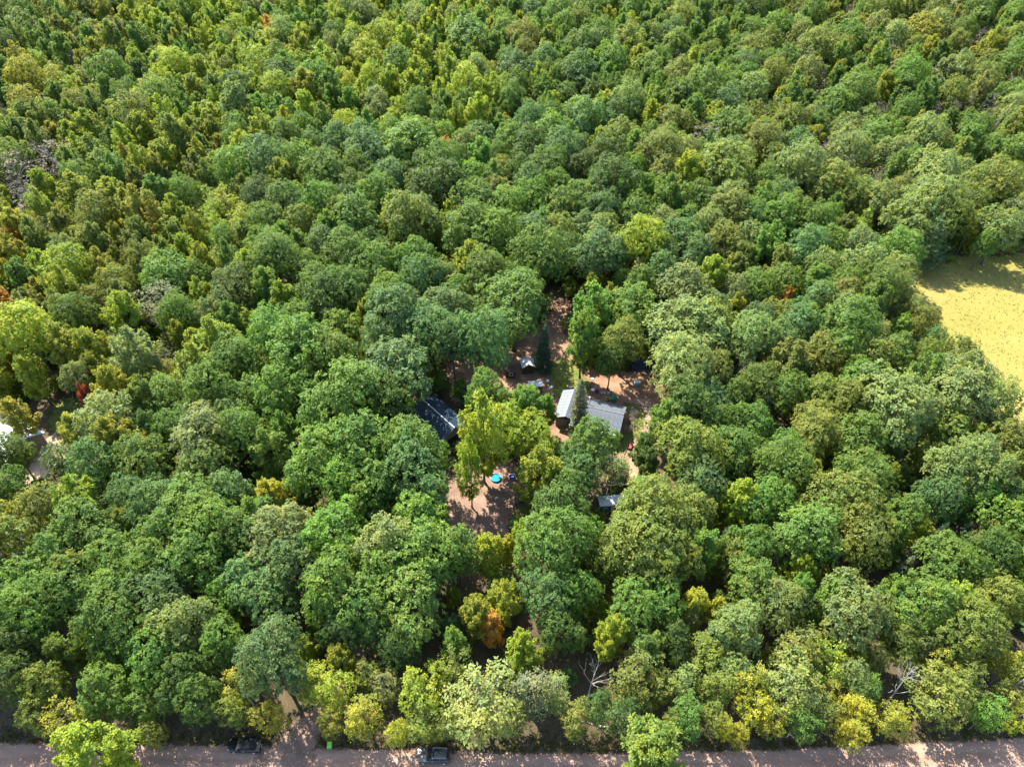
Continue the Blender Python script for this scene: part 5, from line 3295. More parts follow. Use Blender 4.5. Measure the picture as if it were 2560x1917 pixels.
m gp 1386 2285 38 68
m g 1253 2033 35 43
m g -159 834 37 54
a ol -1245 1519 32 49
m yg -307 453 51 73
a g 674 1135 43 54
m yg -154 1623 43 55
m bg 269 691 40 57
a oy -1381 1578 42 64
m g -419 1098 37 52
m g -507 2030 35 60
m dg -584 2010 33 48
m ol 954 2253 46 48
m pl 855 1435 43 47
a ol -884 1362 45 67
m dg 3 2248 36 60
m bg 553 1143 37 62
a pl 934 1634 30 68
m ol 397 2121 33 62
a pl 772 1214 46 45
a gp 1541 2178 38 62
m g 763 2258 41 44
m yg 141 520 51 59
a ol 614 1980 36 48
m bg -605 1645 44 72
m ol -697 1192 43 73
a pl 835 1552 44 43
a oy -868 1131 45 60
m g 397 2044 40 60
m g -103 989 40 72
m g 318 528 30 74
a g -806 1616 31 67
a bg -541 1943 44 72
a g 244 1687 37 54
a g 280 2224 34 44
m bg 494 1646 35 51
m bg -141 1952 44 43
a g -724 1221 52 46
m sp 1370 1840 32 61
a g -353 1831 38 56
a bg 324 2230 47 48
m g -856 761 43 40
m bg -192 1620 34 74
m g 615 1846 32 57
m ol 1128 1642 46 70
m lg -431 2055 38 47
m g -1411 1717 35 56
a lg 219 1624 35 43
m bg 557 2267 48 48
m g 427 969 48 49
m dg 354 1808 34 54
m g -801 1712 48 44
m yg -1170 2071 31 75
m sp 1348 1705 29 43
m ol -652 1999 35 48
m g 664 2289 42 54
a ol -633 1108 32 45
m ol -1261 1777 38 58
m g 1163 1746 31 49
a bg 19 1508 51 74
a bg 326 1695 44 44
m oy -1392 1858 35 47
m lg -380 1442 32 75
m oy -910 1783 47 42
a ol -806 1398 35 71
m g -307 976 48 40
a ol -641 586 31 46
m ol 1571 2151 51 43
a bg -347 1367 34 70
m bg 89 1547 40 57
a bg -194 1884 34 65
a pi 713 2206 45 42
m ol -367 896 39 60
a sp 1461 1761 24 53
m g -767 730 53 68
m yg -1027 1327 38 72
a yg -732 1498 37 72
a g 1094 1730 42 51
a g -165 1397 35 73
m g 1370 1922 36 68
m bg -374 1268 34 42
a g -151 1259 39 43
m dg -62 1359 50 56
m bg 527 1225 42 62
m ol 593 1308 32 43
a g -320 622 51 61
m g -392 1914 30 65
a dg 570 2181 45 44
m g 813 2087 42 55
m g 449 498 53 61
m g -1309 1654 44 48
m lg 261 1417 32 49
m g 601 657 50 51
m ol 863 1582 34 42
m yg -1168 1791 48 57
a yg 381 2214 46 49
m yg -173 2164 39 74
m pl 1122 1915 32 61
m dg -440 1058 36 59
a yg -797 1808 34 59
m g 845 1851 37 44
m ol -1477 1740 36 62
a yg -1211 1233 35 73
a g -50 1321 48 56
m bg 252 1243 36 54
m oy -543 960 40 58
a ol 330 2143 51 72
m lg -290 2114 48 58
m g 450 1867 32 42
m g 644 1312 36 63
m pl 1416 1666 48 71
m oy -991 1524 47 60
m g -259 1244 54 66
m bg 740 949 47 66
m yg -881 2069 47 56
a ol 444 1426 35 44
m bg -443 1974 32 53
m yg -646 1125 30 62
a g -441 752 35 56
m yg -92 545 32 55
a g -708 2066 36 70
a bg 166 1882 54 62
a yg -815 929 48 55
a lg 100 615 48 63
a sp 1379 2045 22 56
m oy -1340 1789 32 73
m ol -1675 2273 34 48
m oy -702 1595 38 56
m lg 514 2098 33 50
a g -455 1948 33 53
m yg 634 1533 32 68
m bg -124 2018 51 60
a pl 240 497 36 42
m lg 89 1400 39 74
m ol -1001 1756 41 59
m ol 340 1593 53 75
m g -270 810 33 71
a ol 244 2176 54 48
m yg -246 1293 37 67
a g 504 892 34 55
m pl 552 1336 33 65
a g 935 941 32 72
a sp 917 1758 30 55
m pi -1006 1104 41 50
m lg -191 1569 40 54
m lg -576 781 34 58
a bg -130 1645 51 71
a oy 1682 2110 31 59
m yg -193 2213 30 45
m g 1212 2007 52 43
m g 388 2080 44 50
m yg -1300 1581 35 64
m lg -420 471 32 73
a yg -766 1706 32 66
m g 598 1555 48 59
m g 743 876 30 60
m g 956 1935 32 46
m pl 512 776 35 73
a ol -831 525 31 57
a pl 996 883 41 71
a g 91 829 36 67
m g 955 1767 37 63
m ol 745 1343 34 70
m g -386 1944 53 41
a ol 798 1459 33 40
m g 1205 2042 32 54
m ol -542 1737 42 75
m lg -98 1185 46 66
a g -309 1677 36 66
a ol -606 791 44 56
a g 285 2076 42 58
m g 1577 1934 50 70
m ol 1442 2040 32 60
m g 311 1751 47 69
a sp 1176 2157 24 74
a g -45 975 45 72
a pl 740 1602 34 65
m g -1224 1880 31 54
m bg 1198 1542 44 54
m pi 1204 2168 48 55
m lg -215 1582 36 63
a ol 987 1685 35 41
m g 775 1472 37 62
m lg -324 2117 32 68
m g -697 2004 53 65
a sp -1483 2297 29 67
a yg -175 1543 41 65
m yg -643 2287 35 53
m g 1104 1901 49 65
m yg 327 1846 44 50
m g 637 924 40 74
a bg 705 1451 44 40
m lg -470 868 43 48
m g 1210 1662 36 70
a g -1235 2169 31 64
m lg -770 2035 40 62
a bg 122 541 31 58
a sp 1747 2175 27 54
a lg -466 998 46 46
m g 1156 1820 31 51
a pi -1241 1833 42 63
a pl 980 1567 38 57
a bg -192 1814 34 62
m g -1015 2072 34 73
m yg -1535 1855 36 52
a yg -623 1396 55 50
m ol 464 1339 48 61
m yg 476 1824 32 60
a lg -920 2123 41 66
m g -1018 1943 34 51
m bg -605 460 45 57
a bg -400 1080 38 56
a yg -428 2113 45 42
m pi -998 1189 45 64
m bg 1222 1626 43 58
a yg 47 1837 53 66
m bg 52 1814 31 42
m bg 755 1131 53 66
m oy -960 1613 40 69
m lg -247 2150 31 53
m sp 367 1283 22 56
a yg -395 2240 48 69
a yg -899 1824 49 71
m ol 121 2229 41 75
a dg 405 1924 44 45
m g 1216 2097 40 70
a bg 654 780 37 49
m g 296 1213 47 53
m g -514 578 38 67
m yg -770 2290 34 46
m g -120 1814 37 56
m ol -985 1668 31 60
m dg -233 1413 54 52
m bg -467 1785 41 57
m pl 946 1449 40 72
m ol -147 415 31 57
m pl 485 1776 46 61
m dg -484 1519 33 44
m ol 379 724 33 65
m g 458 1741 54 51
a g -290 1255 48 41
m g 700 817 35 71
a g 94 2169 35 49
a lg 481 1662 37 60
a kh 772 1807 31 46
m g 844 1156 32 43
m yg -1481 2099 44 66
m pl 936 817 31 58
m ol -1073 1943 50 52
m lg -198 1150 47 44
m yg -734 958 41 51
m g -635 864 36 72
m g 61 1249 53 75
m ol 506 1013 41 74
m lg 550 2038 54 62
a pl 484 1018 33 73
a g 351 1447 36 73
a lg 648 1253 41 46
a g -961 1414 53 63
m g -832 1896 45 59
m g -985 2010 33 60
a g 9 1437 51 52
m g -91 1493 49 61
m pl 572 753 46 72
m ol -1079 1620 54 63
a ol 1512 1959 45 64
m g -1125 1424 54 74
a ol -464 1452 40 45
m g 983 1799 31 73
a g 1 582 33 49
m gp -1498 2225 41 46
m lg -623 1765 54 55
a lg -541 2061 40 50
m ol -77 1232 43 73
m bg 92 1853 32 49
m lg 36 1291 34 61
a g 946 994 47 42
a g -22 1684 31 46
m ol 413 1301 33 50
a sp 764 903 30 58
a bg -175 1363 31 57
m g -462 1847 35 71
m ol 1104 2172 32 58
m ol 1442 2163 37 49
m ol 1319 1855 52 45
m yg -1390 2232 51 55
m sp 818 1754 23 51
m sp 1596 1978 24 71
m bg -639 1523 34 52
m ol 748 818 33 59
m lg -446 1282 45 63
m ol 964 1912 47 57
m sp 587 1271 33 65
m yg -570 1111 40 70
a g -1454 1641 46 44
a g 1284 2053 37 70
a g 768 2074 38 73
a lg -361 1919 50 47
m g -881 1112 32 63
m g -698 941 30 49
m bg -359 680 36 65
a yg -1077 1822 33 45
a yg 9 2047 39 66
m ol 525 1190 31 55
m ol -1281 1331 30 44
a yg -1108 1871 30 70
m g -319 1085 34 51
m g -296 486 31 62
m yg -795 1552 45 46
a ol -52 878 44 57
m oy -1039 1948 42 52
m yg -1313 1923 36 65
m g 10 1597 31 50
m ol 533 2011 43 61
a g -593 1097 31 56
m bg 263 1453 44 66
m g -232 1833 50 69
m bg 797 506 51 43
m g -1135 1341 37 49
m yg -1330 1804 35 45
m pl 1163 1555 47 71
m yg -779 1237 40 61
m g -345 1806 44 58
m lg 503 687 41 49
m oy -728 1660 46 70
a pi -1439 2199 54 70
m sp 860 561 34 69
m sp 534 1205 27 47
m lg -372 1802 38 54
a g -731 1575 48 65
m dg -205 622 32 44
a kh -801 1053 32 65
m ol -181 1600 50 57
a g 1386 2072 44 68
m g 832 1380 47 70
a dg 309 1174 54 53
m lg 115 676 43 44
a lg 60 1553 42 73
m sp 1040 2073 29 61
a lg 90 2024 35 61
a bg -347 1783 32 43
m g 1328 1996 38 64
a ol 365 1767 41 64
a ol -1321 2095 55 53
m ol -718 1629 40 56
m ol 909 2222 42 56
m yg -813 1584 40 65
m yg -1165 2294 46 63
m yg -691 2145 45 72
m g -1407 2000 34 70
m yg -1059 1670 48 57
m bg -385 850 31 57
m g -49 1548 46 59
a g 192 799 55 53
m g -661 2298 44 56
m pl 785 1520 41 63
a oy 1369 1949 31 72
m ol 738 1765 39 69
m g -129 1526 50 72
a ol 768 2145 43 74
a pl 442 464 41 56
a ol 616 1063 46 73
m g 428 2295 30 62
m yg 745 1651 40 61
m g -32 1862 35 40
m pl 712 950 45 44
a yg -1204 2220 33 70
m ol 433 1603 32 62
m ol -655 1866 38 49
a g 764 2229 52 41
m bg -406 1580 46 66
m g -1094 1382 44 46
a g 13 960 42 43
m ol 1034 1859 37 66
a ol -966 1872 35 71
m oy -1303 1798 44 70
m ol -1047 1013 36 50
m lg -98 2295 39 44
"""

# ---------------------------------------------------------------- helpers
def tag(o, label=None, cat=None, group=None, kind=None):
    if label: o["label"] = label
    if cat: o["category"] = cat
    if group: o["group"] = group
    if kind: o["kind"] = kind
    return o

def empty(name, loc, rz=0.0):
    o = bpy.data.objects.new(name, None)
    o.empty_display_size = 0.2
    o.location = loc
    o.rotation_euler = (0, 0, rz)
    C.objects.link(o)
    return o

def link(name, me, parent=None, loc=(0, 0, 0), rz=0.0):
    o = bpy.data.objects.new(name, me)
    o.location = loc
    o.rotation_euler = (0, 0, rz)
    o.parent = parent
    C.objects.link(o)
    return o

class MB:
    """collects shapes into one mesh"""
    def __init__(self):
        self.v, self.f = [], []
    def add(self, v, f):
        n = len(self.v)
        self.v += [tuple(p) for p in v]
        self.f += [tuple(i + n for i in q) for q in f]
        return self
    def box(self, x0, x1, y0, y1, z0, z1, tx=0.0, ty=0.0):
        """tx, ty: how far the top is drawn in"""
        v = [(x0, y0, z0), (x1, y0, z0), (x1, y1, z0), (x0, y1, z0),
             (x0 + tx, y0 + ty, z1), (x1 - tx, y0 + ty, z1), (x1 - tx, y1 - ty, z1), (x0 + tx, y1 - ty, z1)]
        return self.add(v, [(3, 2, 1, 0), (4, 5, 6, 7), (0, 1, 5, 4), (1, 2, 6, 5), (2, 3, 7, 6), (3, 0, 4, 7)])
    def tube(self, pts, rad, n=6, cap=True):
        pts = [Vector(p) for p in pts]
        rings = []
        prev = Vector((1, 0, 0))
        for i, p in enumerate(pts):
            d = (pts[min(i + 1, len(pts) - 1)] - pts[max(i - 1, 0)]).normalized()
            s = prev - d * prev.dot(d)
            if s.length < 1e-3:
                s = d.orthogonal()
            s.normalize(); prev = s
            t = d.cross(s)
            r = rad[i] if hasattr(rad, '__len__') else rad
            rings.append([p + (s * math.cos(a) + t * math.sin(a)) * r for a in [k * 2 * math.pi / n for k in range(n)]])
        v = [q for ring in rings for q in ring]
        f = []
        for i in range(len(rings) - 1):
            for k in range(n):
                f.append((i * n + k, i * n + (k + 1) % n, (i + 1) * n + (k + 1) % n, (i + 1) * n + k))
        if cap:
            f.append(tuple(range(n - 1, -1, -1)))
            f.append(tuple((len(rings) - 1) * n + k for k in range(n)))
        return self.add(v, f)
    def lathe(self, prof, n=20, c=(0, 0, 0)):
        v, f = [], []
        for r, z in prof:
            for k in range(n):
                a = k * 2 * math.pi / n
                v.append((c[0] + r * math.cos(a), c[1] + r * math.sin(a), c[2] + z))
        for i in range(len(prof) - 1):
            for k in range(n):
                f.append((i * n + k, i * n + (k + 1) % n, (i + 1) * n + (k + 1) % n, (i + 1) * n + k))
        f.append(tuple(range(n - 1, -1, -1)))
        f.append(tuple((len(prof) - 1) * n + k for k in range(n)))
        return self.add(v, f)
    def mesh(self, name, mat, smooth=False):
        me = bpy.data.meshes.new(name)
        me.from_pydata(self.v, [], self.f)
        me.materials.append(mat)
        if smooth:
            me.shade_smooth()
        me.update()
        return me
    def build(self, name, mat, parent=None, loc=(0, 0, 0), rz=0.0, smooth=False):
        return link(name, self.mesh(name, mat, smooth), parent, loc, rz)

# ---------------------------------------------------------------- materials
MATS = {}
def node_mat(name):
    m = bpy.data.materials.new(name)
    m.use_nodes = True
    MATS[name] = m
    nt = m.node_tree
    return m, nt, nt.nodes["Principled BSDF"], nt.nodes["Material Output"]

def ramp(nt, fac, stops):
    r = nt.nodes.new("ShaderNodeValToRGB")
    e = r.color_ramp.elements
    while len(e) < len(stops):
        e.new(0.5)
    for el, (p, c) in zip(e, stops):
        el.position = p
        el.color = (*c, 1.0)
    nt.links.new(fac, r.inputs[0])
    return r.outputs[0]

def noise(nt, scale, detail=4.0, rough=0.6, vec=None, dist=0.0):
    n = nt.nodes.new("ShaderNodeTexNoise")
    n.inputs["Scale"].default_value = scale
    n.inputs["Detail"].default_value = detail
    n.inputs["Roughness"].default_value = rough
    n.inputs["Distortion"].default_value = dist
    if vec is not None:
        nt.links.new(vec, n.inputs["Vector"])
    return n.outputs["Fac"]

def position(nt, scale=(1, 1, 1)):
    g = nt.nodes.new("ShaderNodeNewGeometry")
    mp = nt.nodes.new("ShaderNodeMapping")
    mp.inputs["Scale"].default_value = scale
    nt.links.new(g.outputs["Position"], mp.inputs[0])
    return mp.outputs[0]

def obj_coord(nt, scale=(1, 1, 1)):
    g = nt.nodes.new("ShaderNodeTexCoord")
    mp = nt.nodes.new("ShaderNodeMapping")
    mp.inputs["Scale"].default_value = scale
    nt.links.new(g.outputs["Object"], mp.inputs[0])
    return mp.outputs[0]

def math_node(nt, op, a, b=None, clamp=False):
    n = nt.nodes.new("ShaderNodeMath")
    n.operation = op
    n.use_clamp = clamp
    for i, x in enumerate((a, b)):
        if x is None: continue
        if isinstance(x, (int, float)): n.inputs[i].default_value = x
        else: nt.links.new(x, n.inputs[i])
    return n.outputs[0]

def mix_col(nt, fac, a, b, mode='MIX'):
    n = nt.nodes.new("ShaderNodeMix")
    n.data_type = 'RGBA'
    n.blend_type = mode
    for sock, x in ((n.inputs["Factor"], fac), (n.inputs["A"], a), (n.inputs["B"], b)):
        pass
    ins = [n.inputs[0], n.inputs[6], n.inputs[7]]
    for s, x in zip(ins, (fac, a, b)):
        if isinstance(x, (int, float)): s.default_value = x
        elif isinstance(x, tuple): s.default_value = (*x, 1.0)
        else: nt.links.new(x, s)
    return n.outputs[2]

def plain(name, col, rough=0.6, metal=0.0, vary=0.15, scale=6.0, spec=0.4, coat=0.0):
    """one colour with mottling, so that no surface is quite even"""
    m, nt, b, out = node_mat(name)
    f = noise(nt, scale, 5.0, 0.65, obj_coord(nt))
    lo = tuple(c * (1 - vary) for c in col)
    hi = tuple(min(1, c * (1 + vary)) for c in col)
    nt.links.new(ramp(nt, f, [(0.3, lo), (0.7, hi)]), b.inputs["Base Color"])
    b.inputs["Roughness"].default_value = rough
    b.inputs["Metallic"].default_value = metal
    b.inputs["Specular IOR Level"].default_value = spec
    b.inputs["Coat Weight"].default_value = coat
    return m

def foliage_material(name, rough=0.55, trans=0.5, yellow=(0.36, 0.33, 0.03)):
    m, nt, b, out = node_mat(name)
    t = nt.nodes.new("ShaderNodeAttribute"); t.attribute_type = 'INSTANCER'; t.attribute_name = "tint"
    tu = nt.nodes.new("ShaderNodeAttribute"); tu.attribute_type = 'INSTANCER'; tu.attribute_name = "turn"
    cl = nt.nodes.new("ShaderNodeAttribute"); cl.attribute_type = 'GEOMETRY'; cl.attribute_name = "clump"
    k = math_node(nt, 'MULTIPLY_ADD', cl.outputs["Fac"], 0.55)
    k.node.inputs[2].default_value = 0.72
    n = nt.nodes.new("ShaderNodeVectorMath"); n.operation = 'SCALE'
    # limbs of one tree differ: paler and yellower here, deeper there
    oi = nt.nodes.new("ShaderNodeObjectInfo")
    tc0 = nt.nodes.new("ShaderNodeTexCoord")
    off = nt.nodes.new("ShaderNodeVectorMath"); off.operation = 'ADD'
    sc3 = math_node(nt, 'MULTIPLY', oi.outputs["Random"], 60.0)
    nt.links.new(tc0.outputs["Object"], off.inputs[0]); nt.links.new(sc3, off.inputs[1])
    pn = noise(nt, 0.32, 3.0, 0.6, off.outputs[0])
    pn = math_node(nt, 'MULTIPLY', math_node(nt, 'SUBTRACT', pn, 0.38), 4.0, clamp=True)
    patch = mix_col(nt, pn, (0.82, 0.92, 1.0), (1.25, 1.12, 0.85))
    tinted = mix_col(nt, 1.0, t.outputs["Vector"], patch, 'MULTIPLY')
    nt.links.new(tinted, n.inputs[0]); nt.links.new(k, n.inputs["Scale"])
    # some sprays have turned yellow
    th = math_node(nt, 'SUBTRACT', 1.0, tu.outputs["Fac"])
    d = math_node(nt, 'SUBTRACT', cl.outputs["Fac"], th)
    f = math_node(nt, 'MULTIPLY', d, 8.0, clamp=True)
    f = math_node(nt, 'MULTIPLY', f, 0.75)
    col = mix_col(nt, f, n.outputs[0], yellow)
    nt.links.new(col, b.inputs["Base Color"])
    b.inputs["Roughness"].default_value = rough
    b.inputs["Specular IOR Level"].default_value = 0.22
    tr = nt.nodes.new("ShaderNodeBsdfTranslucent")
    tc = mix_col(nt, 1.0, col, (1.45, 1.35, 0.55), 'MULTIPLY')
    nt.links.new(tc, tr.inputs[0])
    mx = nt.nodes.new("ShaderNodeMixShader"); mx.inputs[0].default_value = trans
    nt.links.new(b.outputs[0], mx.inputs[1]); nt.links.new(tr.outputs[0], mx.inputs[2])
    nt.links.new(mx.outputs[0], out.inputs[0])
    return m

def bark_material(name, lo, hi):
    m, nt, b, out = node_mat(name)
    f = noise(nt, 3.0, 6.0, 0.7, obj_coord(nt, (4, 4, 0.6)))
    nt.links.new(ramp(nt, f, [(0.3, lo), (0.7, hi)]), b.inputs["Base Color"])
    b.inputs["Roughness"].default_value = 0.9
    bp = nt.nodes.new("ShaderNodeBump"); bp.inputs["Strength"].default_value = 0.6
    nt.links.new(f, bp.inputs["Height"]); nt.links.new(bp.outputs[0], b.inputs["Normal"])
    return m

def earth_material(name, stops, scale=0.35, fine=5.0, rough=0.95, edge=False, stretch=(1, 1, 1), bump=0.5, speck=None):
    """soil, litter or grass; edge: fades out raggedly where the sheet's 'edge' attribute falls to 0"""
    m, nt, b, out = node_mat(name)
    p = position(nt, stretch)
    big = noise(nt, scale, 5.0, 0.6, p)
    fin = noise(nt, fine, 6.0, 0.75, p)
    s = math_node(nt, 'MULTIPLY', fin, 0.55)
    s2 = math_node(nt, 'MULTIPLY', big, 0.6)
    f = math_node(nt, 'ADD', s, s2)
    f = math_node(nt, 'SUBTRACT', f, 0.075)
    col = ramp(nt, f, stops)
    if name == "gravel_road":
        ac = nt.nodes.new("ShaderNodeAttribute"); ac.attribute_name = "across"
        wob = math_node(nt, 'MULTIPLY', math_node(nt, 'SUBTRACT', noise(nt, 0.12, 3.0, 0.5, position(nt)), 0.5), 0.25)
        aa = math_node(nt, 'ABSOLUTE', math_node(nt, 'SINE', math_node(nt, 'MULTIPLY', math_node(nt, 'ADD', ac.outputs["Fac"], wob), 7.0)))
        rut = math_node(nt, 'MULTIPLY', math_node(nt, 'POWER', aa, 3.0), noise(nt, 0.5, 4.0, 0.6, position(nt, (0.3, 1, 1))))
        col = mix_col(nt, math_node(nt, 'MULTIPLY', rut, 0.8, clamp=True), col, (0.29, 0.20, 0.15))
    if speck:
        v = nt.nodes.new("ShaderNodeTexVoronoi"); v.inputs["Scale"].default_value = speck[1]
        nt.links.new(p, v.inputs["Vector"])
        g = math_node(nt, 'LESS_THAN', v.outputs["Distance"], speck[2])
        h = noise(nt, speck[1] * 0.13, 3.0, 0.6, p)
        h = math_node(nt, 'MULTIPLY', math_node(nt, 'GREATER_THAN', h, 0.5), g)
        col = mix_col(nt, math_node(nt, 'MULTIPLY', h, 0.7), col, speck[0])
    nt.links.new(col, b.inputs["Base Color"])
    b.inputs["Roughness"].default_value = rough
    b.inputs["Specular IOR Level"].default_value = 0.15
    bp = nt.nodes.new("ShaderNodeBump"); bp.inputs["Strength"].default_value = bump; bp.inputs["Distance"].default_value = 0.15
    nt.links.new(fin, bp.inputs["Height"]); nt.links.new(bp.outputs[0], b.inputs["Normal"])
    if edge:
        a = nt.nodes.new("ShaderNodeAttribute"); a.attribute_name = "edge"
        en = noise(nt, 0.9, 6.0, 0.75, position(nt))
        e = math_node(nt, 'ADD', a.outputs["Fac"], math_node(nt, 'MULTIPLY', math_node(nt, 'SUBTRACT', en, 0.5), 1.6))
        e = math_node(nt, 'MULTIPLY', math_node(nt, 'SUBTRACT', e, 0.38), 4.0, clamp=True)
        tr = nt.nodes.new("ShaderNodeBsdfTransparent")
        mx = nt.nodes.new("ShaderNodeMixShader")
        nt.links.new(e, mx.inputs[0]); nt.links.new(tr.outputs[0], mx.inputs[1]); nt.links.new(b.outputs[0], mx.inputs[2])
        nt.links.new(mx.outputs[0], out.inputs[0])
    return m

FOL = foliage_material("foliage")
NEEDLE = foliage_material("needles", rough=0.6, trans=0.15)
BARK = bark_material("bark", (0.035, 0.028, 0.022), (0.14, 0.115, 0.095))
BARK_PALE = bark_material("pale_bark", (0.10, 0.095, 0.085), (0.34, 0.325, 0.30))
BARK_DEAD = bark_material("bleached_wood", (0.17, 0.16, 0.145), (0.40, 0.385, 0.36))
TWIG = bark_material("twigs", (0.10, 0.085, 0.08), (0.24, 0.21, 0.20))
LITTER = earth_material("leaf_litter", [(0.28, (0.022, 0.020, 0.011)), (0.45, (0.045, 0.038, 0.020)), (0.58, (0.075, 0.054, 0.033)), (0.72, (0.040, 0.056, 0.018))], 0.25, 3.5)
DIRT = earth_material("bare_soil", [(0.3, (0.085, 0.049, 0.031)), (0.5, (0.162, 0.095, 0.060)), (0.7, (0.246, 0.162, 0.106))], 0.3, 4.0, edge=True, speck=((0.323, 0.272, 0.230), 2.2, 0.12))
SAND = earth_material("sandy_drive", [(0.3, (0.170, 0.115, 0.072)), (0.5, (0.281, 0.208, 0.145)), (0.7, (0.374, 0.297, 0.221))], 0.3, 4.0, edge=True)
PATHSOIL = earth_material("trodden_soil", [(0.3, (0.128, 0.081, 0.051)), (0.5, (0.221, 0.149, 0.098)), (0.7, (0.306, 0.225, 0.162))], 0.4, 4.0, edge=True)
TRACK = earth_material("dirt_track", [(0.3, (0.085, 0.054, 0.039)), (0.5, (0.149, 0.098, 0.072)), (0.7, (0.230, 0.162, 0.128))], 0.5, 4.0, edge=True, speck=((0.323, 0.264, 0.221), 2.5, 0.12))
ROAD = earth_material("gravel_road", [(0.3, (0.147, 0.084, 0.057)), (0.5, (0.218, 0.134, 0.094)), (0.7, (0.277, 0.185, 0.139))], 0.6, 6.0, edge=True, stretch=(0.25, 1.6, 1), speck=((0.386, 0.311, 0.252), 3.0, 0.10))
LAWN = earth_material("lawn", [(0.3, (0.060, 0.068, 0.018)), (0.5, (0.088, 0.104, 0.024)), (0.7, (0.144, 0.128, 0.040))], 0.4, 5.0, edge=True)
MEADOW = earth_material("meadow_turf", [(0.25, (0.085, 0.092, 0.018)), (0.40, (0.135, 0.125, 0.027)), (0.56, (0.165, 0.140, 0.036)), (0.75, (0.20, 0.155, 0.07))], 0.07, 0.9, edge=True, bump=0.4)

# ---------------------------------------------------------------- ground, road, drives, yard, meadow
def sheet(name, poly, z, mat, margin=2.0, step=1.5):
    """an irregular patch with an 'edge' attribute: 1 inside, falling to 0 at the outline"""
    P = np.array(poly, float)
    x0, y0 = P.min(0) - margin; x1, y1 = P.max(0) + margin
    nx = int((x1 - x0) / step) + 2; ny = int((y1 - y0) / step) + 2
    X, Y = np.meshgrid(np.linspace(x0, x1, nx), np.linspace(y0, y1, ny))
    pts = np.stack([X.ravel(), Y.ravel()], 1)
    inside = np.zeros(len(pts), bool); dist = np.full(len(pts), 1e9)
    n = len(P)
    for i in range(n):
        a, b = P[i], P[(i + 1) % n]
        c = ((a[1] > pts[:, 1]) != (b[1] > pts[:, 1]))
        with np.errstate(divide='ignore', invalid='ignore'):
            xi = (b[0] - a[0]) * (pts[:, 1] - a[1]) / (b[1] - a[1]) + a[0]
        inside ^= c & (pts[:, 0] < xi)
        d = b - a
        t = np.clip(((pts - a) @ d) / (d @ d), 0, 1)
        dist = np.minimum(dist, np.linalg.norm(pts - (a + t[:, None] * d), axis=1))
    sd = np.where(inside, dist, -dist)
    return grid_sheet(name, pts, nx, ny, np.clip(0.5 + sd / (2 * margin), 0, 1), z, mat)

def grid_sheet(name, pts, nx, ny, edge, z, mat, across=None):
    v = [(float(p[0]), float(p[1]), z) for p in pts]
    f = []
    for j in range(ny - 1):
        for i in range(nx - 1):
            q = (j * nx + i, j * nx + i + 1, (j + 1) * nx + i + 1, (j + 1) * nx + i)
            if max(edge[k] for k in q) > 0:
                f.append(q)
    me = bpy.data.meshes.new(name)
    me.from_pydata(v, [], f)
    a = me.attributes.new("edge", 'FLOAT', 'POINT')
    a.data.foreach_set("value", np.asarray(edge, np.float32))
    if across is not None:
        a = me.attributes.new("across", 'FLOAT', 'POINT')
        a.data.foreach_set("value", np.asarray(across, np.float32))
    me.materials.append(mat)
    o = link(name, me)
    return tag(o, kind="structure")

def ribbon(name, line, half, z, mat, margin=1.0, n=9):
    """a strip along a line; half: half-width at each point"""
    L = [Vector((x, y, 0)) for x, y in line]
    pts, edge, across = [], [], []
    fine = []
    for i in range(len(L) - 1):
        k = max(2, int((L[i + 1] - L[i]).length / 1.2))
        for j in range(k):
            t = j / k
            fine.append((L[i].lerp(L[i + 1], t), half[i] * (1 - t) + half[i + 1] * t))
    fine.append((L[-1], half[-1]))
    for i, (p, h) in enumerate(fine):
        d = (fine[min(i + 1, len(fine) - 1)][0] - fine[max(i - 1, 0)][0]).normalized()
        s = Vector((-d.y, d.x, 0))
        for k in range(n):
            t = -1 + 2 * k / (n - 1)
            q = p + s * (h + margin) * t
            pts.append((q.x, q.y)); across.append(t)
            edge.append(max(0.0, min(1.0, 0.5 + (h - abs(t) * (h + margin)) / (2 * margin))))
    return grid_sheet(name, pts, n, len(fine), edge, z, mat, across)

g = MB()
NG = 40
gx = np.concatenate([[-3000, -1200], np.linspace(-420, 420, NG), [1200, 3000]])
gy = np.concatenate([[-1500, -300], np.linspace(-40, 560, NG), [1500, 4000]])
gv = [(x, y, 0.0) for y in gy for x in gx]
nx_ = len(gx)
gf = [(j * nx_ + i, j * nx_ + i + 1, (j + 1) * nx_ + i + 1, (j + 1) * nx_ + i) for j in range(len(gy) - 1) for i in range(nx_ - 1)]
g.add(gv, gf)
tag(g.build("ground", LITTER), kind="structure")

ROAD_EDGE = [(-400, 36), (-160, 35.4), (-100, 34.3), (-71, 33.8), (-36, 33.5), (-15, 32.9), (4, 32.5), (20, 32.6), (36, 33.0), (67, 34.3), (100, 36.0), (160, 39.5), (400, 56)]
ribbon("road", [(x, y - 4.6) for x, y in ROAD_EDGE], [4.5] * len(ROAD_EDGE), 0.012, ROAD, margin=0.7)
ribbon("driveway", [(-32.0, 29.5)] + DRIVE, [4.5, 3.0, 2.2, 1.7, 1.5, 1.4, 1.4, 1.3, 1.3, 1.6], 0.016, TRACK, margin=1.0)
sheet("yard_soil", AREA_YARD, 0.006, DIRT, margin=2.2)
sheet("clearing_soil", AREA_CLEARING, 0.006, TRACK, margin=2.2)
sheet("meadow_field", AREA_MEADOW, 0.008, MEADOW, margin=2.5, step=2.0)
sheet("sandy_drive", AREA_SANDY, 0.010, SAND, margin=1.6)
sheet("grass_patch", AREA_GRASS, 0.006, LAWN, margin=1.8)
sheet("lawn", [(8.2, 103.5), (8.0, 110.5), (11.5, 113), (14.5, 109.5), (17.0, 104.0), (14, 101.0), (10, 100)], 0.014, LAWN, margin=1.4, step=1.0)
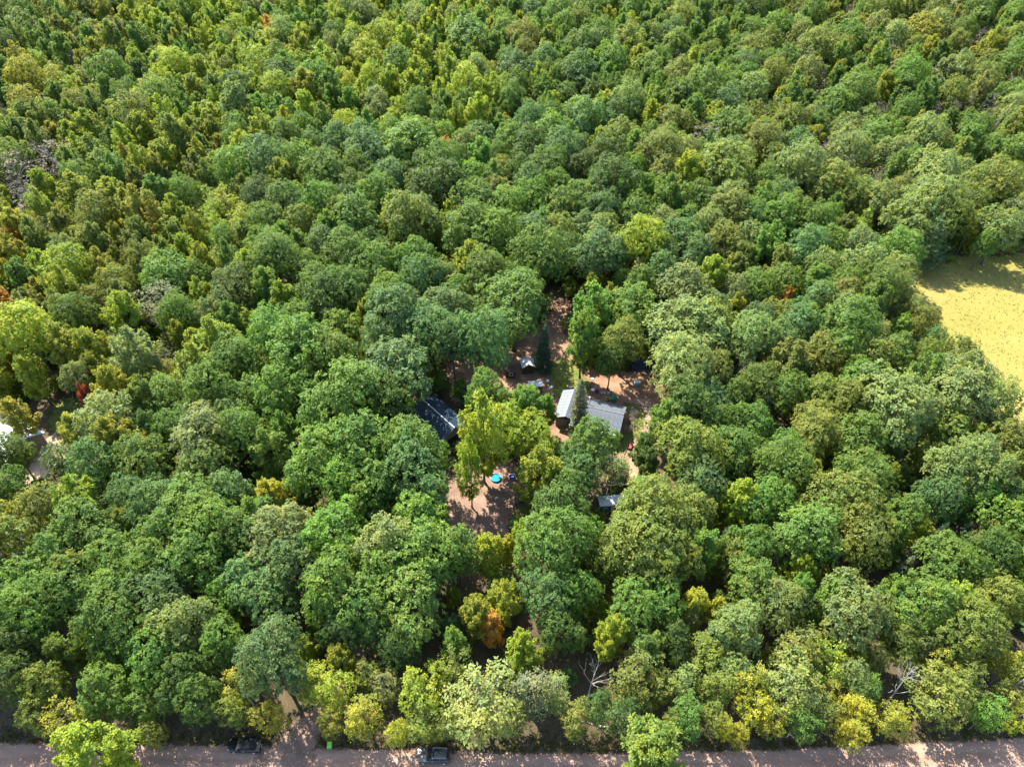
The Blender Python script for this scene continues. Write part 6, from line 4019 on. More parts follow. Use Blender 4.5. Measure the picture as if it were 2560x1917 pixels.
sheet("house_lawn", [(23.0, 99.5), (25.6, 99.0), (27.4, 96.0), (27.0, 92.0), (24.6, 88.5), (22.0, 86.0), (19.0, 86.5), (20.5, 88.3), (22.5, 91.0), (23.8, 95.5)], 0.014, LAWN, margin=1.0, step=0.7)
ribbon("footpath", [(27.2, 100.5), (27.9, 96.5), (27.2, 92.5), (25.0, 89.0), (23.6, 86.6), (23.4, 82.0), (22.0, 77.0)], [1.4, 0.9, 0.8, 0.9, 1.1, 1.3, 1.0], 0.020, PATHSOIL, margin=0.7)

# ---------------------------------------------------------------- tree prototypes
def leaves_mesh(P, Dv, N, L, W, clump, fold=0.12, droop=0.12):
    """one folded blade of two triangles for every row of P"""
    S = np.cross(Dv, N); S /= np.linalg.norm(S, axis=1, keepdims=True) + 1e-9
    L = L[:, None]; W = W[:, None]
    v0 = P
    v1 = P + Dv * L * 0.45 + S * W * 0.5 - N * L * fold
    v2 = P + Dv * L - N * L * droop
    v3 = P + Dv * L * 0.45 - S * W * 0.5 - N * L * fold
    V = np.stack([v0, v1, v2, v3], 1).reshape(-1, 3)
    n = len(P)
    base = np.arange(n)[:, None] * 4
    F = np.concatenate([base + [0, 1, 2], base + [0, 2, 3]], 1).reshape(-1, 3)
    return V, F, np.repeat(clump, 4)

def tri_mesh(name, V, F, clump, mat):
    me = bpy.data.meshes.new(name)
    me.vertices.add(len(V)); me.vertices.foreach_set("co", np.ascontiguousarray(V, np.float32).ravel())
    me.loops.add(len(F) * 3); me.loops.foreach_set("vertex_index", np.ascontiguousarray(F, np.int32).ravel())
    me.polygons.add(len(F))
    me.polygons.foreach_set("loop_start", np.arange(0, len(F) * 3, 3, dtype=np.int32))
    me.update(calc_edges=True)
    a = me.attributes.new("clump", 'FLOAT', 'POINT')
    a.data.foreach_set("value", np.asarray(clump, np.float32))
    me.materials.append(mat)
    return me

def unit(a):
    return a / (np.linalg.norm(a, axis=-1, keepdims=True) + 1e-9)

def rosettes(rng, Cn, O, k, L, W, spread=(0.9, 1.75), rad=0.12, vary=0.25):
    """k leaves round each clump centre Cn, spreading away from its outward direction O"""
    n = len(Cn)
    C2 = np.repeat(Cn, k, 0); O2 = np.repeat(unit(O), k, 0)
    r = unit(rng.normal(size=(n * k, 3)))
    side = unit(r - O2 * np.sum(r * O2, 1, keepdims=True))
    a = rng.uniform(spread[0], spread[1], (n * k, 1))
    Dv = O2 * np.cos(a) + side * np.sin(a)
    N = unit(O2 * np.sin(a) - side * np.cos(a) + rng.normal(size=(n * k, 3)) * 0.25)
    P = C2 + rng.normal(size=(n * k, 3)) * rad
    Ls = L * rng.uniform(1 - vary, 1 + vary, n * k)
    Ws = W * rng.uniform(1 - vary, 1 + vary, n * k)
    cl = np.repeat(rng.random(n), k) * 0.75 + rng.random(n * k) * 0.25
    return leaves_mesh(P, Dv, N, Ls, Ws, cl)

def lobed_crown(seed, a=6.0, z0=5.0, z1=16.0, n_lobes=46, r=(1.2, 2.1), per=1.9, k=9, leaf=0.44, low=-0.45, gaps=0.12, flat=0.78):
    """broad crown: heaped lobes of leaf sprays, ragged outline, hollows between"""
    rng = np.random.default_rng(seed)
    cz = z0 + (z1 - z0) * 0.44; up = z1 - cz; dn = cz - z0
    ph = rng.uniform(0, 6.28, 4); am = rng.uniform(0.05, 0.18, 4)
    lob = []
    tries = 0
    while len(lob) < n_lobes and tries < 4000:
        tries += 1
        ct = rng.uniform(low, 1.0); az = rng.uniform(0, 6.283)
        rr = rng.uniform(*r)
        w = 1 + sum(am[q] * math.sin((q + 1) * az + ph[q]) for q in range(4))
        s = math.sqrt(1 - ct * ct)
        f = rng.uniform(0.80, 1.10)
        p = np.array([math.cos(az) * s * max(0.3, a * w - rr) * f, math.sin(az) * s * max(0.3, a * w - rr) * f,
                      cz + ct * ((up if ct > 0 else dn) - rr * 0.7) * f])
        if all(np.linalg.norm(p - q) > 0.62 * (rr + s2) for q, s2 in lob):
            lob.append((p, rr))
    # an inner mass so that one does not look through the crown
    inner = [(np.array([rng.normal() * a * 0.28, rng.normal() * a * 0.28, cz + rng.normal() * up * 0.28]), a * 0.28) for _ in range(7)]
    Cn, O = [], []
    allc = np.array([q for q, _ in lob]); allr = np.array([s for _, s in lob])
    for i, (p, rr) in enumerate(lob + inner):
        dens = per if i < len(lob) else per * 0.35
        m = int(dens * 4 * math.pi * rr * rr * 0.75)
        d = unit(rng.normal(size=(m, 3)))
        d = d[d[:, 2] > -0.55]
        bump = 1 + 0.16 * np.sin(d[:, 0] * 5 + ph[0] + i) * np.sin(d[:, 1] * 5 + ph[1]) + 0.10 * np.sin(d[:, 2] * 9 + i)
        pos = p + d * np.array([1, 1, flat]) * rr * (bump * rng.uniform(0.78, 1.08, len(d)))[:, None]
        if i < len(lob):
            dd = np.linalg.norm(pos[:, None, :] - allc[None], axis=2) / allr[None]
            dd[:, i] = 9
            keep = dd.min(1) > 0.72
            keep &= rng.random(len(pos)) > gaps
            pos, d = pos[keep], d[keep]
        Cn.append(pos)
        out = unit(pos - np.array([0, 0, cz - dn * 0.5]))
        O.append(d * 0.6 + out * 0.5 + np.array([0, 0, 0.55]))
    Cn = np.concatenate(Cn); O = np.concatenate(O)
    V, F, cl = rosettes(rng, Cn, O, k, leaf, leaf * 0.58)
    return V, F, cl, [(p, s) for p, s in lob]

def tufted_crown(seed, a=4.5, z0=3.0, z1=14.0, shoots=72, per=24, k=8, leaf=0.40, lean=0.9, peak=0.42):
    """upright crown: pointed sprays that climb outward"""
    rng = np.random.default_rng(seed)
    Cn, O, tips = [], [], []
    ph = rng.uniform(0, 6.28, 3); am = rng.uniform(0.05, 0.15, 3)
    for i in range(shoots):
        t = rng.random() ** 0.8
        az = i * 2.39996 + rng.normal() * 0.3
        w = 1 + sum(am[q] * math.sin((q + 1) * az + ph[q]) for q in range(3))
        prof = (math.sin(math.pi * min(1, (t * (1 - peak) + 0.0) / (1 - peak) * 0.5 + 0.5)) ** 0.75) if t > 0.0 else 1
        # widest at 'peak' of the height, drawn in below and to a point above
        h = t
        prof = (h / peak) ** 0.5 if h < peak else max(0.0, 1 - (h - peak) / (1 - peak)) ** 0.62
        z = z0 + (z1 - z0) * h
        rad = a * w * (0.25 + 0.75 * prof) * rng.uniform(0.72, 1.08) * (1.0 if h < 0.93 else 0.4)
        d = unit(np.array([math.cos(az) * (1.15 - 0.8 * h), math.sin(az) * (1.15 - 0.8 * h), lean * (0.35 + 0.9 * h)]))
        tip = np.array([math.cos(az) * rad, math.sin(az) * rad, z + rng.uniform(-0.3, 0.7)])
        ln = rng.uniform(2.0, 3.4)
        m = int(per * rng.uniform(0.7, 1.3))
        s = rng.random(m) ** 0.8
        r_ = (0.95 * (1 - s) ** 0.6 + 0.12) * rng.uniform(0.4, 1.0, m)
        q = unit(rng.normal(size=(m, 3))); q = unit(q - d * (q @ d)[:, None])
        pos = tip - d * ((1 - s) * ln)[:, None] + q * r_[:, None]
        Cn.append(pos)
        O.append(np.tile(d * 0.6, (m, 1)) + q * 0.4 + np.array([0, 0, 0.5]))
        tips.append((tip - d * ln * 0.6, 0.6))
    Cn = np.concatenate(Cn); O = np.concatenate(O)
    Cn[:, 2] = np.maximum(Cn[:, 2], z0 * 0.7)
    V, F, cl = rosettes(rng, Cn, O, k, leaf, leaf * 0.5, spread=(0.7, 1.6), rad=0.10)
    return V, F, cl, tips

def whorled_crown(seed, a, h, z0, step, arms, droop, leaf, width, tufts, plate):
    """pine and spruce: whorls of needle-clad branches; returns needles and the branch lines"""
    rng = np.random.default_rng(seed)
    Cn, O, lines = [], [], []
    z = z0
    while z < h - 0.35:
        t = (z - z0) / (h - z0)
        R_ = a * (1 - t) ** 0.8 * rng.uniform(0.82, 1.1) + 0.18
        off = rng.uniform(0, 6.28)
        for q in range(max(4, int(arms * (1 - 0.35 * t)))):
            az = off + q * 6.283 / arms + rng.normal() * 0.16
            ln = R_ * rng.uniform(0.7, 1.1)
            d = np.array([math.cos(az), math.sin(az), 0.0]); sd = np.array([-d[1], d[0], 0.0])
            m = max(3, int(tufts * ln / a * 1.5))
            s = np.linspace(0.22, 1, m)
            lat = (rng.random(m) - 0.5) * 2 * plate * ln * (1.1 - s) * 1.1
            zz = z + ln * (0.28 * s - droop * s * s) + rng.normal(size=m) * 0.06
            pos = d[None] * (s * ln)[:, None] + sd[None] * lat[:, None]
            pos[:, 2] = zz
            Cn.append(pos)
            O.append(np.tile(d * 0.9, (m, 1)) + sd[None] * (np.sign(lat) * 0.45)[:, None] + np.array([0, 0, 0.35]))
            lines.append([(0, 0, z), tuple(d * ln * 0.5 + np.array([0, 0, z + ln * (0.14 - droop * 0.25)])), tuple(d * ln * 0.92 + np.array([0, 0, z + ln * (0.26 - droop * 0.85)]))])
        z += step * rng.uniform(0.85, 1.15)
    Cn.append(np.array([[0, 0, h - 0.5], [0, 0, h - 0.25], [0, 0, h - 0.05]])); O.append(np.tile([0, 0, 1.0], (3, 1)))
    Cn = np.concatenate(Cn); O = np.concatenate(O)
    V, F, cl = rosettes(rng, Cn, O, 10, leaf, width, spread=(0.25, 1.15), rad=0.05)
    return V, F, cl, lines

def trunk_mesh(name, seed, h, r, lobes, mat, z_fork, limbs=11, limb_r=0.38):
    rnd = random.Random(seed)
    m = MB()
    bend = Vector((rnd.uniform(-.35, .35), rnd.uniform(-.35, .35), 0))
    def axis(t): return Vector((0, 0, h * t)) + bend * math.sin(t * 3.0)
    m.tube([axis(t) + Vector((0, 0, -0.1 if t == 0 else 0)) for t in (0, .06, .2, .4, .6, .8)], [r * 1.5, r, r * .88, r * .7, r * .45, r * .2], 7)
    pick = lobes[:]; rnd.shuffle(pick)
    for p, s in pick[:limbs]:
        p = Vector(p)
        t0 = max(z_fork, min(0.7, (p.z - 0.5 * Vector((p.x, p.y)).length - 1.0) / h))
        a = axis(t0)
        mid = a.lerp(p, 0.5) + Vector((rnd.uniform(-.3, .3), rnd.uniform(-.3, .3), rnd.uniform(-.5, .2)))
        m.tube([a, mid, p], [r * limb_r, r * limb_r * .6, r * limb_r * .15], 5)
    return m.mesh(name, mat, True)

def bare_mesh(name, seed, h, r, mat, depth=3, spread=0.9, n0=9, up=0.55, twigs=4, z_low=0.35):
    """trunk and branches without leaves"""
    rnd = random.Random(seed)
    m = MB()
    bend = Vector((rnd.uniform(-.6, .6), rnd.uniform(-.6, .6), 0))
    def axis(t): return Vector((0, 0, h * t)) + bend * t * t
    m.tube([axis(t) for t in (0, .1, .3, .5, .7, .85, 1)], [r * 1.3, r, r * .85, r * .65, r * .45, r * .28, r * .1], 7)
    def grow(p, d, ln, rr, lev):
        side = d.orthogonal().normalized()
        c = p + d * ln * .5 + side * rnd.uniform(-.12, .12) * ln
        e = p + d * ln + Vector((rnd.uniform(-.12, .12), rnd.uniform(-.12, .12), rnd.uniform(-.02, .16))) * ln
        m.tube([p, c, e], [rr, rr * .7, rr * .35], 5 if lev < 2 else 4, cap=False)
        if lev < depth:
            for k in range(twigs):
                t = rnd.uniform(.35, 1)
                q = (p.lerp(c, t * 2) if t < .5 else c.lerp(e, t * 2 - 1))
                nd = (d + Vector((rnd.uniform(-1, 1), rnd.uniform(-1, 1), rnd.uniform(-.5, .8))) * spread).normalized()
                grow(q, nd, ln * rnd.uniform(.4, .65), max(rr * .5, .012), lev + 1)
    for k in range(n0):
        t = rnd.uniform(z_low, .95)
        az = k * 2.4 + rnd.uniform(-.4, .4)
        d = Vector((math.cos(az), math.sin(az), up + .6 * t)).normalized()
        grow(axis(t), d, h * .30 * (1.25 - t) * rnd.uniform(.7, 1.2) + .6, r * .42 * (1.2 - t), 1)
    return m.mesh(name, mat, True)

PROTO = {}    # kind -> list of (crown mesh, trunk mesh, nominal diameter, nominal height)
def proto(kind, crown, trunk, D, H):
    PROTO.setdefault(kind, []).append((crown, trunk, D, H))

for i in range(6):
    V, F, cl, lob = lobed_crown(100 + i, a=6.0, z0=4.6 + 0.4 * (i % 3), z1=16.0, n_lobes=(44, 52, 38, 60, 48, 34)[i], r=((1.2, 2.1), (1.0, 1.9), (1.4, 2.4), (0.9, 1.7), (1.2, 2.2), (1.4, 2.5))[i], per=(2.2, 1.9, 2.3, 1.8, 2.1, 1.9)[i], k=9, leaf=(0.40, 0.44, 0.38, 0.47, 0.42, 0.46)[i])
    proto('o', tri_mesh("crown", V, F, cl, FOL), trunk_mesh("trunk", 100 + i, 16, 0.33, lob, BARK, 0.28), 12.0, 16.0)
for i in range(5):
    V, F, cl, lob = tufted_crown(200 + i, shoots=(74, 64, 84, 70, 92)[i], peak=(0.40, 0.34, 0.46, 0.3, 0.5)[i], lean=(0.9, 1.3, 0.7, 1.5, 1.0)[i])
    proto('m', tri_mesh("crown", V, F, cl, FOL), trunk_mesh("trunk", 200 + i, 14, 0.22, lob, BARK, 0.22), 9.0, 14.0)
for i in range(5):
    V, F, cl, lob = lobed_crown(300 + i, a=3.0, z0=2.6, z1=12.0, n_lobes=(40, 30, 46, 34, 38)[i], r=(0.55, 1.05), per=3.6, k=8, leaf=0.30, low=-0.85, gaps=0.25, flat=0.95)
    proto('a', tri_mesh("crown", V, F, cl, FOL), trunk_mesh("trunk", 300 + i, 12, 0.13, lob, BARK_PALE if i % 2 else BARK, 0.2, limbs=14), 6.0, 12.0)
for i in range(3):
    V, F, cl, lob = lobed_crown(400 + i, a=3.0, z0=2.4, z1=12.0, n_lobes=44, r=(0.5, 0.9), per=1.9, k=6, leaf=0.26, low=-0.9, gaps=0.5, flat=1.0)
    proto('t', tri_mesh("crown", V, F, cl, FOL), bare_mesh("trunk", 400 + i, 11.6, 0.14, TWIG, depth=2, n0=26, twigs=4, z_low=0.2), 6.0, 12.0)
for i in range(2):
    V, F, cl, ln = whorled_crown(500 + i, 3.5, 12.0, 1.6, 0.8, 7, 0.10, 0.44, 0.075, 15, 0.62)
    m = MB().tube([(0, 0, 0), (0.05, 0, 4), (0, 0.05, 8), (0, 0, 11.8)], [0.24, 0.19, 0.11, 0.03], 7)
    for l in ln: m.tube(l, [0.05, 0.035, 0.01], 4, cap=False)
    proto('p', tri_mesh("crown", V, F, cl, NEEDLE), m.mesh("trunk", BARK, True), 7.0, 12.0)
for i in range(2):
    V, F, cl, ln = whorled_crown(600 + i, 2.0, 12.0, 0.7, 0.42, 10, 0.42, 0.30, 0.07, 9, 0.55)
    m = MB().tube([(0, 0, 0), (0.03, 0, 4), (0, 0.03, 8), (0, 0, 11.8)], [0.17, 0.13, 0.08, 0.02], 7)
    for l in ln: m.tube(l, [0.03, 0.02, 0.008], 4, cap=False)
    proto('s', tri_mesh("crown", V, F, cl, NEEDLE), m.mesh("trunk", BARK, True), 4.0, 12.0)
for i in range(3):
    proto('d', None, bare_mesh("trunk", 700 + i, 12.0, 0.16, BARK_DEAD, depth=2, n0=(16, 13, 11)[i], up=(0.5, 0.9, 0.6)[i], twigs=3, z_low=0.3), 5.0, 12.0)

def turn_of(col, rnd):
    return {'oy': .25, 'yg': .12, 'y': .15, 'ol': .06, 'or': .1}.get(col, rnd.choice([0, 0, 0, .03, .06]))
def tint_of(col, rnd):
    k = rnd.uniform(.86, 1.14)
    return [max(.01, c * k * rnd.uniform(.93, 1.07)) for c in PALETTE[col]]

KIND_NAME = {'o': "broadleaf_tree", 'm': "broadleaf_tree", 'a': "broadleaf_tree", 't': "broadleaf_tree", 'p': "pine_tree", 's': "spruce_tree", 'd': "dead_tree"}
KIND_CAT = {'o': "tree", 'm': "tree", 'a': "tree", 't': "tree", 'p': "pine", 's': "spruce", 'd': "dead tree"}
KIND_GROUP = {'o': "broadleaf trees of the wood", 'm': "broadleaf trees of the wood", 'a': "broadleaf trees of the wood", 't': "broadleaf trees of the wood",
              'p': "pines in the wood", 's': "spruces in the wood", 'd': "bare dead trees in the wood"}
rnd = random.Random(11)
for line in TREES.strip().splitlines():
    data, label = line.split('|')
    kind, col, x, y, D, H = data.split()
    x, y, D, H = float(x), float(y), float(D), float(H)
    crown, trunk, D0, H0 = rnd.choice(PROTO[kind])
    if kind == 't' and col == 'pg':
        crown, trunk, D0, H0 = PROTO['s'][0]
    root = empty(KIND_NAME[kind], (x, y, 0), rnd.uniform(0, 6.283))
    root.rotation_euler = (rnd.gauss(0, .025), rnd.gauss(0, .025), rnd.uniform(0, 6.283))
    root.scale = (D / D0, D / D0, H / H0)
    tag(root, label, KIND_CAT[kind], KIND_GROUP[kind])
    link("trunk", trunk, root)
    if crown is not None:
        c = link("crown", crown, root)
        c["tint"] = tint_of(col, rnd)
        c["turn"] = float(turn_of(col, rnd))

# ---------------------------------------------------------------- the rest of the wood: one mass of trees nobody could count
def scatter(name, points, crowns, trunks, extra=None):
    """points: rows of x y z sx sz rot index r g b turn -> one object that carries instances on its points"""
    A = np.asarray(points, np.float32)
    me = bpy.data.meshes.new(name)
    me.vertices.add(len(A)); me.vertices.foreach_set("co", np.ascontiguousarray(A[:, :3]).ravel())
    def attr(n, typ, key, data):
        a = me.attributes.new(n, typ, 'POINT'); a.data.foreach_set(key, np.ascontiguousarray(data).ravel())
    attr("size", 'FLOAT_VECTOR', "vector", np.stack([A[:, 3], A[:, 3], A[:, 4]], 1))
    rot = np.zeros((len(A), 3), np.float32); rot[:, 2] = A[:, 5]
    attr("spin", 'FLOAT_VECTOR', "vector", rot)
    attr("pick", 'INT', "value", A[:, 6].astype(np.int32))
    attr("tint", 'FLOAT_VECTOR', "vector", A[:, 7:10])
    attr("turn", 'FLOAT', "value", A[:, 10])
    me.update()
    o = link(name, me)
    ng = bpy.data.node_groups.new(name + "_nodes", 'GeometryNodeTree')
    ng.interface.new_socket("Geometry", in_out='INPUT', socket_type='NodeSocketGeometry')
    ng.interface.new_socket("Geometry", in_out='OUTPUT', socket_type='NodeSocketGeometry')
    gi = ng.nodes.new("NodeGroupInput"); go = ng.nodes.new("NodeGroupOutput")
    mp = ng.nodes.new("GeometryNodeMeshToPoints"); ng.links.new(gi.outputs[0], mp.inputs[0])
    jn = ng.nodes.new("GeometryNodeJoinGeometry")
    def named(n, typ):
        a = ng.nodes.new("GeometryNodeInputNamedAttribute"); a.data_type = typ; a.inputs[0].default_value = n
        return a.outputs[0]
    for lst, nm in ((crowns, "_crowns"), (trunks, "_trunks")):
        if not lst: continue
        col = bpy.data.collections.new(name + nm)
        for i, me2 in enumerate(lst):
            col.objects.link(bpy.data.objects.new("%s%s_%03d" % (name, nm, i), me2))
        ci = ng.nodes.new("GeometryNodeCollectionInfo")
        ci.inputs["Collection"].default_value = col
        ci.inputs["Separate Children"].default_value = True
        ip = ng.nodes.new("GeometryNodeInstanceOnPoints")
        ip.inputs["Pick Instance"].default_value = True
        ng.links.new(mp.outputs[0], ip.inputs["Points"])
        ng.links.new(ci.outputs[0], ip.inputs["Instance"])
        ng.links.new(named("pick", 'INT'), ip.inputs["Instance Index"])
        e2r = ng.nodes.new("FunctionNodeEulerToRotation")
        ng.links.new(named("spin", 'FLOAT_VECTOR'), e2r.inputs[0])
        ng.links.new(e2r.outputs[0], ip.inputs["Rotation"])
        ng.links.new(named("size", 'FLOAT_VECTOR'), ip.inputs["Scale"])
        ng.links.new(ip.outputs[0], jn.inputs[0])
    ng.links.new(jn.outputs[0], go.inputs[0])
    md = o.modifiers.new("scatter", 'NODES'); md.node_group = ng
    return o

ALL = [(k, c, t, D, H) for k in 'omatps' for c, t, D, H in PROTO[k]]
FIRST = {k: [i for i, e in enumerate(ALL) if e[0] == k] for k in 'omatps'}
rows = []
for line in WOODS.strip().splitlines():
    kind, col, x, y, D, H = line.split()
    if kind == 'd': kind = 't'
    i = rnd.choice(FIRST[kind])
    rows.append([float(x) / 10, float(y) / 10, 0, float(D) / 10 / ALL[i][3], float(H) / 10 / ALL[i][4], rnd.uniform(0, 6.283), i, *tint_of(col, rnd), turn_of(col, rnd)])
tag(scatter("forest", rows, [e[1] for e in ALL], [e[2] for e in ALL]), "dense mixed green wood stretching away behind the clearing", "forest", kind="stuff")

# ---------------------------------------------------------------- undergrowth, meadow grass
def in_poly(x, y, P):
    c = False; j = len(P) - 1
    for i in range(len(P)):
        if (P[i][1] > y) != (P[j][1] > y) and x < (P[j][0] - P[i][0]) * (y - P[i][1]) / (P[j][1] - P[i][1]) + P[i][0]:
            c = not c
        j = i
    return c
def line_dist(x, y, L):
    b = 1e9
    for (x0, y0), (x1, y1) in zip(L, L[1:]):
        dx, dy = x1 - x0, y1 - y0
        t = max(0, min(1, ((x - x0) * dx + (y - y0) * dy) / (dx * dx + dy * dy)))
        b = min(b, math.hypot(x - x0 - t * dx, y - y0 - t * dy))
    return b
shrubs = []
for i in range(3):
    V, F, cl, lob = lobed_crown(800 + i, a=1.1, z0=0.05, z1=1.7, n_lobes=(9, 12, 10)[i], r=(0.35, 0.6), per=6.0, k=6, leaf=0.26, low=-0.2, gaps=0.15, flat=0.9)
    shrubs.append(tri_mesh("shrub", V, F, cl, FOL))
BUILT = [(16, 93, 10), (-14, 92, 7), (17.5, 73.5, 3.2), (-98, 88, 9), (3.3, 109, 2.5), (0, 107, 2), (4.8, 102.6, 2.5)]
rnd = random.Random(5)
rows = []
while len(rows) < 9500:
    y = 36.0 + 300.0 * math.sqrt(rnd.random())
    x = rnd.uniform(-1, 1) * ((.707 * y + 74) * .76 + 4)
    if any(in_poly(x, y, P) for P in (AREA_YARD, AREA_CLEARING, AREA_MEADOW, AREA_SANDY, AREA_GRASS)): continue
    if line_dist(x, y, DRIVE) < 2.0: continue
    if any(math.hypot(x - a, y - b) < r for a, b, r in BUILT): continue
    if y < 37.5 and rnd.random() < .6: continue
    s = rnd.uniform(.7, 1.9) + y * .004
    rows.append([x, y, 0, s, s * rnd.uniform(.6, 1.5), rnd.uniform(0, 6.283), rnd.randrange(3), *tint_of(rnd.choice(['dg', 'g', 'ol', 'ol', 'g', 'lg', 'oy']), rnd), .1])
tag(scatter("undergrowth", rows, shrubs, None), "low green shrubs covering the floor of the wood", "undergrowth", kind="stuff")

def tuft(seed, n=14, h=0.55):
    rng = np.random.default_rng(seed)
    a = rng.uniform(0, 6.283, n); e = rng.uniform(0.15, 0.85, n)
    Dv = np.stack([np.cos(a) * np.sin(e), np.sin(a) * np.sin(e), np.cos(e)], 1)
    N = unit(np.stack([-np.cos(a) * np.cos(e), -np.sin(a) * np.cos(e), np.sin(e)], 1))
    P = np.concatenate([rng.normal(size=(n, 2)) * 0.10, np.zeros((n, 1))], 1)
    V, F, cl = leaves_mesh(P, Dv, N, h * rng.uniform(.6, 1.2, n), 0.10 * rng.uniform(.7, 1.3, n), rng.random(n), droop=0.25)
    return tri_mesh("grass_tuft", V, F, cl, FOL)
tufts = [tuft(900 + i) for i in range(3)]
STRAW = {'straw': (.20, .175, .06), 'gold': (.19, .17, .045), 'hay': (.22, .19, .085), 'green': (.12, .14, .03), 'brown': (.14, .105, .05)}
rows = []
while len(rows) < 5000:
    x = rnd.uniform(92, 142); y = rnd.uniform(80, 156)
    if not in_poly(x, y, AREA_MEADOW): continue
    k = rnd.choices(list(STRAW), (5, 4, 4, 3 if y < 135 else 6, 1))[0]
    s = rnd.choice([.2, .25, .3, .4, .55])
    rows.append([x, y, 0, s, s * rnd.uniform(.6, 1.1), rnd.uniform(0, 6.283), rnd.randrange(3), *[c * rnd.uniform(.85, 1.15) for c in STRAW[k]], .0])
tag(scatter("meadow_grass", rows, tufts, None), "dry yellow grass tufts covering the meadow", "grass", kind="stuff")
rows = []
while len(rows) < 2600:
    x = rnd.uniform(-80, 85)
    e = next(y0 + (y1 - y0) * (x - x0) / (x1 - x0) for (x0, y0), (x1, y1) in zip(ROAD_EDGE, ROAD_EDGE[1:]) if x0 <= x <= x1)
    y = e + abs(rnd.gauss(0.4, 1.4))
    if line_dist(x, y, DRIVE) < 2.6: continue
    s = rnd.uniform(.3, .8)
    rows.append([x, y, 0, s, s * rnd.uniform(.5, 1.0), rnd.uniform(0, 6.283), rnd.randrange(3), *[c * .55 for c in STRAW[rnd.choice(['green', 'brown', 'green'])]], .0])
for poly, n in ((AREA_GRASS, 500), ([(8.2, 103.5), (8.0, 110.5), (11.5, 113), (14.5, 109.5), (17.0, 104.0), (14, 101.0), (10, 100)], 420), ([(23.0, 99.5), (25.6, 99.0), (27.4, 96.0), (27.0, 92.0), (24.6, 88.5), (22.0, 86.0), (19.0, 86.5), (20.5, 88.3), (22.5, 91.0), (23.8, 95.5)], 420)):
    xs = [p[0] for p in poly]; ys = [p[1] for p in poly]; m = 0
    while m < n:
        x = rnd.uniform(min(xs) - 1, max(xs) + 1); y = rnd.uniform(min(ys) - 1, max(ys) + 1)
        if not in_poly(x, y, poly) and rnd.random() < .8: continue
        m += 1
        s = rnd.uniform(.25, .55)
        rows.append([x, y, 0, s, s * .6, rnd.uniform(0, 6.283), rnd.randrange(3), *[c * rnd.uniform(.6, 1.0) for c in STRAW['green']], .0])
tag(scatter("verge_grass", rows, tufts, None), "short rough grass on the road verge and the lawns", "grass", kind="stuff")

# ---------------------------------------------------------------- materials of the built things
M_WHITE = plain("white_paint", (.58, .59, .58), .5, vary=.08)
M_ROOF_WHITE = plain("white_metal_roof", (.38, .395, .40), .4, vary=.07)
M_WOOD = plain("dark_boards", (.045, .028, .020), .8, vary=.35, scale=3)
M_SIDING = plain("grey_siding", (.16, .145, .125), .8, vary=.25, scale=4)
M_MAROON = plain("maroon_boards", (.055, .016, .018), .7, vary=.3)
M_GLASS = plain("window_glass", (.012, .014, .016), .08, vary=.1, spec=.6)
M_PIPE = plain("galvanised_pipe", (.62, .62, .60), .35, .6, vary=.1)
M_TEAL = plain("teal_side", (.055, .105, .105), .5, vary=.12)
M_BLACK = plain("black_plastic", (.012, .012, .013), .5, vary=.2)
M_RUBBER = plain("rubber", (.016, .016, .016), .85, vary=.2)
M_RED = plain("red_plastic", (.32, .02, .02), .45, vary=.15)
M_CRIMSON = plain("crimson_plastic", (.22, .012, .045), .45, vary=.15)
M_GREEN = plain("green_plastic", (.012, .20, .075), .4, vary=.12)
M_LIME = plain("lime_plastic", (.14, .42, .06), .45, vary=.1)
M_YELLOW = plain("yellow_plastic", (.55, .38, .02), .5, vary=.12)
M_TURQ = plain("turquoise_vinyl", (.008, .17, .27), .35, vary=.12)
M_BLUE = plain("blue_plastic", (.010, .09, .38), .4, vary=.12)
M_POOLWATER = plain("pool_water", (.015, .17, .26), .06, vary=.25, scale=3, spec=.6)
M_GREY = plain("grey_plastic", (.30, .30, .29), .6, vary=.12)
M_LOG = bark_material("log_bark", (.05, .038, .03), (.20, .16, .13))
M_PLANK = plain("weathered_plank", (.30, .22, .16), .85, vary=.3, scale=5)
M_NAVY = plain("navy_tarpaulin", (.020, .022, .055), .55, vary=.25, scale=2)
M_PAINT_BLACK = plain("black_car_paint", (.004, .0045, .006), .25, vary=.1, spec=.3, coat=.25)
M_PAINT_GREY = plain("grey_car_paint", (.040, .047, .056), .30, .5, vary=.08, spec=.4, coat=.4)
M_CHROME = plain("bright_metal", (.55, .55, .56), .2, 1.0, vary=.05)
M_LAMP = plain("lamp_glass", (.55, .56, .58), .12, vary=.05, spec=.7)
M_TAIL = plain("tail_lamp", (.20, .012, .012), .2, vary=.08, spec=.6)

def roof_material(name, lo, hi, stain, rough, metal):
    """coated metal sheet with rain streaks running down it"""
    m, nt, b, out = node_mat(name)
    f = noise(nt, 1.2, 4, .6, obj_coord(nt, (1, 1, 1)))
    st = noise(nt, 1.0, 5, .7, obj_coord(nt, (5.0, .35, .35)))
    c = ramp(nt, f, [(.3, lo), (.7, hi)])
    s = math_node(nt, 'MULTIPLY', math_node(nt, 'SUBTRACT', st, .54), 4.0, clamp=True)
    nt.links.new(mix_col(nt, math_node(nt, 'MULTIPLY', s, .75), c, stain), b.inputs["Base Color"])
    b.inputs["Roughness"].default_value = rough
    b.inputs["Metallic"].default_value = metal
    return m
M_ROOF_GREY = roof_material("grey_metal_roof", (.066, .080, .096), (.105, .120, .138), (.038, .038, .040), .45, .15)
M_ROOF_BLUE = roof_material("blue_metal_roof", (.018, .033, .058), (.030, .050, .080), (.022, .032, .048), .38, .2)
M_RIDGE = plain("pale_ridge_cap", (.55, .58, .60), .4, .2, vary=.1)

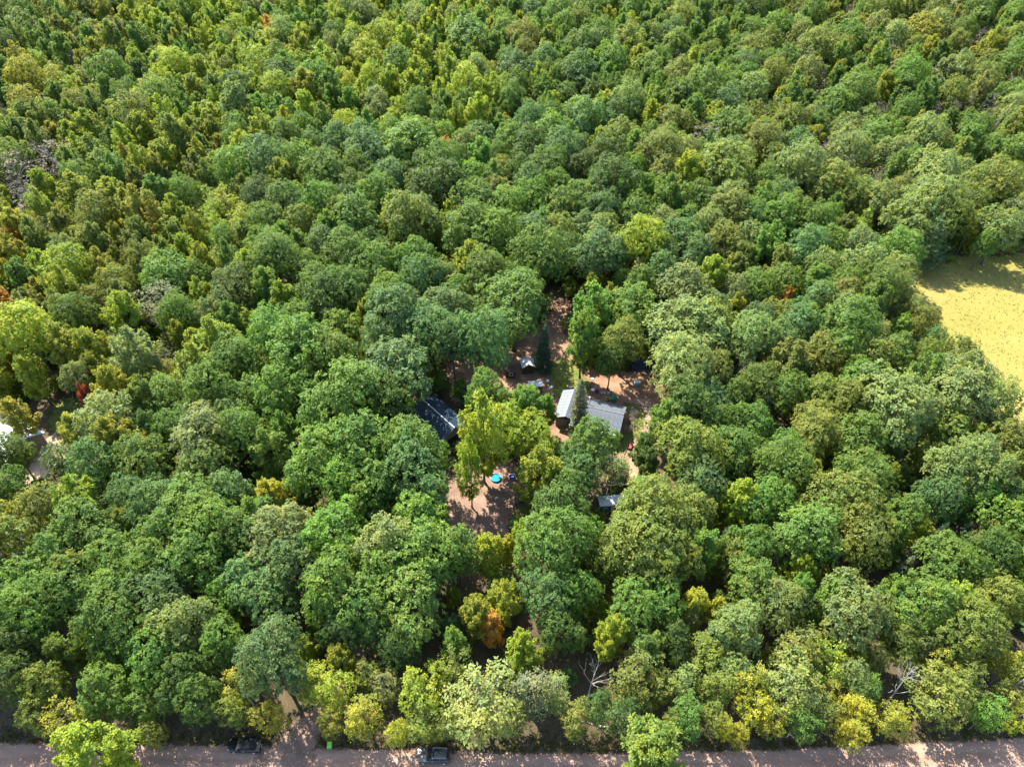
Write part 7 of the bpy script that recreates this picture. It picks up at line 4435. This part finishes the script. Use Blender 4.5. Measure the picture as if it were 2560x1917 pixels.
def panel_mesh(w, ln, mat, rib=.035):
    """one ribbed roofing sheet, w wide along x, ln down along -y"""
    xs = [0, .03, .05, .08, w * .33 - .02, w * .33, w * .33 + .02, w * .66 - .02, w * .66, w * .66 + .02, w - .012]
    zs = [0, rib, rib, 0, 0, rib * .6, 0, 0, rib * .6, 0, 0]
    m = MB(); n = len(xs)
    v = [(x, 0, z) for x, z in zip(xs, zs)] + [(x, -ln, z) for x, z in zip(xs, zs)]
    v += [(0, 0, -.03), (w - .012, 0, -.03), (0, -ln, -.03), (w - .012, -ln, -.03)]
    f = [(i, n + i, n + i + 1, i + 1) for i in range(n - 1)]
    f += [(2 * n, 2 * n + 1, 2 * n + 3, 2 * n + 2)] + [tuple([n + i for i in range(n)] + [2 * n + 3, 2 * n + 2]), tuple([n - 1 - i for i in range(n)] + [2 * n, 2 * n + 1])]
    m.add(v, f)
    return m.mesh("roof_panel", mat)

def gable_roof(parent, x0, x1, yr, zr, y_lo, z_lo, y_hi, z_hi, mat, pw=.92, cap=None):
    """ridge along x at (yr, zr); eaves at y_lo and y_hi; every sheet a piece of its own"""
    deck = MB()
    deck.add([(x0 + .05, y_lo + .05, z_lo - .10), (x1 - .05, y_lo + .05, z_lo - .10), (x1 - .05, yr, zr - .10), (x0 + .05, yr, zr - .10), (x1 - .05, y_hi - .05, z_hi - .10), (x0 + .05, y_hi - .05, z_hi - .10),
              (x0 + .05, y_lo + .05, z_lo - .22), (x1 - .05, y_lo + .05, z_lo - .22), (x1 - .05, yr, zr - .22), (x0 + .05, yr, zr - .22), (x1 - .05, y_hi - .05, z_hi - .22), (x0 + .05, y_hi - .05, z_hi - .22)],
             [(0, 1, 2, 3), (3, 2, 4, 5), (7, 6, 9, 8), (8, 9, 11, 10), (0, 6, 7, 1), (5, 4, 10, 11), (1, 7, 8, 2), (2, 8, 10, 4), (0, 3, 9, 6), (3, 5, 11, 9)])
    roof = deck.build("roof", M_SIDING, parent)
    n = max(1, round((x1 - x0) / pw)); w = (x1 - x0) / n
    for sgn, ye, ze in ((-1, y_lo, z_lo), (1, y_hi, z_hi)):
        ln = math.hypot(ye - yr, zr - ze)
        me = panel_mesh(w, ln, mat)
        pitch = math.atan2(zr - ze, abs(ye - yr))
        for i in range(n):
            o = link("roof_panel", me, roof)
            if sgn < 0:
                o.location = (x0 + i * w, yr - .02, zr); o.rotation_euler = (pitch, 0, 0)
            else:
                o.location = (x0 + (i + 1) * w, yr + .02, zr)
                o.rotation_mode = 'XYZ'
                o.rotation_euler = Matrix.Rotation(math.pi, 3, 'Z').to_4x4().to_3x3().to_euler() if False else (pitch, 0, math.pi)
    if cap:
        MB().tube([(x0 - .04, yr, zr + .05), (x1 + .04, yr, zr + .05)], .10, 6).build("ridge_cap", cap, roof)
    return roof

def gable_walls(parent, x0, x1, y0, y1, z, yr, zr, mat):
    m = MB()
    v = [(x0, y0, 0), (x1, y0, 0), (x1, y1, 0), (x0, y1, 0), (x0, y0, z), (x1, y0, z), (x1, y1, z), (x0, y1, z), (x0, yr, zr), (x1, yr, zr)]
    m.add(v, [(0, 1, 5, 4), (2, 3, 7, 6), (1, 2, 6, 9, 5), (3, 0, 4, 8, 7)])
    return m.build("wall", mat, parent)

def window(parent, cx, y, z0, w, h, facing=-1, name="window"):
    """frame with a pane and a mullion on a wall that looks along -y or +y"""
    f = MB(); t = .09; d = facing * .06
    ya, yb = sorted((y + facing * .012, y + d))
    f.box(cx - w / 2, cx - w / 2 + t, ya, yb, z0, z0 + h).box(cx + w / 2 - t, cx + w / 2, ya, yb, z0, z0 + h)
    f.box(cx - w / 2 + t, cx + w / 2 - t, ya, yb, z0, z0 + t).box(cx - w / 2 + t, cx + w / 2 - t, ya, yb, z0 + h - t, z0 + h)
    o = f.build(name, M_WHITE, parent)
    ya, yb = sorted((y + facing * .008, y + facing * .03))
    MB().box(cx - w / 2 + t, cx + w / 2 - t, ya, yb, z0 + t, z0 + h - t).build("pane", M_GLASS, o)
    return o

# ---------------------------------------------------------------- the grey-roofed house
hs = empty("house", (21.7, 91.6, 0), math.atan2(-2.1, 6.8))
tag(hs, "long house with a streaked grey metal roof in the sunny clearing", "house")
gable_walls(hs, -9.6, -0.45, -3.0, 3.75, 2.75, 0.0, 4.55, M_SIDING)
gable_roof(hs, -9.8, 0.0, 0.0, 4.85, -3.75, 2.85, 4.35, 2.65, M_ROOF_GREY)
MB().tube([(-9.8, 0, 4.89), (0.0, 0, 4.89)], .05, 6).build("ridge_cap", M_SIDING, hs)
wing = MB().box(-12.9, -9.62, -2.4, 4.6, 0, 2.5).build("wing_wall", M_SIDING, hs)
# the wing's roof runs across: build it turned by a quarter
wr = empty("wing_roof", (-10.95, 1.2, 0), math.pi / 2); wr.parent = hs
_r = gable_roof(wr, -4.0, 3.9, 0.0, 3.75, -2.3, 2.75, 2.35, 2.70, M_ROOF_GREY)
for cx in (-5.4, -4.2, -3.0, -1.95):
    window(hs, cx, -3.0, 0.65, 1.0, 1.35)
MB().box(-1.05, -.92, -3.5, -3.37, 0, 2.72).build("porch_post", M_WHITE, hs)
MB().box(-9.9, .05, -3.86, -3.76, 2.70, 2.80).build("gutter", M_WHITE, hs)
ch = MB().tube([(-7.2, 1.4, 4.0), (-7.2, 1.4, 6.1)], .11, 10).build("stovepipe", M_PIPE, hs)
MB().lathe([(.19, 0), (.19, .05), (.02, .16)], 10, (-7.2, 1.4, 6.14)).build("cap", M_PIPE, ch)
MB().box(-12.95, -12.91, .2, 1.2, .8, 1.8).build("window", M_GLASS, hs)

# ---------------------------------------------------------------- the dark blue roofed building
bl = empty("garage", (-14.3, 91.9, 0), math.atan2(-7.3, 6.6))
tag(bl, "building with a dark blue metal roof and pale ridge line under the trees", "building")
gable_walls(bl, -5.6, 4.6, -3.2, 3.2, 2.6, 0.0, 4.55, M_SIDING)
gable_roof(bl, -6.0, 5.0, 0.0, 4.9, -3.7, 2.75, 3.7, 2.75, M_ROOF_BLUE, pw=.95, cap=M_RIDGE)
MB().box(4.62, 4.68, -1.6, 1.6, .05, 2.2).build("door", M_NAVY, bl)

# ---------------------------------------------------------------- white roof at the picture's left edge
wb = empty("barn", (-97.5, 88.0, 0), R(-28))
tag(wb, "white metal-roofed building half hidden by trees beside the pale sandy drive", "building")
gable_walls(wb, -6.0, 6.0, -3.6, 3.6, 2.9, 0.0, 4.7, M_SIDING)
gable_roof(wb, -6.4, 6.4, 0.0, 5.0, -4.1, 3.0, 4.1, 3.0, M_ROOF_WHITE, pw=1.0)
window(wb, 3.0, -3.6, 1.0, 1.1, 1.2)
MB().box(-1.5, 1.2, -3.66, -3.612, .05, 2.3).build("door", M_WHITE, wb)

# ---------------------------------------------------------------- huts and shelters in the yard
ht = empty("hut", (3.35, 109.0, 0), R(100))
tag(ht, "small dark wooden hut with a white gabled roof beside the dark spruce", "hut")
gable_walls(ht, -1.15, 1.15, -1.05, 1.05, 1.9, 0.0, 2.7, M_WOOD)
gable_roof(ht, -1.4, 1.35, 0.0, 2.95, -1.45, 2.05, 1.45, 2.05, M_ROOF_WHITE, pw=.7)
MB().box(-1.21, -1.162, -.35, .35, .05, 1.7).build("door", M_WOOD, ht)

rh = empty("hut", (-0.3, 107.4, 0), R(-8))
tag(rh, "tiny dark maroon hut with a white-framed window at the yard's edge", "hut")
MB().box(-.95, .95, -.8, .8, 0, 1.9).build("wall", M_MAROON, rh)
MB().add([(-1.1, -1.0, 1.92), (1.1, -1.0, 1.92), (1.1, 1.0, 2.3), (-1.1, 1.0, 2.3), (-1.1, -1.0, 2.0), (1.1, -1.0, 2.0), (1.1, 1.0, 2.38), (-1.1, 1.0, 2.38)],
         [(3, 2, 1, 0), (4, 5, 6, 7), (0, 1, 5, 4), (1, 2, 6, 5), (2, 3, 7, 6), (3, 0, 4, 7)]).build("roof", M_WOOD, rh)
window(rh, .25, -.8, .7, .75, .85)
MB().box(-.80, -.30, -.86, -.812, .05, 1.6).build("door", M_WOOD, rh)

cn = empty("shelter", (4.85, 102.7, 0), R(4))
tag(cn, "open dark-posted shelter with a long white roof in front of the small hut", "shelter")
gable_roof(cn, -1.5, 1.45, 0.0, 2.62, -.85, 2.25, .85, 2.25, M_ROOF_WHITE, pw=.75)
for sx in (-1.3, 1.25):
    for sy in (-.7, .7):
        MB().box(sx - .06, sx + .06, sy - .06, sy + .06, 0, 2.12).build("post", M_WOOD, cn)
MB().box(-1.24, 1.19, .62, .68, .2, 1.7).build("back_panel", M_WOOD, cn)
MB().box(-1.1, 1.05, -.2, .5, .38, .46).build("bench", M_WOOD, cn)

tt = empty("tarpaulin_tent", (27.4, 110.2, 0), R(10))
tag(tt, "dark navy tarpaulin tent half under the trees behind the white chest", "tent")
MB().add([(-1.7, -1.4, 0), (1.7, -1.4, 0), (1.7, 1.4, 0), (-1.7, 1.4, 0), (-1.3, -.1, 2.1), (1.3, .1, 2.0)], [(0, 1, 5, 4), (1, 2, 5), (2, 3, 4, 5), (3, 0, 4)]).build("canopy", M_NAVY, tt)
MB().tube([(-1.3, -.1, 0), (-1.3, -.1, 2.2)], .04, 6).build("pole", M_PIPE, tt)
MB().tube([(1.3, .1, 0), (1.3, .1, 2.1)], .04, 6).build("pole", M_PIPE, tt)

# ---------------------------------------------------------------- trailer
tl = empty("trailer", (17.7, 73.2, 0), R(5))
tag(tl, "white-roofed trailer with dull teal sides below the thin khaki tree", "trailer")
MB().box(-2.3, 2.3, -1.1, 1.1, .55, 2.42).build("body", M_TEAL, tl)
MB().box(-2.36, 2.36, -1.16, 1.16, 2.425, 2.52, .06, .06).build("roof", M_ROOF_WHITE, tl)
for cx in (-1.2, 1.1):
    window(tl, cx, -1.1, 1.3, .9, .6)
MB().box(-.3, .35, -1.15, -1.108, .6, 2.1).build("door", M_WHITE, tl)
for sy in (-1.0, 1.0):
    w_ = MB().tube([(.3, sy - .1, .34), (.3, sy + .1, .34)], .34, 14).build("wheel", M_RUBBER, tl)
    MB().tube([(.3, sy - .12, .34), (.3, sy + .12, .34)], .18, 12).build("rim", M_GREY, w_)
MB().tube([(-2.3, 0, .6), (-3.3, 0, .55)], .06, 6).build("tow_bar", M_BLACK, tl)

# ---------------------------------------------------------------- cars
def loft(st, n_over=None):
    """st: rows of x, half-width, z bottom, z shoulder, z top, half-width of the top"""
    m = MB(); rings = []
    for x, w, zb, zs, zt, wt in st:
        pr = [(-w * .9, zb), (-w, zb + (zs - zb) * .35), (-w * .985, zs), (-wt, zt), (-wt * .5, zt + .018), (0, zt + .025), (wt * .5, zt + .018), (wt, zt), (w * .985, zs), (w, zb + (zs - zb) * .35), (w * .9, zb)]
        rings.append([(x, y, z) for y, z in pr])
    n = len(rings[0])
    v = [p for r in rings for p in r]
    f = []
    for i in range(len(rings) - 1):
        for k in range(n):
            f.append((i * n + k, (i + 1) * n + k, (i + 1) * n + (k + 1) % n, i * n + (k + 1) % n))
    f.append(tuple(range(n))); f.append(tuple((len(rings) - 1) * n + k for k in range(n - 1, -1, -1)))
    return m.add(v, f)

def quad(parent, name, pts, mat, off=.012, th=.012):
    """a thin pane on four points, standing proud of the body"""
    p = [Vector(q) for q in pts]
    nrm = (p[1] - p[0]).cross(p[3] - p[0]).normalized()
    v = [q + nrm * off for q in p] + [q + nrm * (off - th - .02) for q in p]
    return MB().add(v, [(0, 1, 2, 3), (7, 6, 5, 4), (0, 4, 5, 1), (1, 5, 6, 2), (2, 6, 7, 3), (3, 7, 4, 0)]).build(name, mat, parent)

def shrink(pts, k):
    c = sum((Vector(p) for p in pts), Vector()) / len(pts)
    return [tuple(c + (Vector(p) - c) * k) for p in pts]

def make_car(root, paint, body, cab, wheel_x, wheel_r, glass, lamps):
    b = loft(body).build("body", paint, root, smooth=False)
    (xf, xr0, xr1, xe), (zb, zt), (wb_, wt_) = cab
    v = [(xf, -wb_, zb), (xf, wb_, zb), (xe, wb_ * .95, zb), (xe, -wb_ * .95, zb), (xr0, -wt_, zt), (xr0, wt_, zt), (xr1, wt_ * .96, zt), (xr1, -wt_ * .96, zt),
         (xr0 + .1, -wt_ * .6, zt + .035), (xr0 + .1, wt_ * .6, zt + .035), (xr1 - .1, wt_ * .55, zt + .03), (xr1 - .1, -wt_ * .55, zt + .03)]
    f = [(0, 4, 5, 1), (2, 6, 7, 3), (1, 5, 6, 2), (3, 7, 4, 0), (8, 9, 5, 4), (9, 10, 6, 5), (10, 11, 7, 6), (11, 8, 4, 7), (8, 11, 10, 9)]
    MB().add(v, f).build("cabin", paint, root)
    quad(root, "windscreen", shrink([v[0], v[4], v[5], v[1]][::-1], .9), glass)
    quad(root, "rear_window", shrink([v[2], v[6], v[7], v[3]][::-1], .86), glass)
    xm = (xr0 + xr1) / 2
    for s in (-1, 1):
        def P(x, t):
            if t: return (x, s * wt_ * .99, zt)
            return (x, s * wb_ * .985, zb)
        fr = [P(xf + .35, 0), P(xm - .05, 0), P(xm - .05, 1), P(xr0 + .08, 1)]
        rr = [P(xm + .05, 0), P(xe - .35, 0), P(xr1 - .05, 1), P(xm + .05, 1)]
        for q in (fr, rr):
            q = shrink(q, .84)
            quad(root, "side_window", q if s < 0 else q[::-1], glass)
        hm = MB().box(xf + .28, xf + .42, min(s * (wb_ + .02), s * (wb_ + .26)), max(s * (wb_ + .02), s * (wb_ + .26)), zb - .02, zb + .13, .02, .02)
        hm.build("mirror", paint, root)
        for x in wheel_x:
            w_ = MB().tube([(x, s * (body[3][1] - .20), wheel_r), (x, s * (body[3][1] + .015), wheel_r)], wheel_r, 18).build("wheel", M_RUBBER, root)
            MB().tube([(x, s * (body[3][1] - .15), wheel_r), (x, s * (body[3][1] + .03), wheel_r)], wheel_r * .62, 14).build("rim", M_GREY, w_)
        for (x0, x1, y0, y1, z0, z1, mt, nm) in lamps:
            ya, yb = sorted((s * y0, s * y1))
            MB().box(x0, x1, ya, yb, z0, z1, .02, .02).build(nm, mt, root)
        MB().box(-.1, .1, min(s * (body[4][1] + .0), s * (body[4][1] + .03)), max(s * (body[4][1]), s * (body[4][1] + .03)), zb - .2, zb - .16).build("door_handle", M_CHROME, root)
    return root

sd = empty("car", (-37.1, 33.3, 0.012), R(-1.5))
tag(sd, "black saloon car parked at the mouth of the driveway", "car")
make_car(sd, M_PAINT_BLACK,
         [(-2.32, .55, .36, .52, .60, .45), (-2.22, .76, .26, .58, .68, .66), (-1.85, .87, .20, .66, .76, .74), (-1.3, .905, .18, .74, .84, .78), (-.85, .91, .18, .80, .91, .78), (.3, .915, .18, .83, .92, .80),
          (1.3, .91, .18, .86, .95, .79), (1.85, .88, .22, .87, .97, .76), (2.2, .79, .28, .82, .94, .68), (2.32, .62, .40, .70, .84, .52)],
         ((-.98, -.12, .95, 1.82), (.90, 1.42), (.80, .60)), (-1.42, 1.38), .33, M_GLASS,
         [(-2.27, -2.02, .48, .74, .58, .69, M_LAMP, "headlight"), (2.12, 2.28, .44, .72, .76, .88, M_TAIL, "tail_light")])
MB().box(-1.02, -.96, -.70, .70, .93, .955).build("windscreen_glint", M_CHROME, sd)  # glint modelled as a bright metal strip at the windscreen's foot
MB().box(-.02, .62, -.42, .42, 1.456, 1.468).build("sunroof", M_GLASS, sd)
MB().box(2.26, 2.335, -.25, .25, .58, .70).build("number_plate", M_WHITE, sd)

sv = empty("car", (-10.75, 31.95, 0.012), R(-1.0))
tag(sv, "dark grey estate-style car with a glass roof parked on the road", "car")
make_car(sv, M_PAINT_GREY,
         [(-2.32, .66, .42, .70, .86, .58), (-2.22, .84, .34, .80, .94, .74), (-1.85, .92, .28, .88, 1.00, .80), (-1.3, .945, .26, .92, 1.05, .82), (-.85, .95, .26, .96, 1.08, .82), (.3, .95, .26, 1.00, 1.08, .83),
          (1.3, .95, .26, 1.02, 1.09, .83), (1.95, .93, .30, 1.03, 1.10, .82), (2.22, .88, .36, 1.02, 1.08, .78), (2.32, .80, .50, .92, 1.02, .70)],
         ((-.85, -.22, 1.85, 2.24), (1.06, 1.70), (.84, .69)), (-1.45, 1.42), .37, M_GLASS,
         [(-2.29, -2.0, .52, .86, .80, .93, M_LAMP, "headlight"), (2.16, 2.3, .62, .86, .92, 1.10, M_TAIL, "tail_light")])
MB().box(-.05, .85, -.50, .50, 1.733, 1.752).build("sunroof", M_GLASS, sv)
for s in (-1, 1):
    MB().tube([(-.1, s * .66, 1.72), (0, s * .66, 1.79), (1.6, s * .66, 1.79), (1.72, s * .66, 1.71)], .022, 6).build("roof_rail", M_CHROME, sv)
    MB().tube([(-2.0, s * .42, 1.02), (-.9, s * .50, 1.10)], .025, 5).build("bonnet_crease", M_PAINT_GREY, sv)
for y in (-.40, -.24, -.08, .08, .24, .40):
    MB().box(.95, 1.72, y - .03, y + .03, 1.712, 1.748, .02, .01).build("roof_rib", M_PAINT_GREY, sv)
MB().box(2.28, 2.335, -.28, .28, .72, .86).build("number_plate", M_WHITE, sv)

# ---------------------------------------------------------------- bin by the road
bn = empty("wheelie_bin", (-25.3, 33.2, 0.012), R(6))
tag(bn, "bright lime-green wheelie bin standing at the road's edge", "bin")
MB().add([(-.24, -.28, .06), (.24, -.28, .06), (.24, .28, .06), (-.24, .28, .06), (-.30, -.36, 1.0), (.30, -.36, 1.0), (.30, .36, 1.0), (-.30, .36, 1.0)],
         [(3, 2, 1, 0), (4, 5, 6, 7), (0, 1, 5, 4), (1, 2, 6, 5), (2, 3, 7, 6), (3, 0, 4, 7)]).build("body", M_GREEN, bn)
MB().box(-.34, .34, -.40, .42, 1.003, 1.10, .05, .06).build("lid", M_LIME, bn)
MB().tube([(-.26, .46, .98), (.26, .46, .98)], .025, 6).build("handle", M_LIME, bn)
for s in (-1, 1):
    MB().tube([(s * .24, .26, .12), (s * .31, .26, .12)], .12, 12).build("wheel", M_RUBBER, bn)

# ---------------------------------------------------------------- things in the yard
def single(name, label, cat, mb, mat, loc, rz=0.0, smooth=False, group=None):
    o = mb.build(name, mat, None, loc, rz, smooth)
    return tag(o, label, cat, group)

cb = empty("chest", (26.4, 104.6, .0), R(6))
tag(cb, "white chest standing on the round patch of bare soil", "chest")
MB().box(-.62, .62, -.36, .36, .08, .82).build("body", M_GREY, cb)
MB().box(-.68, .68, -.42, .42, .825, .93, .04, .04).build("lid", M_WHITE, cb)
for sx in (-.5, .5):
    for sy in (-.28, .28):
        MB().box(sx - .05, sx + .05, sy - .05, sy + .05, 0, .078).build("foot", M_BLACK, cb)

tk = empty("water_tank", (21.0, 100.0, 0))
tag(tk, "green domed plastic tank standing behind the grey-roofed house", "tank")
MB().lathe([(.50, 0), (.54, .06), (.54, .55), (.56, .58), (.54, .62), (.54, 1.0), (.46, 1.16), (.36, 1.24)], 20).build("body", M_GREEN, tk, smooth=True)
MB().lathe([(.36, 1.245), (.37, 1.5), (.30, 1.68), (.15, 1.76), (.02, 1.78)], 18).build("dome", M_GREEN, tk, smooth=True)
MB().lathe([(.16, 1.79), (.16, 1.85), (.02, 1.87)], 12).build("cap", M_BLACK, tk)

br = empty("barrel", (17.8, 102.4, 0))
tag(br, "crimson plastic barrel behind the grey-roofed house", "barrel")
MB().lathe([(.27, 0), (.31, .08), (.33, .45), (.31, .82), (.27, .9)], 18).build("body", M_CRIMSON, br, smooth=True)
MB().lathe([(.28, .905), (.28, .95), (.05, .97)], 18).build("lid", M_CRIMSON, br)

tb = empty("garden_table", (16.9, 102.5, 0))
tag(tb, "small round white-topped table left of the crimson barrel", "table")
MB().lathe([(.38, .66), (.40, .68), (.40, .71), (.36, .73)], 20).build("top", M_WHITE, tb)
MB().tube([(0, 0, .04), (0, 0, .66)], .05, 8).build("leg", M_RED, tb)
MB().lathe([(.26, 0), (.25, .04), (.06, .07)], 14).build("base", M_RED, tb)

for i, (x, y, lab) in enumerate(((18.75, 102.0, "pale flower pot nearest the crimson barrel"), (19.35, 101.9, "pale flower pot, middle of the three behind the house"), (20.15, 101.9, "pale flower pot nearest the green domed tank"))):
    p = empty("flower_pot", (x, y, 0)); tag(p, lab, "flower pot", "flower pots behind the house")
    MB().lathe([(.15, 0), (.21, .34), (.24, .36), (.24, .42), (.20, .42)], 14).build("pot", M_WHITE, p)
    MB().lathe([(.19, .423), (.12, .45), (.02, .46)], 12).build("soil", M_LOG, p)

sc = empty("push_scooter", (19.75, 100.0, 0), R(25))
tag(sc, "small yellow and black garden cart left of the green domed tank", "cart")
MB().box(-.42, .42, -.26, .26, .24, .58, -.06, -.06).build("tray", M_YELLOW, sc)
MB().box(-.40, .40, -.24, .24, .582, .60).build("load", M_BLACK, sc)
MB().tube([(.42, 0, .4), (.75, 0, .62), (.98, 0, .86)], .025, 6).build("handle", M_BLACK, sc)
for sx in (-.28, .28):
    for s in (-1, 1):
        MB().tube([(sx, s * .27, .15), (sx, s * .33, .15)], .15, 12).build("wheel", M_RUBBER, sc)
sc.name = "garden_cart"

gr = empty("grill", (12.3, 102.7, 0), R(15))
tag(gr, "dark blue-black covered grill at the far corner of the house's wing", "grill")
MB().box(-.75, .75, -.36, .36, .35, .95, .05, .04).build("cabinet", M_NAVY, gr)
MB().add([(-.6, -.34, .955), (.6, -.34, .955), (.6, .34, .955), (-.6, .34, .955), (-.55, -.15, 1.22), (.55, -.15, 1.22), (.55, .18, 1.22), (-.55, .18, 1.22)],
         [(3, 2, 1, 0), (4, 5, 6, 7), (0, 1, 5, 4), (1, 2, 6, 5), (2, 3, 7, 6), (3, 0, 4, 7)]).build("lid", M_BLACK, gr)
for sx in (-.6, .6):
    for sy in (-.28, .28):
        MB().box(sx - .03, sx + .03, sy - .03, sy + .03, 0, .345).build("leg", M_BLACK, gr)

bk = empty("bin", (8.6, 101.1, 0))
tag(bk, "black lidded bin standing by the house's wing", "bin")
MB().lathe([(.27, 0), (.33, .75)], 16).build("body", M_BLACK, bk)
MB().lathe([(.35, .755), (.35, .80), (.20, .88), (.03, .90)], 16).build("lid", M_BLACK, bk)

def pool(name, label, loc, r, h, wall, water, cat="pool"):
    t = empty(name, loc); tag(t, label, cat)
    for k in range(3):
        z = h * (k + .5) / 3
        MB().tube([(r * math.cos(a), r * math.sin(a), z) for a in [j * 2 * math.pi / 28 for j in range(29)]], h / 6 * 1.15, 8, cap=False).build("ring", wall, t, smooth=True)
    MB().lathe([(r * .96, h * .25), (r * .94, h * .62)], 28).build("water", water, t)
    return t
pool("paddling_pool", "round turquoise paddling pool in the brown clearing", (-3.0, 79.9, 0.01), .92, .36, M_TURQ, M_POOLWATER)
def tub(label, loc, r, h, mat):
    t = empty("tub", loc); tag(t, label, "tub")
    MB().lathe([(r * .82, 0), (r, h), (r * 1.08, h), (r * 1.08, h + .03), (r * .95, h + .03), (r * .80, .05), (.02, .04)], 20).build("bowl", mat, t)
    for s in (-1, 1):
        MB().tube([(s * r * 1.0, -.12, h + .02), (s * (r * 1.0 + .14), 0, h + .05), (s * r * 1.0, .12, h + .02)], .025, 6).build("handle", mat, t)
    return t
tub("round blue tub in the shade right of the turquoise paddling pool", (-.1, 80.2, .01), .46, .32, M_BLUE)
tub("round green tub at the clearing's right edge beyond the blue tub", (1.75, 80.8, .01), .46, .28, M_GREEN)

mw = empty("ride_on_mower", (23.0, 87.4, .02), R(70))
tag(mw, "small red ride-on mower with black wheels beside the footpath", "mower")
MB().box(-.75, -.05, -.27, .27, .28, .62, .06, .05).build("bonnet", M_RED, mw)
MB().box(-.05, .7, -.32, .32, .25, .45, .04, .04).build("body", M_RED, mw)
MB().box(.2, .55, -.2, .2, .452, .58).box(.5, .6, -.2, .2, .582, .85).build("seat", M_BLACK, mw)
MB().tube([(.0, 0, .60), (.12, 0, .80)], .025, 6).build("steering_column", M_BLACK, mw)
for x, r_ in ((-.55, .17), (.45, .25)):
    for s in (-1, 1):
        MB().tube([(x, s * .28, r_), (x, s * .42, r_)], r_, 14).build("wheel", M_RUBBER, mw)
tb2 = empty("garden_chair", (-2.8, 75.2, 0.01), R(200))
tag(tb2, "white plastic garden chair in the shaded brown clearing", "chair")
MB().box(-.25, .25, -.24, .24, .40, .44).build("seat", M_WHITE, tb2)
MB().add([(-.25, .22, .44), (.25, .22, .44), (.22, .36, .92), (-.22, .36, .92), (-.25, .26, .44), (.25, .26, .44), (.22, .40, .92), (-.22, .40, .92)],
         [(0, 1, 2, 3), (7, 6, 5, 4), (0, 4, 5, 1), (1, 5, 6, 2), (2, 6, 7, 3), (3, 7, 4, 0)]).build("backrest", M_WHITE, tb2)
for sx in (-.22, .22):
    for sy in (-.2, .2):
        MB().box(sx - .02, sx + .02, sy - .02, sy + .02, 0, .40).build("leg", M_WHITE, tb2)

for (x, y, lab) in ((8.35, 104.0, "flat white disc on the soil left of the house's wing"), (7.6, 105.8, "flat white disc at the soil's edge behind the long white roof"), (17.2, 106.5, "flat white disc in the shade under the vivid feathery tree")):
    single("stone_disc", lab, "disc", MB().lathe([(.30, 0), (.33, .04), (.31, .08), (.1, .10)], 14), M_WHITE, (x, y, .016), group="white discs in the yard")

# pallet, logs
pl = empty("pallet", (-3.9, 67.6, .01), R(-28))
tag(pl, "small weathered wooden pallet at the near end of the brown clearing", "pallet")
for k in range(6):
    MB().box(-.6, .6, -.5 + k * .18, -.38 + k * .18, .10, .125).build("slat", M_PLANK, pl)
for k in range(3):
    MB().box(-.58 + k * .54, -.50 + k * .54, -.5, .52, 0, .098).build("bearer", M_PLANK, pl)
def log(label, a, b, r, mat, group=None):
    a, b = Vector(a), Vector(b); c = (a + b) / 2
    n = 6; rr = random.Random(hash(label) % 1000)
    rr = random.Random(len(label) * 7 + int(abs(a.x) * 10))
    pts = [a.lerp(b, i / n) - c + Vector((0, rr.uniform(-.06, .06), rr.uniform(-.02, .05))) for i in range(n + 1)]
    mb = MB().tube(pts, [r * (1 - .5 * i / n) for i in range(n + 1)], 8)
    for k in range(3):
        p = pts[2 + k]; d = Vector((rr.uniform(-1, 1), rr.uniform(-1, 1), rr.uniform(.1, .6))).normalized()
        mb.tube([p, p + d * rr.uniform(.4, 1.1)], [r * .35, r * .1], 5)
    return single("fallen_log", label, "log", mb, mat, tuple(c), 0, True, group)
log("pale fallen trunk lying along the verge right of the grey car", (12.5, 36.0, .18), (21.0, 35.1, .16), .13, BARK_DEAD, "fallen logs")
log("short pale fallen branch left of the long fallen trunk on the verge", (9.0, 37.0, .12), (12.0, 36.1, .12), .08, BARK_DEAD, "fallen logs")
log("grey log sticking out of the roadside trees far right of the grey car", (41.8, 37.4, .5), (47.5, 38.4, .9), .17, BARK_DEAD, "fallen logs")
log("thin pale stick lying on the verge near the picture's right edge", (62.0, 38.4, .1), (64.5, 37.6, .1), .06, BARK_DEAD, "fallen logs")
log("dark log lying in the brown clearing left of the pallet", (-5.6, 68.6, .12), (-4.6, 66.4, .12), .12, M_LOG, "fallen logs")
log("dark log crossing beside the pallet at the clearing's near end", (-4.8, 66.2, .12), (-2.9, 66.6, .12), .10, M_LOG, "fallen logs")
log("grey border log along the footpath left of the red mower", (21.6, 85.6, .10), (22.4, 87.6, .10), .10, M_LOG, "fallen logs")
log("grey border log along the footpath behind the red mower", (22.6, 88.0, .10), (23.8, 89.8, .10), .10, M_LOG, "fallen logs")

# bare grey shrubs at the house's gable end
for i, (x, y, lab) in enumerate(((23.6, 93.6, "bare grey shrub against the right gable end of the grey-roofed house"), (23.3, 91.2, "bare grey shrub at the house's near right corner"), (24.2, 95.4, "bare grey shrub at the house's far right corner"))):
    b = bare_mesh("stems", 850 + i, 1.9, .05, TWIG, depth=3, n0=14, up=.7, twigs=4, z_low=.05)
    s = empty("shrub", (x, y, 0)); tag(s, lab, "shrub", "bare shrubs beside the house")
    link("stems", b, s)
    V, F, cl, lob = lobed_crown(860 + i, a=1.0, z0=.1, z1=1.7, n_lobes=10, r=(.3, .5), per=4.0, k=5, leaf=.16, low=-.3, gaps=.4)
    c = link("crown", tri_mesh("crown", V, F, cl, FOL), s); c["tint"] = [.24, .23, .17]; c["turn"] = 0.0
